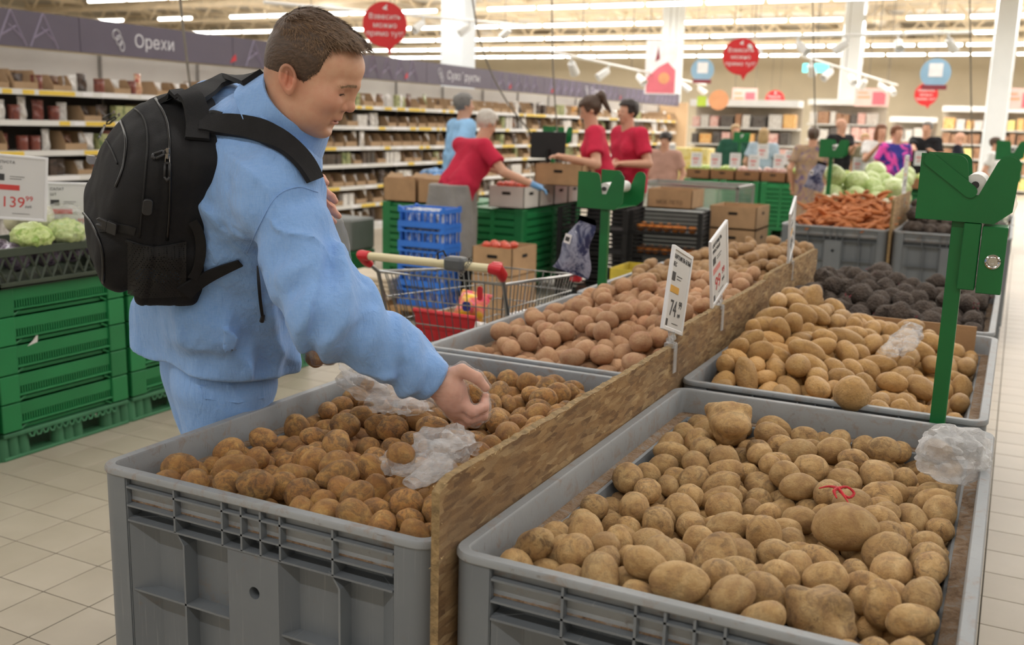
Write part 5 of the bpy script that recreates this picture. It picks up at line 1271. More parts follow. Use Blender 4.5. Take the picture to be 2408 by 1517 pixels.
for n_, z in enumerate(SHELVES):
    hgt = (SHELVES[n_+1] if n_ < 6 else 1.95)-z
    y = GY0+0.15
    while y < GY1-0.2:
        d = np.array([GX, y, z])-CAMP; q = d@CF; px = IW/2+FLPX*(d@CR)/q
        if z < 0.3 and y > 13.5: y += 0.5; continue
        far = y > 15
        kind = rs.choice(['bag', 'bag', 'bag', 'tray', 'carton', 'tub'] if y < 10 else ['bag', 'bag', 'tray', 'tray', 'carton'])
        sc = min(1.0, (hgt-0.03)/0.22)*(1.0 if not far else 1.15)
        if kind == 'bag':
            k = rs.choice(['dark', 'nut', 'clear', 'red', 'white', 'clear', 'berry', 'white'] if y < 10 else ['dark', 'nut', 'clear', 'green', 'white', 'clear', 'white', 'orange' if y > 17 else 'clear']); me = BAGM[rs.randint(4)]
            on_shelf(k+'_pack' if k != 'nut' else 'nut_pack', me, PK[k], y, z+0.002, GX-0.07-0.08*rs.rand(), LABEL[k]+' on the '+SHN[n_]+' of the nut shelving', 'food pack', rs.uniform(-.2, .2), sc*rs.uniform(.85, 1.0)); y += 0.135*sc+rs.uniform(0, .03)
        elif kind == 'tray':
            me = TRAYM[rs.randint(2)]; on_shelf('display_tray', me, TRAYC, y+0.1, z+0.001, GX-0.17, 'open cardboard display tray on the '+SHN[n_]+' of the nut shelving', 'cardboard tray', 0, sc)
            k = rs.choice(['clear', 'nut', 'white', 'dark']); on_shelf(k+'_pack', BAGM[1], PK[k], y+0.1, z+0.01, GX-0.14, LABEL[k]+' inside a cardboard tray on the '+SHN[n_], 'food pack', rs.uniform(-.3, .3), sc*0.75); y += 0.25*sc+0.01
        elif kind == 'carton':
            k = rs.choice(['white', 'green', 'dark', 'white']); me = CARTM[rs.randint(2)]
            for r_ in range(rs.randint(1, 4)): on_shelf('carton', me, PK[k], y, z+0.001, GX-0.06, {'white': 'white', 'green': 'olive green', 'dark': 'dark', 'orange': 'orange'}[k]+' small carton on the '+SHN[n_]+' of the nut shelving', 'carton', 0, sc); y += 0.112*sc
            y += 0.02
        else: on_shelf('tub', TUBM, PK['berry'], y, z+0.001, GX-0.09, 'clear lidded tub of dark dried fruit on the '+SHN[n_], 'tub', 0, sc); y += 0.125

# ================================================================== green crates by the side aisle
GRN = M('green_plastic', '#1f7a44', 0.42, 0.14, 2.2, 0.15, 60, 0.002, rnd=True); GRND = M('green_faded', '#3f7a55', 0.6, 0.22, 3, 0.3, 30, 0.003, rnd=True); BLK = M('black_plastic', '#0f0f10', 0.7, 0.2, 8)
OLV = M('olive_plastic', '#3a4436', 0.5, 0.15, 4)
def green_crate_parts(w=0.665, d=0.42, h=0.122):
    """shallow crate, open face along +x"""
    P = []
    for s in (-1, 1):
        m = MB(); m.bx(-0.035, 0.0, s*(w/2-0.045)-0.045, s*(w/2-0.045)+0.045, 0.004, h); P.append(('corner_post', m.mesh('corner_post', bevel=0.003)))
    m = MB(); m.bx(-0.020, -0.010, -w/2+0.09, w/2-0.09, 0.066, h-0.004); P.append(('upper_band', m.mesh('upper_band', bevel=0.002)))
    m = MB()
    for y in np.arange(-w/2+0.096, w/2-0.092, 0.0125): m.bx(-0.022, -0.012, y, y+0.006, 0.036, 0.066)
    m.bx(-0.030, -0.024, -w/2+0.09, w/2-0.09, 0.034, 0.068); P.append(('slot_grille', m.mesh('slot_grille')))
    m = MB(); m.bx(-0.030, -0.002, -w/2+0.09, w/2-0.09, 0.026, 0.035); P.append(('rail', m.mesh('rail', bevel=0.002)))
    m = MB(); m.bx(-0.034, -0.022, -w/2+0.12, w/2-0.12, 0.002, 0.016)
    for s in (-1, 1): m.ring([(-0.016, s*(w/2-0.09), 0.002), (-0.016, s*(w/2-0.125), 0.018)], 0.006, 5)
    P.append(('foot_rail', m.mesh('foot_rail')))
    m = MB(); m.bx(-d, -0.03, -w/2+0.005, w/2-0.005, 0.0, 0.012); m.bx(-d, -d+0.012, -w/2, w/2, 0.0, h); m.bx(-d+0.01, -0.03, -w/2, -w/2+0.012, 0.0, h); m.bx(-d+0.01, -0.03, w/2-0.012, w/2, 0.0, h); P.append(('tub', m.mesh('tub')))
    for _, me in P: me.materials.append(GRN)
    return P
GCP = green_crate_parts()
def pallet_parts(w=0.665, d=0.42):
    P = []
    for s in (-1, 0.02, 1):
        m = MB()
        for k in range(3): m.cyl((-0.04, s*(w/2-0.06)+(k-1)*0.05, 0), (-0.04, s*(w/2-0.06)+(k-1)*0.05, 0.10), 0.032, 0.026, 10)
        P.append(('foot', m.mesh('foot', 0.8)))
        if s == -1: P[-1][1]['w'] = 1
    m = MB(); m.bx(-d, 0.0, -w/2, w/2, 0.10, 0.118); P.append(('deck', m.mesh('deck', bevel=0.003)))
    m = MB()
    for y in np.arange(-w/2+0.12, w/2-0.1, 0.034): m.ring([(-0.002, y, 0.10), (-0.002, y+0.008, 0.082), (-0.002, y+0.022, 0.082), (-0.002, y+0.03, 0.10)], 0.005, 5)
    P.append(('deck_teeth', m.mesh('deck_teeth'))); m = MB(); m.bx(-0.06, -0.005, -w/2, w/2, 0.0, 0.014); P.append(('runner', m.mesh('runner', bevel=0.003)))
    m = MB(); m.bx(-d, -0.08, -w/2+.02, w/2-.02, 0.0, 0.01); P.append(('skid', m.mesh('skid')))
    for _, me in P: me.materials.append(GRND)
    return P
PLP = pallet_parts()
ORD = ['lowest', 'second', 'third', 'fourth', 'topmost']
CC = [1.93+0.69*k for k in range(4)]
CN = ['partly cropped', 'olive-crate-topped', 'tall', 'shopper-hidden', 'arm-side', 'cart-side', 'far end']
for k, y0 in enumerate(CC):
    yc = y0+0.345; x = -3.68
    where = ['at the aisle end by the red cabbage', 'under the crate of red cabbage', 'next to the red cabbage stack', 'behind the bending shopper', 'seen below the shopper\'s elbow', 'beyond the hanging bag of potatoes', 'at the far end of the side row'][k]
    t = thing('plastic_pallet', 'faded green pallet below the stack '+where, 'pallet', (x, yc, 0), 0, 'green pallets of the side row')
    for nm, me in PLP: obj(nm, me, GRND, t)
    for n in range(5):
        c = thing('shallow_crate', '%s green plastic crate of the stack %s' % (ORD[n], where), 'crate', (x, yc, 0.1205+0.1235*n), 0, 'stacked green crates of the side row')
        for nm, me in GCP: obj(nm, me, GRN, c)
m = MB(); m.prism([(0, 0), (0.05, 0.01), (0.055, 0.05), (0.03, 0.022)], 0, 0.001, Matrix.Rotation(PI/2, 4, 'Z') @ Matrix.Rotation(PI/2, 4, 'X')); tag(m.build('paper_scrap', M('paper', '#dcdad4', 0.8), loc=(-3.6898, 2.78, 0.476)), 'torn white label scrap stuck on a green crate', 'paper')
def lattice_crate(label, x, yc, z, w=0.66, d=0.44, h=0.165):
    t = thing('lattice_crate', label, 'crate', (x, yc, z), 0, 'olive lattice crates')
    m = MB(); m.bx(-0.02, 0, -w/2, w/2, h-0.035, h); m.bx(-0.02, 0, -w/2, w/2, 0, 0.025); m.build('front_frame', OLV, t, bevel=0.002)
    m = MB()
    for y in np.arange(-w/2, w/2-0.02, 0.055):
        m.ring([(-0.01, y, 0.02), (-0.01, y+0.055, h-0.03)], 0.006, 4); m.ring([(-0.01, y+0.055, 0.02), (-0.01, y, h-0.03)], 0.006, 4)
    m.build('diagonal_lattice', OLV, t)
    for s in (-1, 1):
        m = MB(); m.bx(-d, 0, s*(w/2-0.01)-0.01, s*(w/2-0.01)+0.01, 0, h); m.build('side_wall', OLV, t)
    m = MB(); m.bx(-d, -d+0.015, -w/2, w/2, 0, h); m.build('back_wall', OLV, t); m = MB(); m.bx(-d, 0, -w/2, w/2, 0, 0.008); m.build('bottom', OLV, t)
    return t
lattice_crate('dark olive lattice crate of red cabbage topped with wrapped lettuces', -3.66, CC[1]+0.345, 0.7385)
lattice_crate('dark olive lattice crate of red cabbage cropped by the aisle end', -3.66, CC[0]+0.345, 0.7385)
lattice_crate('dark olive lattice crate behind the backpack', -3.66, CC[2]+0.345, 0.7385)
def leafball(name, seed, col, ruff, freq):
    v, f = ICO[4]; o = np.random.RandomState(seed).uniform(-40, 40, 3); d = v.copy(); w = vnoise(d+o, 1.5, seed)
    r = 1+0.10*w+ruff*np.abs(vnoise(d+o+0.5*w[:, None], freq, seed+1))+0.4*ruff*vnoise(d+o, freq*2.3, seed+2)
    me = bpy.data.meshes.new(name); me.from_pydata((d*r[:, None]*np.array([1, 1, .85])).tolist(), [], f); me.shade_smooth(); me.materials.append(col); return me
RC = pack_mat('red_cabbage_wrap', '#3c2c40', '#8b7f92', 0.25, 1.6); LET = pack_mat('lettuce_leaf', '#8fae4e', '#c9d68e', 0.5, 2.2); ONI = pack_mat('white_onion', '#d9d6b2', '#e9e6cf', 0.4, 1.2); CAB = pack_mat('cabbage_leaf', '#a9c06c', '#d6e2aa', 0.5, 2.4)
rcm = [leafball('red_cabbage', s, RC, 0.13, 2.2) for s in (1, 2, 3)]; ltm = [leafball('lettuce', s, LET, 0.2, 3.0) for s in (5, 6)]
rsm = np.random.RandomState(4)
for k in range(22):
    y = 2.0+0.105*(k % 11)*1.25+0.04*rsm.rand(); x = -3.74-0.13*(k//11)-0.03*rsm.rand(); o = obj('red_cabbage', rcm[k % 3], RC, None, loc=(x, y, 0.845+0.02*rsm.rand()), rot=tuple(rsm.uniform(0, 6, 3)), scale=0.062); tag(o, 'small red cabbage in a crinkled wrap heaped in the olive crates', 'cabbage', 'wrapped red cabbages')
for px, py, s, lab in ((75, 555, .078, 'pale green lettuce with a white wrapper beside the price card'), (155, 545, .078, 'green lettuce in a tied clear bag touching the backpack')):
    p = onx(px, py, -3.74); o = obj('lettuce', ltm[0], LET, None, loc=p, rot=(0.2, 0, 1.1), scale=(s, s*1.15, s*.8)); tag(o, lab, 'lettuce')
m = MB(); m.lathe([(0.0, -0.05), (0.03, -0.045), (0.055, -0.01), (0.052, 0.02), (0.03, 0.045), (0.012, 0.06), (0.008, 0.085)], 18)
me_on = m.mesh('onion', 4.0); p = onx(97, 508, -3.85); tag(obj('onion', me_on, ONI, None, loc=p, rot=(0.5, 0.9, 0)), 'big white onion lying behind the wrapped lettuces', 'onion')
p = onx(40, 520, -3.95); tag(obj('onion', me_on, ONI, None, loc=p, rot=(1.3, 0.2, 1)), 'white onion half hidden behind the 139 price card', 'onion')
# clear bag over the lettuce
def crumple(name, c, r, seed, mat, amp=0.28, freq=2.6, sq=(1, 1, 1), label=None, cat='plastic bag', rot=(0, 0, 0), flare=0.0):
    v, f = ICO[4]; o = np.random.RandomState(seed).uniform(-40, 40, 3); d = v.copy()
    n = np.abs(vnoise(d+o, freq, seed))*1.0+0.5*np.abs(vnoise(d+o, freq*2.1, seed+1))+0.25*np.abs(vnoise(d+o, freq*4.3, seed+2))
    rr = 1+amp*(n-0.5)*2; p = d*rr[:, None]
    if flare: k = np.clip(d[:, 2], 0, 1)**2; p[:, :2] *= (1+flare*k)[:, None]
    me = bpy.data.meshes.new(name); me.from_pydata((p*np.array(sq)*r).tolist(), [], f); me.shade_smooth(); me.set_sharp_from_angle(angle=0.6); me.materials.append(mat)
    ob = obj(name, me, mat, None, loc=c, rot=rot)
    if label: tag(ob, label, cat)
    return ob
FILMW = film('bag_film', '#e9e7e6', 0.10, 0.2); FILMO = film('bag_film_white', '#f2f1f1', 0.20, 0.2)
crumple('produce_bag', onx(152, 530, -3.73), 0.10, 3, FILMW, 0.18, 2.2, (1, 1.1, .95), 'clear knotted bag round the lettuce that touches the backpack')

# ================================================================== green slatted pallet boxes
def green_box(label, x0, x1, y0, y1, H=0.76, faces=('front', 'right'), n=9, group='green slatted pallet boxes'):
    w, l = x1-x0, y1-y0; t = thing('slatted_box', label, 'pallet box', ((x0+x1)/2, (y0+y1)/2, 0), 0, group)
    m = MB(); m.bx(-w/2+.03, w/2-.03, -l/2+.03, l/2-.03, 0.12, H-0.01); m.build('inner_tub', GRN, t)
    for sx in (-1, 1):
        for sy in (-1, 1):
            m = MB(); m.bx(sx*(w/2-.045)-.045, sx*(w/2-.045)+.045, sy*(l/2-.045)-.045, sy*(l/2-.045)+.045, 0.1, H); m.build('corner_post', GRN, t, bevel=0.008)
            m = MB(); m.bx(sx*(w/2-.09)-.09, sx*(w/2-.09)+.09, sy*(l/2-.07)-.07, sy*(l/2-.07)+.07, 0.0, 0.12); m.build('foot', GRN, t, bevel=0.01)
    m = MB(); m.bx(-w/2, w/2, -l/2, l/2, 0.10, 0.135); m.build('deck', GRN, t, bevel=0.005)
    for fc in faces:
        L = w if fc == 'front' else l; X = Matrix.Translation((0, -l/2, 0)) if fc == 'front' else Matrix.Translation((w/2, 0, 0)) @ Matrix.Rotation(PI/2, 4, 'Z')
        if fc == 'left': X = Matrix.Translation((-w/2, 0, 0)) @ Matrix.Rotation(-PI/2, 4, 'Z')
        for k in range(n):
            z = 0.17+(H-0.2)*(k+0.5)/n; hh = (H-0.2)/n
            m = MB(); m.prism([(-0.0, z-hh*0.38), (0.028, z-hh*0.46), (0.028, z+hh*0.46), (0.0, z+hh*0.30)], -L/2+.085, L/2-.085, X @ Matrix.Rotation(PI/2, 4, 'Z') @ Matrix.Rotation(PI/2, 4, 'X')); m.build('slat', GRN, t)
        m = MB(); m.bx(-0.02, 0.02, -0.002, 0.02, 0.135, H-0.02, X); m.build('mid_post', GRN, t)
    return t
def carton_box(label, x0, x1, y0, y1, z0, z1, mat=None, open_top=True, holes=True, group=None, words=None):
    w, l, h = x1-x0, y1-y0, z1-z0; t = thing('cardboard_box', label, 'box', ((x0+x1)/2, (y0+y1)/2, z0), 0, group); mat = mat or CARD; k = 0.006
    m = MB(); m.bx(-w/2, w/2, -l/2, -l/2+k, 0, h); m.bx(-w/2, w/2, l/2-k, l/2, 0, h); m.bx(-w/2, -w/2+k, -l/2, l/2, 0, h); m.bx(w/2-k, w/2, -l/2, l/2, 0, h); m.bx(-w/2, w/2, -l/2, l/2, 0, k)
    if not open_top: m.bx(-w/2, w/2, -l/2, l/2, h-k, h)
    m.build('carton_walls', mat, t)
    if holes:
        for (px, py, rz) in ((0, -l/2-0.0005, 0), (w/2+0.0005, 0, PI/2)):
            m = MB(); m.prism(rrect(min(.085, w*.3), .026, .012), -0.0006, 0.0006, Matrix.Translation((px, py, h*0.68)) @ Matrix.Rotation(rz, 4, 'Z') @ Matrix.Rotation(PI/2, 4, 'X')); m.build('hand_hole', M('hole_dark', '#1d1712', 0.9), t)
    if words: text(words, h*0.28, M('print_brown', '#4a3323', 0.7), t, (0, -l/2-0.001, h*0.3), (PI/2, 0, 0), 'CENTER', 0.0004)
    return t
WCARD = M('white_card', '#dcd8d2', 0.7, 0.05, 6)
green_box('green slatted box behind the stack of blue crates', -5.04, -4.32, 7.45, 8.6)
green_box('green slatted box under the white cartons by the stooping worker', -4.24, -3.66, 7.5, 8.75)
for k in range(2): carton_box(['brown carton beside the red basket', 'brown carton with ripped lid flaps next to the stooping worker'][k], -5.03+.36*k, -4.69+.36*k, 7.46, 7.95, 0.765, 0.965, CARD, True, False)
FLAPM = M('card_flap', '#c9a987', 0.85, 0.1, 8)
for k in range(4):
    m = MB(); m.prism([(-0.09, 0), (0.09, 0), (0.07, 0.045), (0.03, 0.05), (0, 0.04), (-0.05, 0.055)], 0, 0.004, Matrix.Rotation(1.1, 4, 'X')); tag(m.build('torn_flap', FLAPM, loc=(-4.95+0.2*k, 7.52+0.1*(k % 2), 0.967)), 'torn pale card flap lying across the brown cartons', 'cardboard', 'torn card flaps')
for k in range(4): carton_box(['white carton at the corner of the packing table', 'white carton with a dark hand hole next to the corner one', 'white carton in the middle of the packing table', 'white carton nearest the red-shirted worker with the ponytail'][k], -4.0, -3.665, 7.52+.31*k, 7.80+.31*k, 0.765, 0.945, WCARD, True, True)
RDM = pack_mat('tomato_red', '#c43a24', '#d9583a', 0.3, 3)
for k in range(8):
    o = obj('tomato', ICO_ME, RDM, None, loc=(-3.93+.09*(k % 3), 7.6+.13*(k//3)+.03*(k % 2), 0.955), scale=(.034, .034, .029)) if 'ICO_ME' in globals() else None
def ico_mesh(name, sub=2):
    v, f = ICO[sub]; me = bpy.data.meshes.new(name); me.from_pydata(v.tolist(), [], f); me.shade_smooth(); return me
TOM = ico_mesh('tomato'); TOM.materials.append(RDM)
for k in range(9): tag(obj('tomato', TOM, RDM, None, loc=(-3.93+.09*(k % 3), 7.60+.11*(k//3), 0.952), scale=(.036, .036, .030)), 'red tomato in the white cartons before the stooping worker', 'tomato', 'tomatoes in the white cartons')
# red hand basket with blue-capped bottles in film
m = MB(); sweep_rect(m, 0.36, 0.26, 0.04, [(0.03, 0), (0.0, 0.12), (-0.012, 0.13), (-0.012, 0.145), (0.006, 0.145), (0.012, 0.12), (0.04, 0.006)]); m.bx(-.15, .15, -.1, .1, 0, .006)
BK = thing('shopping_basket', 'red hand basket holding film-wrapped blue bottles behind the brown cartons', 'basket', (-5.0, 8.25, 0.765)); m.build('tub', M('red_plastic', '#c41d2c', 0.4, 0.08, 5), BK, smooth=0.6)
m = MB(); m.bx(-.19, .19, -.012, .012, .12, .14); m.build('handle', M('red_plastic', '#c41d2c'), BK)
crumple('bottle_pack', (-4.98, 8.25, 0.93), 0.15, 9, M('blue_film', '#7fa9d8', 0.2, 0.25, 12), 0.2, 2.4, (1.05, .7, .62), 'crinkled light blue film pack with green caps piled in the red basket', 'pack')
# stack of blue crates with film-wrapped packs
BLU = M('blue_plastic', '#2f74d6', 0.4, 0.1, 5); PKW = pack_mat('wrapped_pack', '#c9d4e2', '#f2f4f6', 0.15, 20)
def blue_crate_parts(w=0.40, d=0.26, h=0.145):
    P = []; m = MB()
    for s in (-1, 1): m.bx(s*(w/2-.012)-.012, s*(w/2-.012)+.012, -d/2, d/2, 0, 0.03); m.bx(s*(w/2-.012)-.012, s*(w/2-.012)+.012, -d/2, d/2, h-.035, h)
    m.bx(-w/2, w/2, -d/2, -d/2+.02, 0, 0.03); m.bx(-w/2, w/2, d/2-.02, d/2, 0, .03); m.bx(-w/2, w/2, -d/2, d/2, 0, .01); m.bx(-w/2, w/2, d/2-.02, d/2, h-.03, h); P.append(('frame', m.mesh('frame')))
    m = MB(); m.bx(-w/2, w/2, -d/2, -d/2+.018, 0.03, 0.045)
    for x in np.arange(-w/2+.02, w/2, .05): m.bx(x-.004, x+.004, -d/2, -d/2+.012, .03, h-.02)
    m.bx(-w/2, w/2, -d/2, -d/2+.014, h-.035, h-.02); P.append(('front_grille', m.mesh('front_grille')))
    m = MB()
    for s in (-1, 1):
        for q in (-1, 1): m.prism([(s*(w/2-.05), h-.02), (s*w/2, h-.02), (s*w/2, h+.012), (s*(w/2-.02), h+.006)], q*(d/2-.012)-.01, q*(d/2-.012)+.01, Matrix.Rotation(PI/2, 4, 'X'))
    P.append(('stacking_lug', m.mesh('stacking_lug')))
    m = MB()
    for x in np.arange(-w/2+.02, w/2-.02, .055): m.bx(-.004, .004, -d/2+.02, d/2-.02, 0.02, h-.02, Matrix.Translation((x, 0, 0)))
    for y in np.arange(-d/2+.03, d/2, .05): m.bx(w/2-.012, w/2, y-.004, y+.004, .03, h-.02)
    P.append(('side_grille', m.mesh('side_grille')))
    for _, me in P: me.materials.append(BLU)
    return P
BCP = blue_crate_parts(); pkm = bag_mesh(.085, .11, .075, 3); pkm.materials.append(PKW)
for n in range(5):
    z = 0.10+0.1475*n; t = thing('blue_crate', ['lowest', 'second', 'middle', 'fourth', 'topmost'][n]+' open blue plastic crate of film-wrapped white packs in the tall stack', 'crate', (-3.90, 6.4, z), 0.0, 'stacked blue crates')
    for nm, me in BCP: obj(nm, me, BLU, t)
    for i in range(4):
        for j in range(2): tag(obj('wrapped_pack', pkm, PKW, None, loc=(-4.035+.09*i, 6.345+.10*j, z+.012), rot=(0, 0, PI/2)), 'film-wrapped white pack in the %s blue crate' % ['lowest', 'second', 'middle', 'fourth', 'topmost'][n], 'food pack', 'packs in blue crate %s' % n)
m = MB(); 
for k in range(5): m.bx(-0.35, 0.35, -0.3+.14*k, -0.2+.14*k, 0.08, 0.1)
for k in range(3): m.bx(-0.35+.3*k, -0.25+.3*k, -0.3, 0.36, 0, 0.08)
pt = thing('wooden_pallet', 'wooden pallet under the stack of blue crates', 'pallet', (-3.75, 6.45, 0)); m.build('boards', M('pallet_wood', '#b08a5e', 0.85, 0.2, 8), pt)
# pale planks stacked on the floor by the aisle
for k in range(5):
    m = MB(); m.bx(-.25, .25, -.2, .2, 0, .028); tag(m.build('shelf_board', M('pale_board', '#d6c6ae', 0.6, 0.06, 4), bevel=.004, loc=(-4.42, 6.45, 0.12+.034*k)), 'pale shelf board in the flat stack beside the blue crates', 'board', 'stacked shelf boards')
m = MB(); m.bx(-.24, .24, -.18, .18, 0, .119); tag(m.build('timber_block', M('pallet_wood', '#b08a5e'), loc=(-4.42, 6.45, 0)), 'wooden block carrying the flat stack of shelf boards', 'timber')
# grey crate at the aisle edge
m = MB(); m.bx(-.3, .3, -.2, .2, 0, .30); tag(m.build('grey_tub', M('grey_tub', '#7d807e', 0.6, 0.1, 4), bevel=.02, loc=(-5.72, 7.7, .26)), 'plain grey plastic tub standing on a green crate near the nut shelves', 'tub')
m = MB(); m.bx(-.3, .3, -.2, .2, 0, .26); tag(m.build('green_tub', GRN, bevel=.01, loc=(-5.72, 7.7, 0)), 'green plastic crate under the plain grey tub', 'crate')
# orange carton on the floor behind the cart
carton_box('brown carton of tomatoes half hidden behind the cart handle', -3.42, -3.1, 6.2, 6.6, 0.40, 0.60, CARD, True, True)
m = MB(); m.bx(-.16, .16, -.2, .2, 0, .398); tag(m.build('cardboard_box', CARD, loc=(-3.26, 6.4, 0)), 'closed brown carton under the carton of tomatoes', 'box')
for k in range(6): tag(obj('tomato', TOM, RDM, None, loc=(-3.36+.08*(k % 3), 6.3+.12*(k//3), .60), scale=(.035, .035, .03)), 'red tomato in the carton behind the cart handle', 'tomato', 'tomatoes behind the cart')
# black crates with oranges, brown cartons, glass case
def black_crate(label, x, y, z, w=.58, d=.4, h=.19, group='stacked black crates'):
    t = thing('black_crate', label, 'crate', (x, y, z), 0.12, group); m = MB()
    for (y_, ax) in ((-d/2, 0), (d/2, 0)):
        for zz in np.arange(.012, h, .035): m.bx(-w/2, w/2, y_-.006, y_+.006, zz-.006, zz+.006)
    for s in (-1, 1):
        for zz in np.arange(.012, h, .035): m.bx(s*w/2-.006, s*w/2+.006, -d/2, d/2, zz-.006, zz+.006)
    m.build('wall_bars', BLK, t); m = MB(); m.bx(-w/2+.01, w/2-.01, -d/2+.01, d/2-.01, 0, .008)
    for s in (-1, 1):
        for q in (-1, 1): m.bx(s*w/2-.02, s*w/2+.02, q*d/2-.02, q*d/2+.02, 0, h)
    m.build('corner_posts', BLK, t); return t
for n in range(4):
    black_crate(['lowest', 'second', 'third', 'topmost'][n]+' black lattice crate before the brown cartons', -2.62, 8.25, .0+.195*n)
    black_crate(['lowest', 'second', 'third', 'topmost'][n]+' black lattice crate close to the ponytailed worker', -3.22, 8.10, .0+.195*n)
m = MB(); m.bx(-.012, .012, -.001, .001, 0, .035); tag(m.build('crate_label', LBW, loc=(-2.42, 8.045, .33), rot=(0, 0, .12)), 'small white label on a black crate', 'label')
ORG = M('orange_peel', '#d9812b', 0.5, 0.1, 5, rnd=True); OME = ico_mesh('orange'); OME.materials.append(ORG)
rsm = np.random.RandomState(6)
for k in range(26): tag(obj('orange', OME, ORG, None, loc=(-2.85+.075*(k % 7)+.02*rsm.rand(), 8.12+.075*((k//7) % 2)+.02*rsm.rand(), .40+.195*(k//14)+.035), scale=.036), 'orange lying inside the black crates before the brown cartons', 'orange', 'oranges in the black crates')
carton_box('brown carton printed with two words on top of a black crate', -2.86, -2.46, 8.32, 8.68, .785, .945, CARD, True, False, None, 'МОЕ ЛЕТО')
carton_box('brown carton with round holes beside the black crates', -2.42, -2.0, 8.75, 9.25, .36, .60, CARD, False, True); carton_box('open brown carton on top of the one with round holes', -2.42, -2.0, 8.75, 9.25, .605, .80, CARD, True, True)
carton_box('yellowish carton under the stack of brown cartons', -2.42, -2.0, 8.75, 9.25, .0, .355, M('yellow_card', '#b9983f', 0.8, .15, 5), False, True)
carton_box('green and yellow banana carton just behind the small oblong potatoes', -2.2, -1.8, 5.75, 6.1, .0, .60, M('banana_card', '#c9b23c', 0.7, .2, 7), True, True)
GLS = NT('case_glass'); GLS.set(Base_Color=(.9, .95, .93), Roughness=.05, Transmission_Weight=.9, Alpha=.35); GLS = GLS.m
gc = thing('glass_case', 'low glass display case behind the brown cartons', 'display case', (-3.05, 10.4, 0)); m = MB(); m.bx(-.55, .55, -.35, .35, 0, .62); m.build('base', M('case_base', '#6d6f6c', .5), gc)
for b in ((-.55, .55, -.35, -.345), (.545, .55, -.345, .345), (-.55, -.545, -.345, .345), (-.55, .55, .345, .35)): m = MB(); m.bx(b[0], b[1], b[2], b[3], .62, .87); m.build('pane', GLS, gc)
m = MB()
for s in (-1, 1):
    for q in (-1, 1): m.bx(s*.54-.012, s*.54+.012, q*.34-.012, q*.34+.012, .62, .9)
    m.bx(-.55, .55, s*.34-.012, s*.34+.012, .87, .9); m.bx(s*.54-.012, s*.54+.012, -.35, .35, .87, .9)
m.build('frame', M('case_metal', '#b9bcbb', .3, metal=.8), gc)
# till scale with screen on the packing table
sc = thing('scale_monitor', 'black monitor on a stalk above the packing table', 'monitor', (-3.85, 8.35, .945)); m = MB(); m.bx(-.16, .16, -.02, .02, .22, .46, Matrix.Rotation(.25, 4, 'Z') @ Matrix.Rotation(-.15, 4, 'X')); m.build('screen', BLK, sc, bevel=.008); m = MB(); m.cyl((0, 0.02, 0), (0, 0.02, .3), .022); m.cyl((0, 0, 0), (0, 0, .02), .1, n=20); m.build('stalk', BLK, sc)
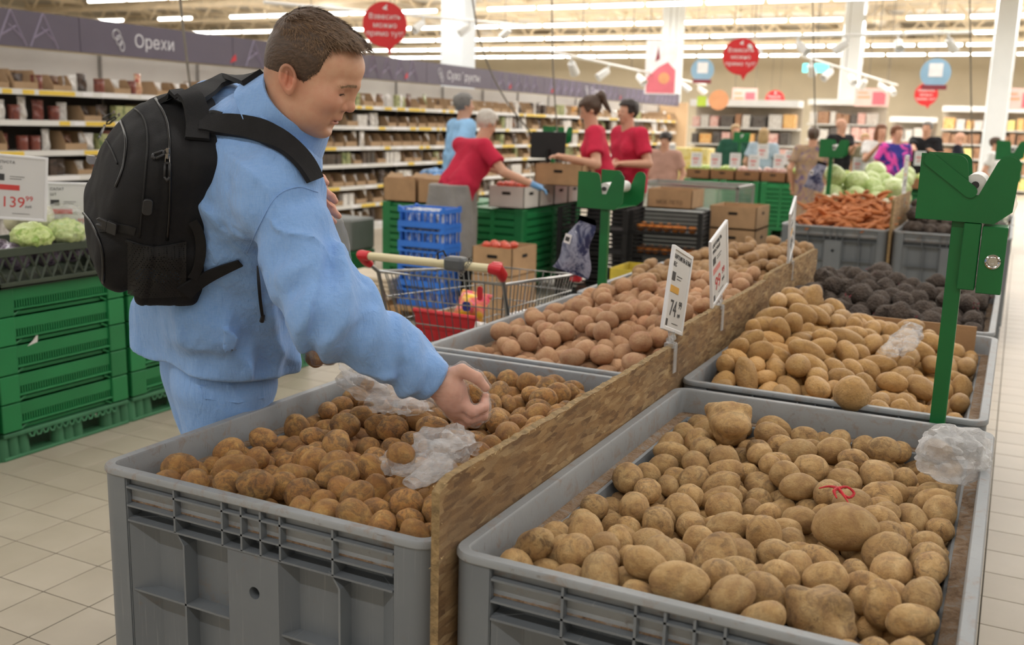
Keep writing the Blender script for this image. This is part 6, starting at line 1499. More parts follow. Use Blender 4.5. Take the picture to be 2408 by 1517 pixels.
# ================================================================== shopping cart
def cart():
    t = thing('shopping_cart', 'steel wire shopping cart with cream handle and red trim beside the pinkish potatoes', 'shopping cart', (-1.97, 3.7, 0)); o = np.array([-1.97, 3.7, 0.0]); V3 = lambda *a: np.array(a)-o
    CH = M('cart_steel', '#9a9b9a', 0.3, 0.1, 6, metal=0.9); CRM = M('cream_plastic', '#d9cda4', 0.4, .05, 5); RP_ = M('cart_red', '#c9202b', 0.4, .08, 5)
    rl, rr, fr, fl = V3(-2.27, 3.33, .86), V3(-1.70, 3.33, .86), V3(-1.735, 4.12, .80), V3(-2.14, 4.12, .80); brl, brr, bfr, bfl = V3(-2.19, 3.43, .45), V3(-1.765, 3.43, .45), V3(-1.775, 4.02, .52), V3(-2.08, 4.02, .52)
    def grid(nm, a, b, c, d, nu, nv, r=.0022):
        m = MB()
        for i in range(nu+1): u = i/nu; m.ring([a+(b-a)*u, d+(c-d)*u], r, 5)
        for j in range(nv+1): v = j/nv; m.ring([a+(d-a)*v, b+(c-b)*v], r*1.2, 5)
        m.build(nm, CH, t)
    grid('side_grid', rr, fr, bfr, brr, 22, 4); grid('side_grid', rl, fl, bfl, brl, 22, 4); grid('front_grid', fr, fl, bfl, bfr, 10, 4); grid('rear_gate', rl, rr, brr, brl, 14, 4); grid('bottom_grid', brl, brr, bfr, bfl, 10, 14)
    m = MB(); m.ring([rl, rr, fr, fl], .0065, 8, closed=True); m.build('top_rim', CH, t)
    hl_, hr_ = V3(-2.315, 3.264, .93), V3(-1.665, 3.246, .93)
    m = MB(); m.ring([hl_+(hr_-hl_)*.06, hl_+(hr_-hl_)*.94], .0165, 14); m.build('handle_bar', CRM, t, smooth=.7)
    for a, b in ((hl_, rl), (hr_, rr)):
        s = nrm(hr_-hl_)*(1 if a is hl_ else -1); m = MB(); m.ring([a+s*.05, a+s*.012, a+(b-a)*.35+s*.0, a+(b-a)*.62], [.020, .024, .021, .014], 12); m.build('handle_cap', RP_, t, smooth=.8)
        m = MB(); m.ring([a+(b-a)*.4, b, b+np.array([0, .05, -.15]), b+np.array([0, .12, -.42])], .009, 8); m.build('handle_bracket', CH, t, smooth=.7)
    # coin lock with chain
    p = hl_+(hr_-hl_)*.70; ck = MB(); ck.box(tuple(p+np.array([0, -.005, .006])), (.085, .06, .055)); lk = ck.build('coin_lock', M('lock_grey', '#55585a', .4, .15, 12), t, bevel=.014, seg=2)
    m = MB()
    for k in range(8): c = p+np.array([.03+.006*k, -.02, -.03+.008*k]); m.ring([c+np.array([.005*math.cos(a), 0, .008*math.sin(a)]) for a in np.linspace(0, 2*PI, 9)[:-1]], .0016, 5, closed=True)
    m.build('chain', CH, lk); m = MB(); m.ring([p+np.array([-.04, 0, .02]), p+np.array([-.06, 0, .05]), p+np.array([-.085, 0, .04]), p+np.array([-.08, 0, .0])], .004, 6); m.build('tether', BLK, lk)
    m = MB(); m.prism(rrect(.022, .055, .01), -.003, .003, Matrix.Translation((p+np.array([.07, .06, -.11])).tolist()) @ Matrix.Rotation(PI/2, 4, 'X')); m.build('token', RP_, t)
    # red seat flap on the rear gate
    c1, c2, c3, c4 = (ony(*q, 3.415)-o for q in ((975, 728), (1120, 748), (1112, 792), (985, 806))); n = np.array([0, -.006, 0]); m = MB(); m.add([tuple(v) for v in (c1, c2, c3, c4)]+[tuple(v+n) for v in (c1, c2, c3, c4)], [(0, 1, 2, 3), (4, 7, 6, 5), (0, 4, 5, 1), (1, 5, 6, 2), (2, 6, 7, 3), (3, 7, 4, 0)]); fo = m.build('seat_flap', RP_, t, bevel=.002)
    m = MB(); m.ring([c1+n, c2+n], .010, 8); m.build('flap_hinge', RP_, fo)
    for a in (fr, fl):
        m = MB(); m.box(tuple(a+np.array([0, 0, -.005])), (.05, .035, .055)); m.build('corner_bumper', RP_, t, bevel=.006)
    m = MB(); m.ring([V3(-2.2, 3.4, .40), V3(-2.14, 4.0, .22), V3(-2.12, 4.1, .14)], .012, 8); m.ring([V3(-1.74, 3.4, .40), V3(-1.76, 4.0, .22), V3(-1.76, 4.1, .14)], .012, 8); m.ring([V3(-2.2, 3.4, .40), V3(-2.24, 3.36, .14)], .012, 8); m.ring([V3(-1.74, 3.4, .40), V3(-1.71, 3.36, .14)], .012, 8); m.ring([brl, V3(-2.2, 3.4, .40)], .01, 6); m.ring([brr, V3(-1.74, 3.4, .40)], .01, 6); m.ring([V3(-2.2, 3.4, .4), V3(-1.74, 3.4, .4)], .01, 6); m.build('chassis', CH, t)
    for x, y in ((-2.24, 3.36), (-1.71, 3.36), (-2.12, 4.1), (-1.76, 4.1)):
        m = MB(); c = V3(x, y, .062); m.cyl(tuple(c-np.array([.014, 0, 0])), tuple(c+np.array([.014, 0, 0])), .062, n=20); m.box(tuple(c+np.array([0, 0, .05])), (.04, .03, .07)); m.build('caster', BLK, t)
cart()
crumple('grocery_bag', (-2.08, 3.66, .565), .10, 12, M('white_bag', '#e4e0e0', .35, .06, 12), .24, 2.2, (1.1, 1.3, .8), 'stuffed white carrier bag with faint red print in the cart'); crumple('grocery_bag', (-1.86, 3.86, .60), .08, 14, M('white_bag', '#e4e0e0'), .22, 2.4, (1.0, 1.3, .75), 'white carrier bag lying at the front end of the cart')
yp = thing('snack_packet', 'yellow and pink snack packet with blue mark leaning in the cart', 'food pack', (-1.98, 3.55, .66), .2); o = obj('packet', BAGM[3].copy(), None, yp, rot=(0.15, .75, 1.6), scale=.85); o.data.materials.clear(); o.data.materials.append(pack_mat('packet_yellow', '#f0c81f', '#e0336b', .35, 3.2)); m = MB(); m.prism(rrect(.035, .04, .012), 0, .002, Matrix.Rotation(PI/2, 4, 'X')); m.build('blue_mark', M('mark_blue', '#2b4fa8', .4), yp, loc=(0.01, -.035, .06))
# ================================================================== price cards on stems
FRAME = M('tag_frame', '#e9e9ea', 0.35, 0.02, 5); PAPER = M('tag_paper', '#d7d6d4', 0.45, 0.02, 5); CLEAR = film('tag_clear', '#eef1f3', 0.25, 0.08); INK = M('print_dark', '#3b3b3d', 0.6); REDI = M('print_red', '#cf4440', 0.6); OCH = M('print_ochre', '#d9a441', 0.6); PINKB = M('print_pink', '#d98a84', 0.6)
def price_tag(label, loc, rz, tilt=0.0, lean=0.0, title=('КАРТОФЕЛЬ БЕЛЫЙ', 'ВЕС'), price='74', cents='99', red=False, block=OCH, w=.185, h=.225, clip=True, group=None, simple=False):
    t = thing('price_card', label, 'price card', loc, rz, group); X = (lean, tilt, 0)
    e = bpy.data.objects.new('card', None)
    bpy.data.objects.remove(e)
    m = MB(); b = .011; Mx = Matrix.Rotation(tilt, 4, 'Y') @ Matrix.Rotation(lean, 4, 'X')
    for (x0, x1, z0, z1) in ((-w/2, -w/2+b, 0, h), (w/2-b, w/2, 0, h), (-w/2+b, w/2-b, 0, b), (-w/2+b, w/2-b, h-b, h)): m.bx(x0, x1, -.005, .005, z0, z1, Mx)
    fr = m.build('frame', FRAME, t, bevel=.0015)
    m = MB(); m.bx(-w/2+b*.6, w/2-b*.6, -.002, .003, b*.6, h-b*.6, Mx); pa = m.build('paper', PAPER, t)
    def tx(s, size, x, z, mat, al='LEFT'):
        o = text(s, size, mat, pa, tuple(Mx @ Vector((x, -.0028, z))), (0, 0, 0), al, .0003); o.rotation_euler = (Mx @ Matrix.Rotation(PI/2, 4, 'X')).to_euler(); return o
    def blk(x0, x1, z0, z1, mat, nm='print_block'): m = MB(); m.bx(x0, x1, -.0032, -.002, z0, z1, Mx); m.build(nm, mat, pa)
    c = REDI if red else INK
    if simple:
        blk(-w*.36, w*.2, h*.52, h*.62, REDI); tx(price, h*.30, -w*.30, h*.30, REDI); blk(-w*.36, w*.36, h*.78, h*.80, INK); return t
    tx(title[0], .0165, -w*.42, h*.88, INK); tx(title[1], .0165, -w*.42, h*.79, INK)
    blk(-w*.42, -w*.24, h*.60, h*.70, INK); blk(-w*.15, w*.1, h*.665, h*.672, INK); blk(-w*.15, w*.05, h*.63, h*.637, INK)
    blk(-w*.42, w*.02, h*.46, h*.54, block)
    tx(price, .062, -w*.30, h*.27, c); tx(cents, .030, w*.12, h*.34, c); tx('руб', .014, w*.12, h*.22, INK); blk(-w*.42, -w*.32, h*.06, h*.14, INK); blk(-w*.1, w*.2, h*.10, h*.106, INK)
    if clip:
        m = MB(); m.ring([(0, 0, 0.004), (0, 0, -.028)], [.010, .008], 10); m.ring([(-.018, 0, -.018), (.018, 0, -.018)], .009, 10); m.bx(-.016, .016, -.012, .014, -.04, -.028); m.bx(-.012, .012, -.016, -.013, -.11, -.03); m.build('clip', CLEAR, t, smooth=.7)
    return t
price_tag('price card reading 74.99 clipped on the weathered divider', (-0.79, 2.555, .918), PI/2, tilt=.28)
price_tag('price card reading 99.99 clipped on the pale divider', (-0.806, 3.095, .94), PI/2, tilt=-.30, title=('КАРТОФЕЛЬ', 'КРАСНЫЙ'), price='99', red=True, block=PINKB)
price_tag('price card seen edge-on at the greyish divider', (-0.818, 4.255, .955), PI/2+.10, tilt=-.35, title=('СВЕКЛА', 'ВЕС'), price='49')
p = onx(42, 518, -3.72); price_tag('price card with a big red 139 among the red cabbage', (p[0], p[1], p[2]), .85, tilt=.08, title=('КАПУСТА', 'ВЕС'), price='139', red=True, block=REDI, w=.22, h=.27, clip=False)
p = onx(170, 555, -3.78); price_tag('price card half covered by the backpack beside the bagged lettuce', (p[0], p[1], p[2]-.02), .85, tilt=.02, title=('САЛАТ', 'ШТ'), price='99', red=True, block=REDI, w=.2, h=.26, clip=False)
# ================================================================== bag-roll stands
DG = M('stand_green', '#116b35', 0.38, 0.10, 6, 0.1, 120, .001); CHR = M('chrome', '#d2d2d2', 0.12, metal=1.0); ROLL = M('bag_roll', '#e6e6e2', 0.5, .05, 20)
NAVY = pack_mat('navy_print', '#232a52', '#9a9db2', 0.35, 9.0)
def arc(cx, cz, r, a0, a1, n=7): return [(cx+r*math.cos(a0+(a1-a0)*i/n), cz+r*math.sin(a0+(a1-a0)*i/n)) for i in range(n+1)]
def stand(label, x, y, z0, zh, lever=False, lockbox=False, gap=.20, flip=1, s=1.0, bag=False, group='green bag-roll stands', pole_w=.036, xo=0.022):
    t = thing('bag_stand', label, 'bag stand', (x, y, z0), 0, group); f = flip; H = zh-z0
    m = MB(); m.bx(-pole_w/2, pole_w/2, -.012, .012, 0, H); m.build('pole', DG, t, bevel=.002)
    def plate():
        pts = [(-.122, 0), (.052, -.004), (.088, .026)]+arc(.068, .128, .026, 0, PI*.85)+[(.012, .062), (-.008, .062)]+arc(-.042, .130, .024, .3, PI/2)+[(-.122, .156)]
        return [(q[0]*s*f, q[1]*s) for q in pts]
    for k in (0, 1):
        m = MB(); m.prism(plate(), -.0015, .0015, Matrix.Translation((xo, -.03+gap*k, H)) @ Matrix.Rotation(PI/2, 4, 'X')); m.build('side_plate', DG, t)
    m = MB(); m.bx(xo-.121*s, xo+.053*s, -.03, -.03+gap, H-.0015, H+.0015); m.build('floor_plate', DG, t)
    m = MB(); m.cyl((xo+.002*f, -.034+.008, H+.085*s), (xo+.002*f, -.03+gap-.008, H+.085*s), .026*s, n=18); rl = m.build('bag_roll', ROLL, t, smooth=.7)
    m = MB(); m.cyl((xo+.002*f, -.037, H+.085*s), (xo+.002*f, -.03+gap+.006, H+.085*s), .009*s, n=12); m.build('roll_core', DARKM, t)
    if lever:
        m = MB(); a, b = np.array([-.100, .140]), np.array([-.006, .070]); d = b-a; d /= np.linalg.norm(d); n = np.array([-d[1], d[0]]); r = .015; an = math.atan2(d[1], d[0]); pts = arc(b[0], b[1], r, an-PI/2, an+PI/2)+arc(a[0], a[1], r, an+PI/2, an+3*PI/2)
        m.prism(pts, -.002, .002, Matrix.Translation((xo, -.036, H)) @ Matrix.Rotation(PI/2, 4, 'X')); m.build('brake_lever', DG, t)
    if lockbox:
        m = MB(); m.bx(.010, .048, -.028, .05, -.165, -.004); o = m.build('coin_box', DG, t, bevel=.002, loc=(0, 0, H)); m = MB(); m.bx(.051, .106, -.034, .05, -.170, -.010); o2 = m.build('door', DG, t, bevel=.002, loc=(0, 0, H))
        m = MB(); m.lathe([(.0, .0), (.017, .0), (.0175, .004), (.014, .006), (.012, .005), (.010, .007), (.0045, .007), (.004, .004), (0, .004)], 24, Matrix.Translation((.081, -.034, -.092)) @ Matrix.Rotation(PI/2, 4, 'X')); m.build('lock', CHR, o2, smooth=.6)
    if bag:
        m = MB(); nu, nv = 10, 12
        def fn(sd):
            def g_(u, v): return (-.085+.17*u*(1-.55*v)+.05*v+.01*math.sin(9*v), sd*.016*math.sin(PI*u)*math.sin(PI*min(1, v*1.1+.05)), -.27+.25*v)
            return g_
        m.grid(fn(1), nu, nv); m.grid(fn(-1), nu, nv); b_ = m.build('bag_pack', NAVY, t, smooth=4.0, loc=(-.07, -.03, H-.02), rot=(0, .25, 0)); m = MB(); m.bx(-.06, -.03, -.0175, -.0165, -.15, -.11); m.build('pack_label', LBW, b_)
        m = MB(); m.bx(-.055, -.036, -.0182, -.0176, -.14, -.122); m.build('label_print', INK, b_)
    return t
st = stand('tall green bag-roll stand with a chrome lock between the yellow and the long potatoes', -.112, 2.636, 0, 1.262, lever=True, lockbox=True, gap=.22)
pre_stand = st
stand('green bag-roll stand with a navy printed bag pack between pinkish and oblong potatoes', -1.515, 3.885, 0, 1.128, gap=.26, bag=True, s=.95, xo=.0)
p = dep(1300, 400, 10.0); stand('green bag-roll stand behind the packing table monitor', p[0], p[1], 0, 1.28, s=1.1)
p = ony(1950, 420, 9.08); stand('green bag-roll stand with a hanging printed bag behind the carrot bin', p[0], p[1], 0, 1.25, bag=True)
p = ony(2366, 420, 9.08); stand('dark green bag-roll stand at the outer edge of the vegetable bins', p[0], p[1], 0, 1.28, lockbox=True)
p = dep(1738, 360, 15.6); stand('small green bag-roll stand among the far price cards', p[0], p[1], 0, 1.28)
# ================================================================== plastic bags in the bins
def sheet(name, pts, seed, label, mat=FILMO, n=40, amp=.016, cat='plastic bag'):
    """crumpled film following a chain of (x, y, z, half width) stations"""
    A = np.array(pts, float); rsx = np.random.RandomState(seed); m = MB(); P = []
    C_ = spline(list(A), n)
    for i, c in enumerate(C_):
        tg = C_[min(i+1, n)][:3]-C_[max(i-1, 0)][:3]; sd = nrm(np.cross(tg, [0, 0, 1.0])); ring = []
        for j in range(32):
            a = 2*PI*j/32; w = c[3]; base = sd*math.cos(a)*w+np.array([0, 0, 1])*math.sin(a)*w*.38; q = c[:3]+base; nz = 1.3*abs(vnoise((q*30+seed)[None], 1.0, seed)[0])+1.0*abs(vnoise((q*64+seed)[None], 1.0, seed+1)[0])-.5; ring.append(q+nrm(base+1e-6)*amp*nz)
        P.append(ring)
    v = [tuple(q) for r in P for q in r]; f = [(i*32+j, i*32+(j+1) % 32, (i+1)*32+(j+1) % 32, (i+1)*32+j) for i in range(n) for j in range(32)]
    m.add(v, f); o = m.build(name, mat, None, smooth=.5); return tag(o, label, cat)
g1 = lambda px, py, z: onz(px, py, z)
def st_(px, py, z, w): q = onz(px, py, z); return (*q, w)
sheet('produce_bag', [st_(800, 850, .90, .012), st_(835, 890, .86, .05), st_(880, 925, .81, .07), st_(950, 945, .80, .055), st_(1015, 950, .79, .03)], 31, 'clear crumpled bag draped over muddy potatoes under the man\'s forearm')
sheet('produce_bag', [st_(905, 1075, .80, .02), st_(960, 1100, .795, .03), st_(1010, 1085, .80, .045), st_(1050, 1040, .82, .06), st_(1100, 1060, .82, .03)], 33, 'white crumpled bag beside the chipboard divider with a potato lying on it')
sheet('produce_bag', [st_(960, 1140, .785, .018), st_(1000, 1120, .79, .03), st_(1040, 1085, .81, .04)], 36, 'folded strip of the thin white bag beside the divider', amp=.006)
lone('muddy_potato', potato_mesh('muddy_potato', 940, 4, PM['muddy'], (1.25, 1.3), .06), onz(943, 1073, .81), .029, (.2, .5, 2.2), 'single muddy potato lying on the white bag beside the divider')
lone('muddy_potato', potato_mesh('muddy_potato', 944, 3, PM['muddy'], (1.1, 1.15), .06), dep(1112, 925, 2.135), .022, (.2, .5, 1), 'small potato held between thumb and fingers of the gloved hand')
crumple('produce_bag', onz(2236, 1066, .785), .070, 41, film('bag_film_ball', '#f4f4f4', 0.34, 0.2), .24, 1.7, (1, 1.0, .85), 'crumpled white bag ball in the corner of the soil-flecked potato bin')
sheet('produce_bag', [st_(2090, 830, .80, .03), st_(2125, 800, .83, .04), st_(2150, 765, .86, .022)], 43, 'frosted bag wrapped over a potato in the long potato bin')
# bag of potatoes hanging from the far hand
bp = dep(762, 815, 2.56)
for k, (px, py) in enumerate(((745, 800), (770, 832), (742, 838))): lone('muddy_potato', potato_mesh('muddy_potato', 950+k, 3, PM['muddy'], (1.1, 1.2), .06), dep(px, py, 2.56), .028, (k, .4*k, k), 'muddy potato inside the clear bag hanging from the far hand', 'potato', 'potatoes in the hanging bag')
m = MB(); C_ = spline([np.array([*dep(*q[:2], 2.56), q[2]]) for q in ((792, 506, .008), (800, 560, .02), (802, 640, .030), (785, 730, .036), (765, 800, .052), (758, 850, .042), (760, 858, .004))], 34); v = []
for i, c in enumerate(C_):
    for j in range(18):
        a = 2*PI*j/18; q = c[:3]+(RH*math.cos(a)+FH*math.sin(a)*.8)*c[3]*(1+.12*math.sin(5*a+.4*i)); v.append(tuple(q+RH*.004*vnoise((q*60)[None], 1, 3)[0]))
m.add(v, [(i*18+j, i*18+(j+1) % 18, (i+1)*18+(j+1) % 18, (i+1)*18+j) for i in range(34) for j in range(18)]); tag(m.build('produce_bag', FILMW, None, smooth=.8), 'clear bag with a few potatoes hanging from the man\'s far hand', 'plastic bag')

dq = lambda px, py, w: (*dep(px, py, 2.47), w)
o = sheet('carrier_bag', [dq(2352, 428, .006), dq(2372, 440, .012), dq(2374, 475, .018), dq(2364, 510, .016), dq(2352, 540, .006)], 47, 'loose white carrier bag hanging at the side of the tall bag-roll stand', FILMO, amp=.006)
m = MB(); m.box(tuple(dep(2371, 470, 2.452)), (.016, .004, .05)); m.build('navy_print', M('navy', '#2b2f5e', .5), o)

# ================================================================== other people in the hall
HAIRM = {k: hairm('hair_'+k, a, b) for k, (a, b) in dict(grey=('#5d5b59', '#8a8784'), white=('#bdb5ac', '#e2dad0'), brown=('#3a2a20', '#5c4433'), dark=('#1b1614', '#352a25'), blond=('#9a7a52', '#c7a878'), red=('#5a3520', '#8a5735')).items()}
def cloth(name, c, var=.10, sc=8, bump=.5): return M('cloth_'+name, c, .85, var, sc, bump, 26, .012, spec=.2)
def someone(label, px, py, depth, a, top, bottom, hair=('brown', 'short'), lean=0.0, hands=None, res=.010, sleeve='short', skirt=None, extra=None, side=0.0, glove=None, far=False):
    hd0 = dep(px, py, depth); H = hd0[2]; f = mixdir(a); l = nrm(np.cross(UP, f)); G = np.array([hd0[0], hd0[1], 0])-f*lean-l*side; s = H/1.70+.02
    h = lambda z, fw=0.0, lf=0.0: G+UP*z*H+f*fw+l*lf
    pel = h(.53, -lean*.25); wst = h(.62, 0.0, side*.2); che = h(.72, lean*.45, side*.5); nek = h(.835, lean*.78, side*.8); hc = h(.922, lean, side)-UP*0
    sh = [che+UP*.085*H-l*.112*H, che+UP*.085*H+l*.112*H]; hips_ = [pel-l*.05*H, pel+l*.05*H]; ft = [np.array([*(G-l*.06*H)[:2], .06]), np.array([*(G+l*.06*H)[:2], .06])]
    hn, el_ = [], []
    for k in (0, 1):
        sg = -1 if k == 0 else 1
        if hands and hands[k] is not None: w = dep(*hands[k])
        else: w = sh[k]-UP*.30*H+f*.05*H+l*sg*.03*H
        d = w-sh[k]; L = np.linalg.norm(d); R_ = .34*H
        if L > R_*.98: w = sh[k]+d/L*R_*.98; d = w-sh[k]; L = R_*.98
        e = math.sqrt(max(0, (R_/2)**2-(L/2)**2)); bend = nrm(-UP*.8-f*.35+l*sg*.35); bend = bend-nrm(d)*(bend@nrm(d)); e_ = sh[k]+d/2+nrm(bend)*e; hn.append(w); el_.append(e_)
    hf = f if lean < .1 else nrm(f-UP*.5); hu = nrm(UP-hf*(UP@hf)); hl_ = np.cross(hu, hf); HRm = np.stack([hf, hl_, hu]); k_ = .125*H/.215
    th = lambda p: ((p-hc)@HRm.T)/k_
    def core(q):
        d = ell(q, (-.012, 0, .026), (.090, .073, .078)); d = smin(d, ell(q, (.032, 0, -.022), (.052, .056, .074)), .02); return smin(d, ell(q, (.058, 0, -.082), (.022, .026, .018)), .02)
    def body(p):
        q = th(p); y = np.abs(q[:, 1]); s_ = np.stack([q[:, 0], y, q[:, 2]], -1); d = core(q)
        d = smin(d, cone(q, (.084, 0, .012), (.100, 0, -.024), .008, .012), .008); d = smin(d, ell(s_, (-.012, .074, -.012), (.016, .008, .028)), .005); d = smax(d, -ell(s_, (.094, .030, .004), (.014, .016, .010)), .008); d = smin(d, ell(q, (.080, 0, -.056), (.010, .020, .010)), .006)
        d = d*k_; d = smin(d, cone(p, hc-UP*.03*H, nek-UP*.02, .033*H, .036*H), .02)
        d = smin(d, cone(p, che, wst, .046*H, .046*H), .04); d = smin(d, cone(p, wst, pel, .046*H, .05*H), .04)
        for k in (0, 1):
            g = smin(cone(p, sh[k], el_[k], .029*H, .024*H), cone(p, el_[k], hn[k], .024*H, .016*H), .012)
            ax = nrm(hn[k]-el_[k]); sd = nrm(np.cross(ax, UP)+1e-6); up2 = np.cross(sd, ax); pm = hn[k]+ax*.045; g = smin(g, cone(p, hn[k], pm, .021, .027), .012)
            for i in range(4): b0 = pm+sd*(i-1.5)*.017+ax*.015; g = smin(g, smin(cone(p, b0, b0+ax*.034-up2*.008, .0095, .0088), cone(p, b0+ax*.034-up2*.008, b0+ax*.055-up2*.030, .0088, .0075), .003), .005)
            b0 = hn[k]+sd*.022*(1 if k == 0 else -1)+ax*.02; g = smin(g, cone(p, b0, b0+ax*.04+sd*.02*(1 if k == 0 else -1), .0115, .0085), .008); d = smin(d, g, .012)
            g = smin(cone(p, hips_[k], (hips_[k]+ft[k])/2+f*.02, .048*H, .034*H), cone(p, (hips_[k]+ft[k])/2+f*.02, ft[k], .034*H, .024*H), .02); d = smin(d, smin(g, cone(p, ft[k]-UP*.02, ft[k]+f*.14-UP*.03, .035, .026), .02), .03)
        return d
    root = thing('person', label, 'person', (G[0], G[1], 0)); inv = Matrix.Translation((-G[0], -G[1], 0)); A = np.array([pel, che, hc, *sh, *hn, *el_, *ft]); lo = A.min(0)-.24; hi = A.max(0)+.24; lo[2] = max(lo[2], -.01)
    def put(nm, fn, mat, r=res, par=root): me = sdf_mesh(nm, fn, lo, hi, r); me.transform(inv); return obj(nm, me, mat, par), me
    o, me = put('body', body, SKIN); V = verts_np(me)+np.array([G[0], G[1], 0]); q = th(V); col = np.tile(np.array(lin('#d2a388')), (len(V), 1)); ay = np.abs(q[:, 1])
    def paint(w, c): nonlocal col; w = np.clip(w, 0, 1)[:, None]; col = col*(1-w)+np.array(lin(c))*w
    g3 = lambda c, r: np.exp(-(((q[:, 0]-c[0])/r[0])**2+((ay-c[1])/r[1])**2+((q[:, 2]-c[2])/r[2])**2)); paint(.9*g3((.088, .030, .004), (.02, .013, .007)), '#4a352a'); paint(.7*g3((.09, .03, .022), (.02, .018, .006)), '#5d4434'); paint(.8*g3((.092, 0, -.056), (.02, .02, .008)), '#b0605a')
    for k in (0, 1):
        if glove is not None and k == glove: paint((np.linalg.norm(V-hn[k]-nrm(hn[k]-el_[k])*.06, axis=1) < .10)*1.0, '#5aa7dd')
    vcol(me, col)
    def shirt(p):
        d = None
        for sg in (-1, 1):
            for i, (u, v, ru, rv) in enumerate(((pel-UP*.02, wst, .074, .068), (wst, che, .068, .072))):
                g = cone(p, u+l*sg*.045*H, v+l*sg*.05*H, ru*H, rv*H); d = g if d is None else smin(d, g, .05)
        d = smin(d, cone(p, sh[0], sh[1], .042*H, .042*H), .06); d = smin(d, cone(p, che+UP*.04*H, nek-UP*.015*H, .05*H, .036*H), .04)
        for k in (0, 1):
            if sleeve == 'long': g = smin(cone(p, sh[k], el_[k], .040*H, .034*H), cone(p, el_[k], hn[k], .034*H, .025*H), .015); ax = nrm(hn[k]-el_[k]); g = smax(g, (p-hn[k])@ax+.01, .004)
            else: ax = nrm(el_[k]-sh[k]); g = cone(p, sh[k], el_[k], .042*H, .043*H); g = smax(g, (p-sh[k])@ax-.115*H, .004)
            d = smin(d, g, .02)
        n = vnoise(p, 9, 5); d = d-.008*n-.006*np.sin(p[:, 2]*40+5*n)*np.exp(-((p[:, 2]-wst[2])/.14)**2)
        hm = (pel[2]-.045*H) if skirt is None else skirt; arm = np.minimum(cone(p, sh[0], el_[0], .09, .08), cone(p, sh[1], el_[1], .09, .08)); arm = np.minimum(arm, np.minimum(cone(p, el_[0], hn[0], .07, .05), cone(p, el_[1], hn[1], .07, .05)))
        if skirt is not None: d = smin(d, cone(p, pel, np.array([G[0], G[1], skirt]), .105*H, .135*H)-.012*np.sin(np.arctan2((p-G)@l, (p-G)@f)*9), .05)
        d = np.where(arm < 0, d, smax(d, hm-p[:, 2], .006)); return smax(d, -cone(p, nek-UP*.02, hc, .034*H, .04*H), .01)
    put('dress' if skirt is not None and skirt < .6 else 'shirt', shirt, top, res*1.15)
    def trousers(p):
        d = None
        for k in (0, 1):
            g = smin(cone(p, hips_[k]+UP*.03*H, (hips_[k]+ft[k])/2+f*.02, .066*H, .050*H), cone(p, (hips_[k]+ft[k])/2+f*.02, ft[k], .050*H, .044*H), .02); d = g if d is None else smin(d, g, .03)
        return smax(d-.006*vnoise(p, 11, 6), .05-p[:, 2], .004)
    if not (skirt is not None and skirt < .6): put('trousers', trousers, bottom, res*1.3)
    if extra == 'tied':
        def wrap(p):
            c1 = pel+UP*.07*H; c2 = pel-UP*.24*H-f*.03; d = cone(p, c1, c2, .120*H, .150*H)-.014*np.sin(7*np.arctan2((p-pel)@l, (p-pel)@f)+6*p[:, 2])-.006*vnoise(p, 12, 8); d = smin(d, cone(p, pel-l*.10*H-f*.02, pel-l*.12*H-UP*.30*H, .04, .06), .03); return smax(smax(d, (p[:, 2]-c1[2]-.02), .01), pel[2]-.30*H-.10*((p-pel)@l)-p[:, 2], .01)
        put('tied_shirt', wrap, cloth('grey', '#8f8c88'), res)
    hm_, st = HAIRM.get(hair[0]), hair[1]
    def hr(p):
        q = th(p); x, z = q[:, 0], q[:, 2]; ay_ = np.abs(q[:, 1]); d = core(q)
        grow = np.where(z > .062, .085-x, np.where(z > -.01, .036-x, -.012-x)); grow = np.minimum(grow, z-(-.075 if st != 'short' else -.058)); t_ = np.where(grow > 0, .011+.012*np.clip((z-.03)/.06, 0, 1), -.01); d = d-t_
        if st == 'bun': d = smin(d, ell(q, (-.095, .0, .03), (.032, .036, .034)), .012)
        if st == 'pony': d = smin(d, smin(cone(q, (-.085, 0, .085), (-.135, 0, .075), .022, .034), cone(q, (-.135, 0, .075), (-.150, 0, -.085), .034, .014), .02), .012)
        if st == 'long': d = smin(d, smax(ell(q, (-.03, 0, -.06), (.085, .095, .15)), -ell(q, (.08, 0, -.05), (.085, .062, .13)), .02), .02)
        if st == 'hat': d = smin(smin(d, ell(q, (-.01, 0, .075), (.10, .09, .06)), .01), ell(q, (-.01, 0, .048), (.155, .14, .012)), .01)
        return (d-.006*vnoise(q*np.array([1, 2, 1.0]), 40, 3))*k_
    if hm_ is not None: put('hair', hr, hm_, res*.8)
    return root
RT = cloth('crimson', '#c62e49'); BK_ = cloth('black', '#1d1c1e'); SKY = cloth('sky', '#93bfe6')
someone('stooping worker in a crimson T-shirt with a grey shirt tied round her waist', 1146, 254, 8.15, 35, RT, BK_, ('white', 'bun'), lean=.26, hands=[(1258, 436, 7.95), (1230, 425, 8.5)], extra='tied', res=.0095, glove=0)
someone('grey-haired man in a sky blue polo shirt standing behind the stooping worker', 1092, 215, 9.9, 25, SKY, BK_, ('grey', 'short'), lean=.05, hands=[(1120, 372, 9.9), (1130, 380, 10.2)], res=.011)
someone('worker with a brown ponytail in a crimson T-shirt lifting a brown carton', 1390, 222, 8.7, 172, RT, BK_, ('brown', 'pony'), lean=.10, hands=[(1330, 372, 8.9), (1325, 370, 8.4)], res=.0095)
someone('dark-haired worker in a crimson polo shirt behind the ponytailed worker', 1478, 230, 9.4, 205, RT, BK_, ('dark', 'short'), lean=.05, hands=[(1440, 392, 9.3), (1465, 385, 9.1)], res=.011)
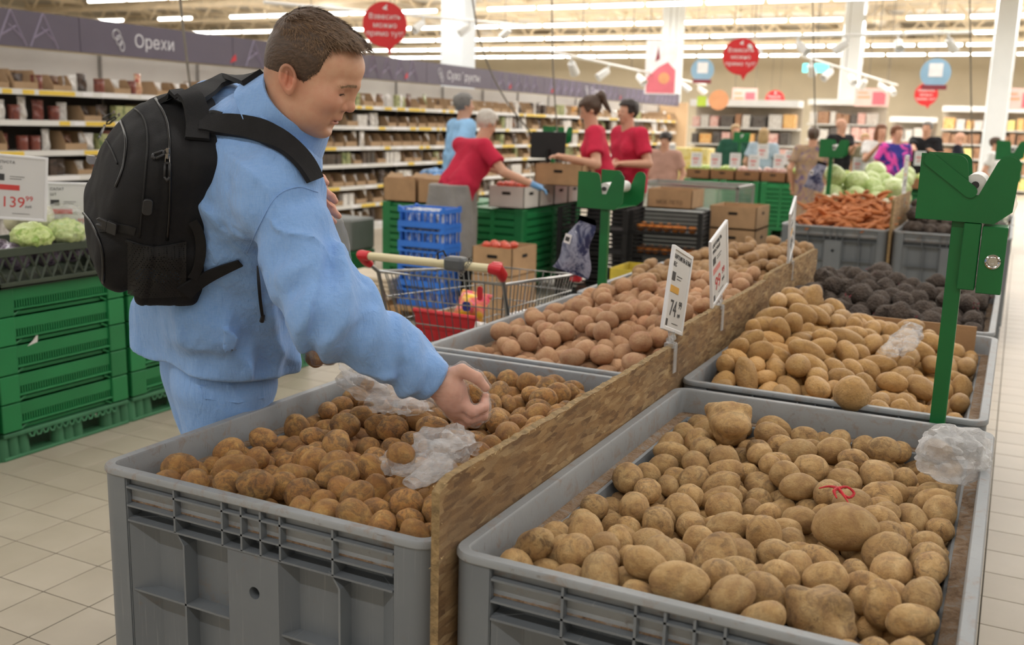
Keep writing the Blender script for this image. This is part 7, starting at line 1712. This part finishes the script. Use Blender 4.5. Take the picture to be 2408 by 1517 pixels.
# black sleeve patches of the ponytailed worker and the carton she lifts
p = dep(1318, 408, 8.5); carton_box('brown carton held up over the packing table by the ponytailed worker', p[0]-.22, p[0]+.22, p[1]-.05, p[1]+.28, p[2]-.10, p[2]+.075, CARD, True, True)
PAT = NT('dress_pattern'); v = PAT.coord(); PAT.set(Base_Color=PAT.ramp(PAT.noise(v, 7, 4, .6, 1.0), [(.35, lin('#8a6a72')), (.5, lin('#a98e6a')), (.65, lin('#6b5a78'))]), Roughness=.85); PAT = PAT.m
PUR = NT('purple_print'); v = PUR.coord(); PUR.set(Base_Color=PUR.ramp(PUR.noise(v, 6, 2, .5, .6), [(.48, lin('#2b2a86')), (.54, lin('#e04aa8'))]), Roughness=.8); PUR = PUR.m
WTC = cloth('white', '#dedcda'); GRC = cloth('teal', '#2f5a4a'); GBC = cloth('greyblue', '#a9b9c6'); NVC = cloth('navy', '#1b1c26')
someone('woman in a long mauve patterned dress seen from behind at the far bins', 1915, 297, 12.6, 70, PAT, BK_, ('brown', 'bun'), skirt=.18, res=.016)
someone('bald man in a black shirt facing the far counter', 1981, 274, 15.0, -60, BK_, BK_, (None, ''), hands=[(1950, 345, 14.6), (2010, 345, 14.7)], res=.017)
someone('woman with long auburn hair in a white top clasping her hands', 2074, 289, 14.0, -85, WTC, NVC, ('red', 'long'), hands=[(2064, 345, 13.7), (2080, 345, 13.7)], res=.016)
someone('short-haired woman in a purple and pink shirt with a shoulder strap', 2112, 292, 13.2, -70, PUR, NVC, ('red', 'short'), res=.016)
someone('balding man in a plain black shirt beside the hanging scale cable', 2182, 283, 16.0, -130, BK_, NVC, ('grey', 'short'), hands=[(2150, 350, 15.7), (2190, 355, 15.7)], res=.017)
someone('man in a dark jacket walking by the bread shelves', 2258, 308, 18.0, 150, NVC, BK_, (None, ''), res=.02)
someone('shopper with a dark bag beside the outermost bag stand', 2344, 320, 15.0, -40, WTC, NVC, ('brown', 'short'), res=.02)
someone('woman in a dark green top behind the small bag stand', 1731, 290, 16.0, -90, GRC, NVC, ('blond', 'short'), res=.02)
someone('blond woman in a grey blue top turned to the far shelves', 1798, 299, 15.2, 60, GBC, NVC, ('blond', 'long'), res=.02)
someone('person in a dark olive top behind the auburn-haired woman', 2036, 312, 17.0, -100, cloth('olive', '#6a6450'), NVC, ('blond', 'short'), res=.02)
someone('woman in a black sun hat behind the pale price cards', 1566, 309, 12.0, -120, cloth('beige', '#c49a8a'), NVC, ('dark', 'hat'), res=.016)

# ================================================================== second island of grey bins
F1 = grey_bin('grey plastic bin of carrots in the second island', -1.605, -.81, 7.86, 9.06, ('front', 'left')); F2 = grey_bin('grey plastic bin of big beets next to the carrots', -.785, .015, 7.86, 9.06, ('front', 'right'))
F3 = grey_bin('grey plastic bin of pale cabbages behind the carrots', -1.605, -.81, 9.10, 10.30, ('left',)); F4 = grey_bin('grey plastic bin of onions behind the big beets', -.785, .015, 9.10, 10.30, ('right',))
F5 = grey_bin('grey plastic bin at the back of the second island', -1.605, -.81, 10.34, 11.54, ('left',))
board('thin wooden divider between carrots and big beets', 7.83, 9.07, .2, 1.0, xa=-.806, seed=9)
CRT = M('carrot_skin', '#b8703f', .7, .2, 1.5, .3, 20, .003, rnd=True, hue=.12)
def carrot_mesh(s):
    m = MB(); rc = np.random.RandomState(s); pts = [(x, .012*math.sin(3*x*8+s), .01*math.cos(2*x*9+s)) for x in np.linspace(0, .17, 8)]; m.ring(pts, [.012, .018, .0185, .017, .0145, .012, .008, .003], 9); return m.mesh('carrot', 4.0)
CM = [carrot_mesh(s) for s in range(4)]; rsf = np.random.RandomState(9)
for q in CM: q.materials.append(CRT)
for k in range(190):
    x, y = rsf.uniform(-1.53, -.88), rsf.uniform(7.95, 8.95); u = (y-7.95)/1.0; z = .70+.19*u+.06*math.sin(3*(x+1.5))-.02+.05*rsf.rand()*(1-.2*u)
    tag(obj('carrot', CM[k % 4], CRT, None, loc=(x, y, z), rot=(rsf.uniform(0, 6), rsf.uniform(-.4, .4), rsf.uniform(0, 6)), scale=1.0), 'orange carrot heaped in the second island of bins', 'carrot', 'carrots')
m = MB(); m.grid(lambda u, v: (-1.55+.69*u, 7.92+1.08*v, .685+.19*v+.06*math.sin(3*(.02+.66*u))-.025), 8, 10); tag(m.build('buried_carrots', CRT, smooth=4.0), 'closely packed carrots below the visible heap', 'carrot', None, 'stuff')
top_F2 = npf(lambda x, y: .80+.14*sm(8.0, 8.7, y)*sm(-.2, -.6, x)+wob(x, y, 7)); top_F4 = npf(lambda x, y: .80+.05*sm(9.3, 9.9, y)+wob(x, y, 8)); top_F3 = npf(lambda x, y: .86+.12*sm(9.2, 9.8, y)*sm(-1.5, -1.1, x)+wob(x, y, 9))
potato_bin('beet', 'large_beet', (-.74, -.03, 7.91, 9.01), top_F2, 150, (.038, .052), (.02, .12), 27, ('brown beet', 'in the bin next to the carrots'), 'large beets next to the carrots', (1.0, 1.0), keep=110, mat=BEET, category='beet', meshes=BEETS, stuff_name='buried_large_beets')
cbm = [leafball('cabbage', s, CAB, .06, 2.0) for s in (11, 12, 13)]
potato_bin('cab', 'cabbage', (-1.56, -.85, 9.14, 10.26), top_F3, 46, (.085, .105), (.0, .05), 28, ('pale green cabbage', 'in the bin behind the carrots'), 'cabbages behind the carrots', (1.0, 1.0), keep=40, mat=CAB, category='cabbage', meshes=cbm, stuff_name='buried_cabbages', depth=1.2)
onm = potato_mesh('onion', 77, 3, ONI, (1.0, 1.0), .03)
potato_bin('oni', 'yellow_onion', (-.74, -.03, 9.14, 10.26), top_F4, 110, (.032, .042), (.0, .05), 29, ('pale onion', 'in the bin behind the big beets'), 'onions behind the big beets', (1.0, 1.0), keep=90, mat=M('onion_skin', '#c9a878', .4, .2, 1.5, rnd=True), category='onion', meshes=[onm], stuff_name='buried_onions', depth=1.3)
for k in range(10):
    tag(obj('yellow_onion', onm, None, None, loc=(-1.45+.06*k, 8.98-.03*(k % 3), .90+.02*(k % 2)), scale=.036), 'pale onion along the border between carrots and cabbages', 'onion', 'onions behind the carrots')
price_tag('white price card standing edge-on between carrots and big beets', (-.80, 8.55, 1.0), PI/2-.05, tilt=.0, title=('МОРКОВЬ', 'ВЕС'), price='59', w=.16, h=.30)
# ================================================================== far green counters with cartons
BRC = M('brown_card', '#86603f', .85, .12, 6); LEAF = pack_mat('salad_leaf', '#7fa03c', '#c3d27a', .5, 4); MIXP = pack_mat('mixed_red', '#b03a3a', '#d9c6b6', .4, 6)
slots = [(-3.78, 'nearest the glass case'), (-3.20, 'in the middle of the far green counter'), (-2.62, 'beside the woman in the patterned dress'), (-4.36, 'behind the glass case')]
green_box('far green slatted box behind the glass case', -3.78, -3.22, 14.1, 15.1, .76, ('front',)); green_box('far green slatted box near the woman in the patterned dress', -3.20, -2.63, 14.1, 15.1, .76, ('front', 'right')); green_box('far green slatted box mostly hidden by the glass case', -4.36, -3.80, 14.1, 15.1, .76, ('front',))
green_box('far green slatted box in front of the bald man', -2.15, -1.45, 14.3, 15.2, .76, ('front',)); green_box('far green slatted box in front of the woman in purple', -1.43, -.73, 14.3, 15.2, .76, ('front',)); green_box('far green slatted box at the outer end of the counter', -.71, -.05, 14.3, 15.2, .76, ('front', 'right'))
lfm = [leafball('salad', s, LEAF, .25, 3) for s in (21, 22)]; mxm = leafball('radish_bunch', 23, MIXP, .2, 4)
rsf = np.random.RandomState(12)
for k, x in enumerate(np.arange(-4.3, -.15, .36)):
    if -2.6 < x+.16 < -2.15: continue
    lab = 'brown produce carton number %s' % k
    who = ['behind the glass case', 'over the glass case corner', 'with red bundles above the glass case', 'beside the small bag stand', 'of salad beside the blond shopper', 'next to the patterned dress', 'near the dress hem', 'in front of the bald man', 'in front of the clasped hands', 'before the woman in purple', 'before the man in black', 'by the hanging cable', 'at the counter end'][min(k, 12)]
    carton_box('brown produce carton '+who, x, x+.34, 14.16, 14.6, .765, .90, BRC, True, True, 'far produce cartons')
    for j in range(3):
        red = k in (2, 3, 9); o = obj('salad' if not red else 'radish_bunch', mxm if red else lfm[j % 2], None, None, loc=(x+.06+.1*j, 14.3+.08*(j % 2), .905), scale=.062, rot=(0, 0, rsf.uniform(0, 6))); tag(o, ('red vegetable bundle' if red else 'green salad head')+' in the produce carton '+who, 'vegetable', 'far produce in cartons')
TG = [(1637, 371), (1682, 373), (1728, 373), (1772, 377), (1831, 375), (1858, 366), (1575, 352), (1793, 352), (2017, 383), (2062, 386), (2110, 384), (2162, 368), (2205, 372)]
for k, (px, py) in enumerate(TG):
    p = dep(px, py+18, 13.9 if px < 1900 else 14.2); price_tag('small white card with red price standing over the far cartons', (p[0], p[1], p[2]-.02), rsf.uniform(.3, .5), w=.15, h=.2, price=['59', '99', '79', '49'][k % 4], clip=False, group='far price cards', simple=True)
# ================================================================== far shelves
def far_shelf(label, pxa, pxb, d, top, n, seed, cols, warm=0.0):
    a, b = dep(pxa, 330, d), dep(pxb, 330, d); y = (a[1]+b[1])/2; x0, x1 = a[0], b[0]; w = x1-x0; t = thing('far_shelving', label, 'shelving', ((x0+x1)/2, y, 0), 0, 'far shelving'); rq = np.random.RandomState(seed)
    m = MB(); m.bx(-w/2, w/2, .45, .48, 0, top); m.build('back_panel', M('far_back', '#c8bfae', .7), t); m = MB(); m.bx(-w/2, w/2, -.05, .5, top, top+.14); m.build('canopy', WHITE, t)
    for s in range(n):
        z = .12+(top-.2)*s/n; m = MB(); m.bx(-w/2, w/2, 0, .45, z-.03, z); m.build('shelf', SHW, t); hh = (top-.2)/n-.06; x = x0+.05
        while x < x1-.2:
            ww = rq.uniform(.12, .3); c = cols[rq.randint(len(cols))]; o = bpy.data.objects.new('goods_block', FARB); COL.objects.link(o); o.location = (x+ww/2, y+.16, z); o.scale = (ww*.95, .28, hh*rq.uniform(.7, 1)); o.material_slots[0].link = 'OBJECT'; o.material_slots[0].material = FC[c]; tag(o, '%s goods on the %s' % (c, label), 'goods', label[:40]+' goods'); x += ww+rq.uniform(.0, .05)
    return t
FC = {c: pack_mat('far_'+c, a, b, .4, 5) for c, a, b in (('pink', '#c9776a', '#e8cfc6'), ('white', '#e3e0da', '#bfb8b0'), ('brown', '#7a4f3c', '#b08a6a'), ('orange', '#d98a3c', '#ecc98a'), ('dark', '#3c3836', '#6a6460'), ('yellow', '#d9bb45', '#f0e2a0'), ('green', '#6f8f4c', '#c2cf9a'))}
fb = MB(); fb.bx(-.5, .5, -.5, .5, 0, 1); FARB = fb.mesh('goods_block', bevel=.04); FARB.materials.append(FC['white'])
far_shelf('far shelving of bottles behind the green counter', 1600, 1885, 21.0, 1.95, 5, 51, ['pink', 'white', 'brown', 'orange', 'dark', 'white']); far_shelf('far wine shelving behind the bald man', 1885, 2080, 25.0, 2.15, 5, 52, ['pink', 'brown', 'white', 'dark']); far_shelf('far shelving with warm goods behind the woman in purple', 2085, 2200, 27.0, 1.8, 4, 53, ['orange', 'brown', 'yellow', 'white']); far_shelf('far bread shelving behind the outer bag stand', 2205, 2440, 26.0, 2.1, 5, 54, ['yellow', 'orange', 'brown', 'white'])
p = dep(1625, 370, 17.0); m = MB(); m.bx(-.35, .35, -.2, .2, 0, 1.15); tag(m.build('display_stand', FC['yellow'], bevel=.01, loc=(p[0], p[1], 0)), 'yellow and red promotion stand behind the pale price cards', 'display')
# ================================================================== hanging signs
SRED = M('sign_red', '#d6282c', .45, .05, 4); SBLU = M('sign_blue', '#8fb3cc', .5, .06, 5); SMAR = M('sign_maroon', '#8a3a44', .5); SWH = M('sign_white', '#eeeaea', .5); SPNK = M('poster_pink', '#ecc4bc', .6, .08, 3); SROS = M('poster_rose', '#d9707c', .6, .1, 4); SORG = M('poster_orange', '#e2a072', .6, .1, 4)
BUBT = ('Взвесить', 'можно', 'прямо тут!')
def to_cam(p): d = CAMP-p; return math.atan2(d[1], d[0])+PI/2
def bubble(label, px, py, r_px, R_=.27):
    d = R_*FLPX/r_px; p = dep(px, py, d); t = thing('speech_sign', label, 'hanging sign', p.tolist(), to_cam(p)*1.0); X = Matrix.Rotation(PI/2, 4, 'X')
    pts = [(R_*math.cos(a), R_*math.sin(a)) for a in np.linspace(-PI*.36, PI*1.42, 40)]+[(.02, -R_*1.02), (.06, -R_*1.32), (.09, -R_*1.05)]
    m = MB(); m.prism(pts, -.02, .02, X); m.build('panel', SRED, t, bevel=.004)
    for k, s in enumerate(BUBT): text(s, .088, SWH, t, (0, -.024, .09-.10*k), (PI/2, 0, 0), 'CENTER', .001)
    m = MB(); m.prism([(-.03, 0), (.03, .05), (.02, .0), (.035, -.02), (-.02, -.01)], -.001, .001, Matrix.Translation((0, -.024, .19)) @ X); m.build('bird_mark', SWH, t)
    m = MB(); 
    for s in (-.12, .12): m.cyl((s, 0, R_*.85), (s, 0, HZ_-p[2]-.1), .004, n=5)
    m.build('wires', CABLE, t); return t
bubble('large red speech bubble sign hung over the dried fruit shelves', 905, 58, 52); bubble('red speech bubble sign hung beside the round blue sign', 1742, 133, 42); bubble('small far red speech bubble sign between two pink posters', 1822, 235, 22); bubble('red speech bubble sign half behind the blue disc sign', 2178, 222, 26)
def disc(label, px, py, r_px, R_=.24):
    d = R_*FLPX/r_px; p = dep(px, py, d); t = thing('disc_sign', label, 'hanging sign', p.tolist(), to_cam(p)); X = Matrix.Rotation(PI/2, 4, 'X')
    m = MB(); m.prism([(R_*math.cos(a), R_*math.sin(a)) for a in np.linspace(0, 2*PI, 33)[:-1]], -.012, .012, X); m.build('panel', SBLU, t); m = MB(); m.bx(-R_*.45, R_*.45, -.016, -.012, -R_*.25, R_*.65); m.build('white_square', SWH, t); m = MB(); m.bx(-R_*.8, R_*.8, -.018, .0, -R_*1.12, -R_*.8); m.build('maroon_strip', SMAR, t)
    m = MB(); m.cyl((0, 0, R_), (0, 0, HZ_-p[2]-.1), .004, n=5); m.build('wire', CABLE, t)
disc('light blue disc sign with a white square beside the red bubble', 1652, 165, 27); disc('light blue disc sign with a white square before the far red bubble', 2200, 172, 34)
def poster(label, pxa, pya, pxb, pyb, d, style):
    a, b = dep(pxa, pya, d), dep(pxb, pyb, d); p = dep((pxa+pxb)/2, (pya+pyb)/2, d); w = (pxb-pxa)*d/FLPX; h = (pyb-pya)*d/FLPX; t = thing('hanging_poster', label, 'hanging poster', p.tolist(), to_cam(p))
    m = MB(); m.bx(-w/2, w/2, -.01, .01, -h/2, h/2); m.build('panel', SWH if style == 'tall' else SPNK, t)
    if style == 'tall':
        m = MB(); m.prism([(-w*.45, -h*.48), (w*.45, -h*.48), (w*.45, -h*.05), (w*.2, h*.1), (-w*.1, 0), (-w*.45, -h*.2)], -.001, .001, Matrix.Translation((0, -.012, 0)) @ Matrix.Rotation(PI/2, 4, 'X')); m.build('red_field', SROS, t); m = MB(); m.lathe([(0, 0), (w*.18, 0), (w*.18, .002), (0, .002)], 20, Matrix.Translation((w*.1, -.016, -h*.2)) @ Matrix.Rotation(PI/2, 4, 'X')); m.build('orange_disc', SORG, t); m = MB(); m.prism([(-w*.2, h*.1), (-w*.05, h*.15), (-w*.12, h*.4)], -.001, .001, Matrix.Translation((0, -.012, 0)) @ Matrix.Rotation(PI/2, 4, 'X')); m.build('dark_stroke', SMAR, t)
    else:
        m = MB(); m.bx(w*.02, w*.40, -.014, -.01, -h*.4, h*.3); m.build('rose_figure', SROS, t); m = MB(); m.bx(-w*.42, -w*.05, -.014, -.01, -h*.05, h*.05); m.bx(-w*.42, -w*.12, -.014, -.01, h*.2, h*.28); m.build('print_lines', SORG, t)
    m = MB()
    for s in (-w*.4, w*.4): m.cyl((s, 0, h/2), (s, 0, HZ_-p[2]-.1), .006, n=5)
    m.build('wires', CABLE, t)
poster('tall white and red hanging banner above the shelving end', 1518, 97, 1592, 220, 20.0, 'tall'); poster('pink hanging poster beside the small red bubble', 1722, 208, 1780, 255, 24.0, 'wide'); poster('pink hanging poster in the middle of the far hall', 2012, 208, 2088, 250, 24.0, 'wide'); poster('pink hanging poster cropped by the hall edge', 2365, 208, 2440, 258, 24.0, 'wide'); poster('narrow red and white hanging banner next to the tall column', 1090, 40, 1118, 160, 21.5, 'tall')
p = dep(1918, 160, 24.0); m = MB(); m.bx(-.3, .3, -.03, .03, -.1, .1); tag(m.build('exit_light', M('exit_teal', '#58d6d0', .4, 0, 1, emit=1.6), loc=p, rot=(0, 0, to_cam(p))), 'lit turquoise exit light under the far trusses', 'exit sign')
p = dep(1690, 235, 20.0); m = MB(); m.lathe([(0, -.02), (.2, -.02), (.2, .02), (0, .02)], 20, Matrix.Rotation(PI/2, 4, 'X')); o = m.build('round_tag', SORG, loc=p, rot=(0, 0, to_cam(p))); tag(o, 'orange round hanging tag beside the pink poster', 'hanging sign'); p = dep(1650, 238, 20.0); m = MB(); m.bx(-.09, .09, -.01, .01, -.1, .1); tag(m.build('square_tag', M('sign_lime', '#b9d04a', .5), loc=p, rot=(0, 0, to_cam(p))), 'lime green square tag hanging by the shelving end', 'hanging sign')
# power cables dropping from the roof to the scales
for lab, pts, d in (('taut cable dropping from the roof behind the man\'s head', [(418, -60), (430, 60), (448, 210)], 6.5), ('cable dropping to the packing table between the workers', [(1297, -60), (1300, 150), (1312, 330), (1316, 400)], 9.5), ('slack cable curving down to the black monitor', [(1105, -40), (1130, 100), (1180, 220), (1262, 330)], 9.2), ('cable dropping behind the patterned dress', [(1910, -40), (1914, 150), (1918, 330)], 11.0), ('cable dropping beside the tall bag stand', [(2280, -40), (2284, 250), (2290, 600)], 9.4)):
    P = [dep(q[0], q[1], d) for q in pts]; m = MB(); top = P[0].copy(); top[2] = HZ_-.02; m.ring([top]+list(spline(P, 14)), .0085 if d < 9 else .0075, 6); tag(m.build('power_cable', CABLE, smooth=4.0), lab, 'cable')
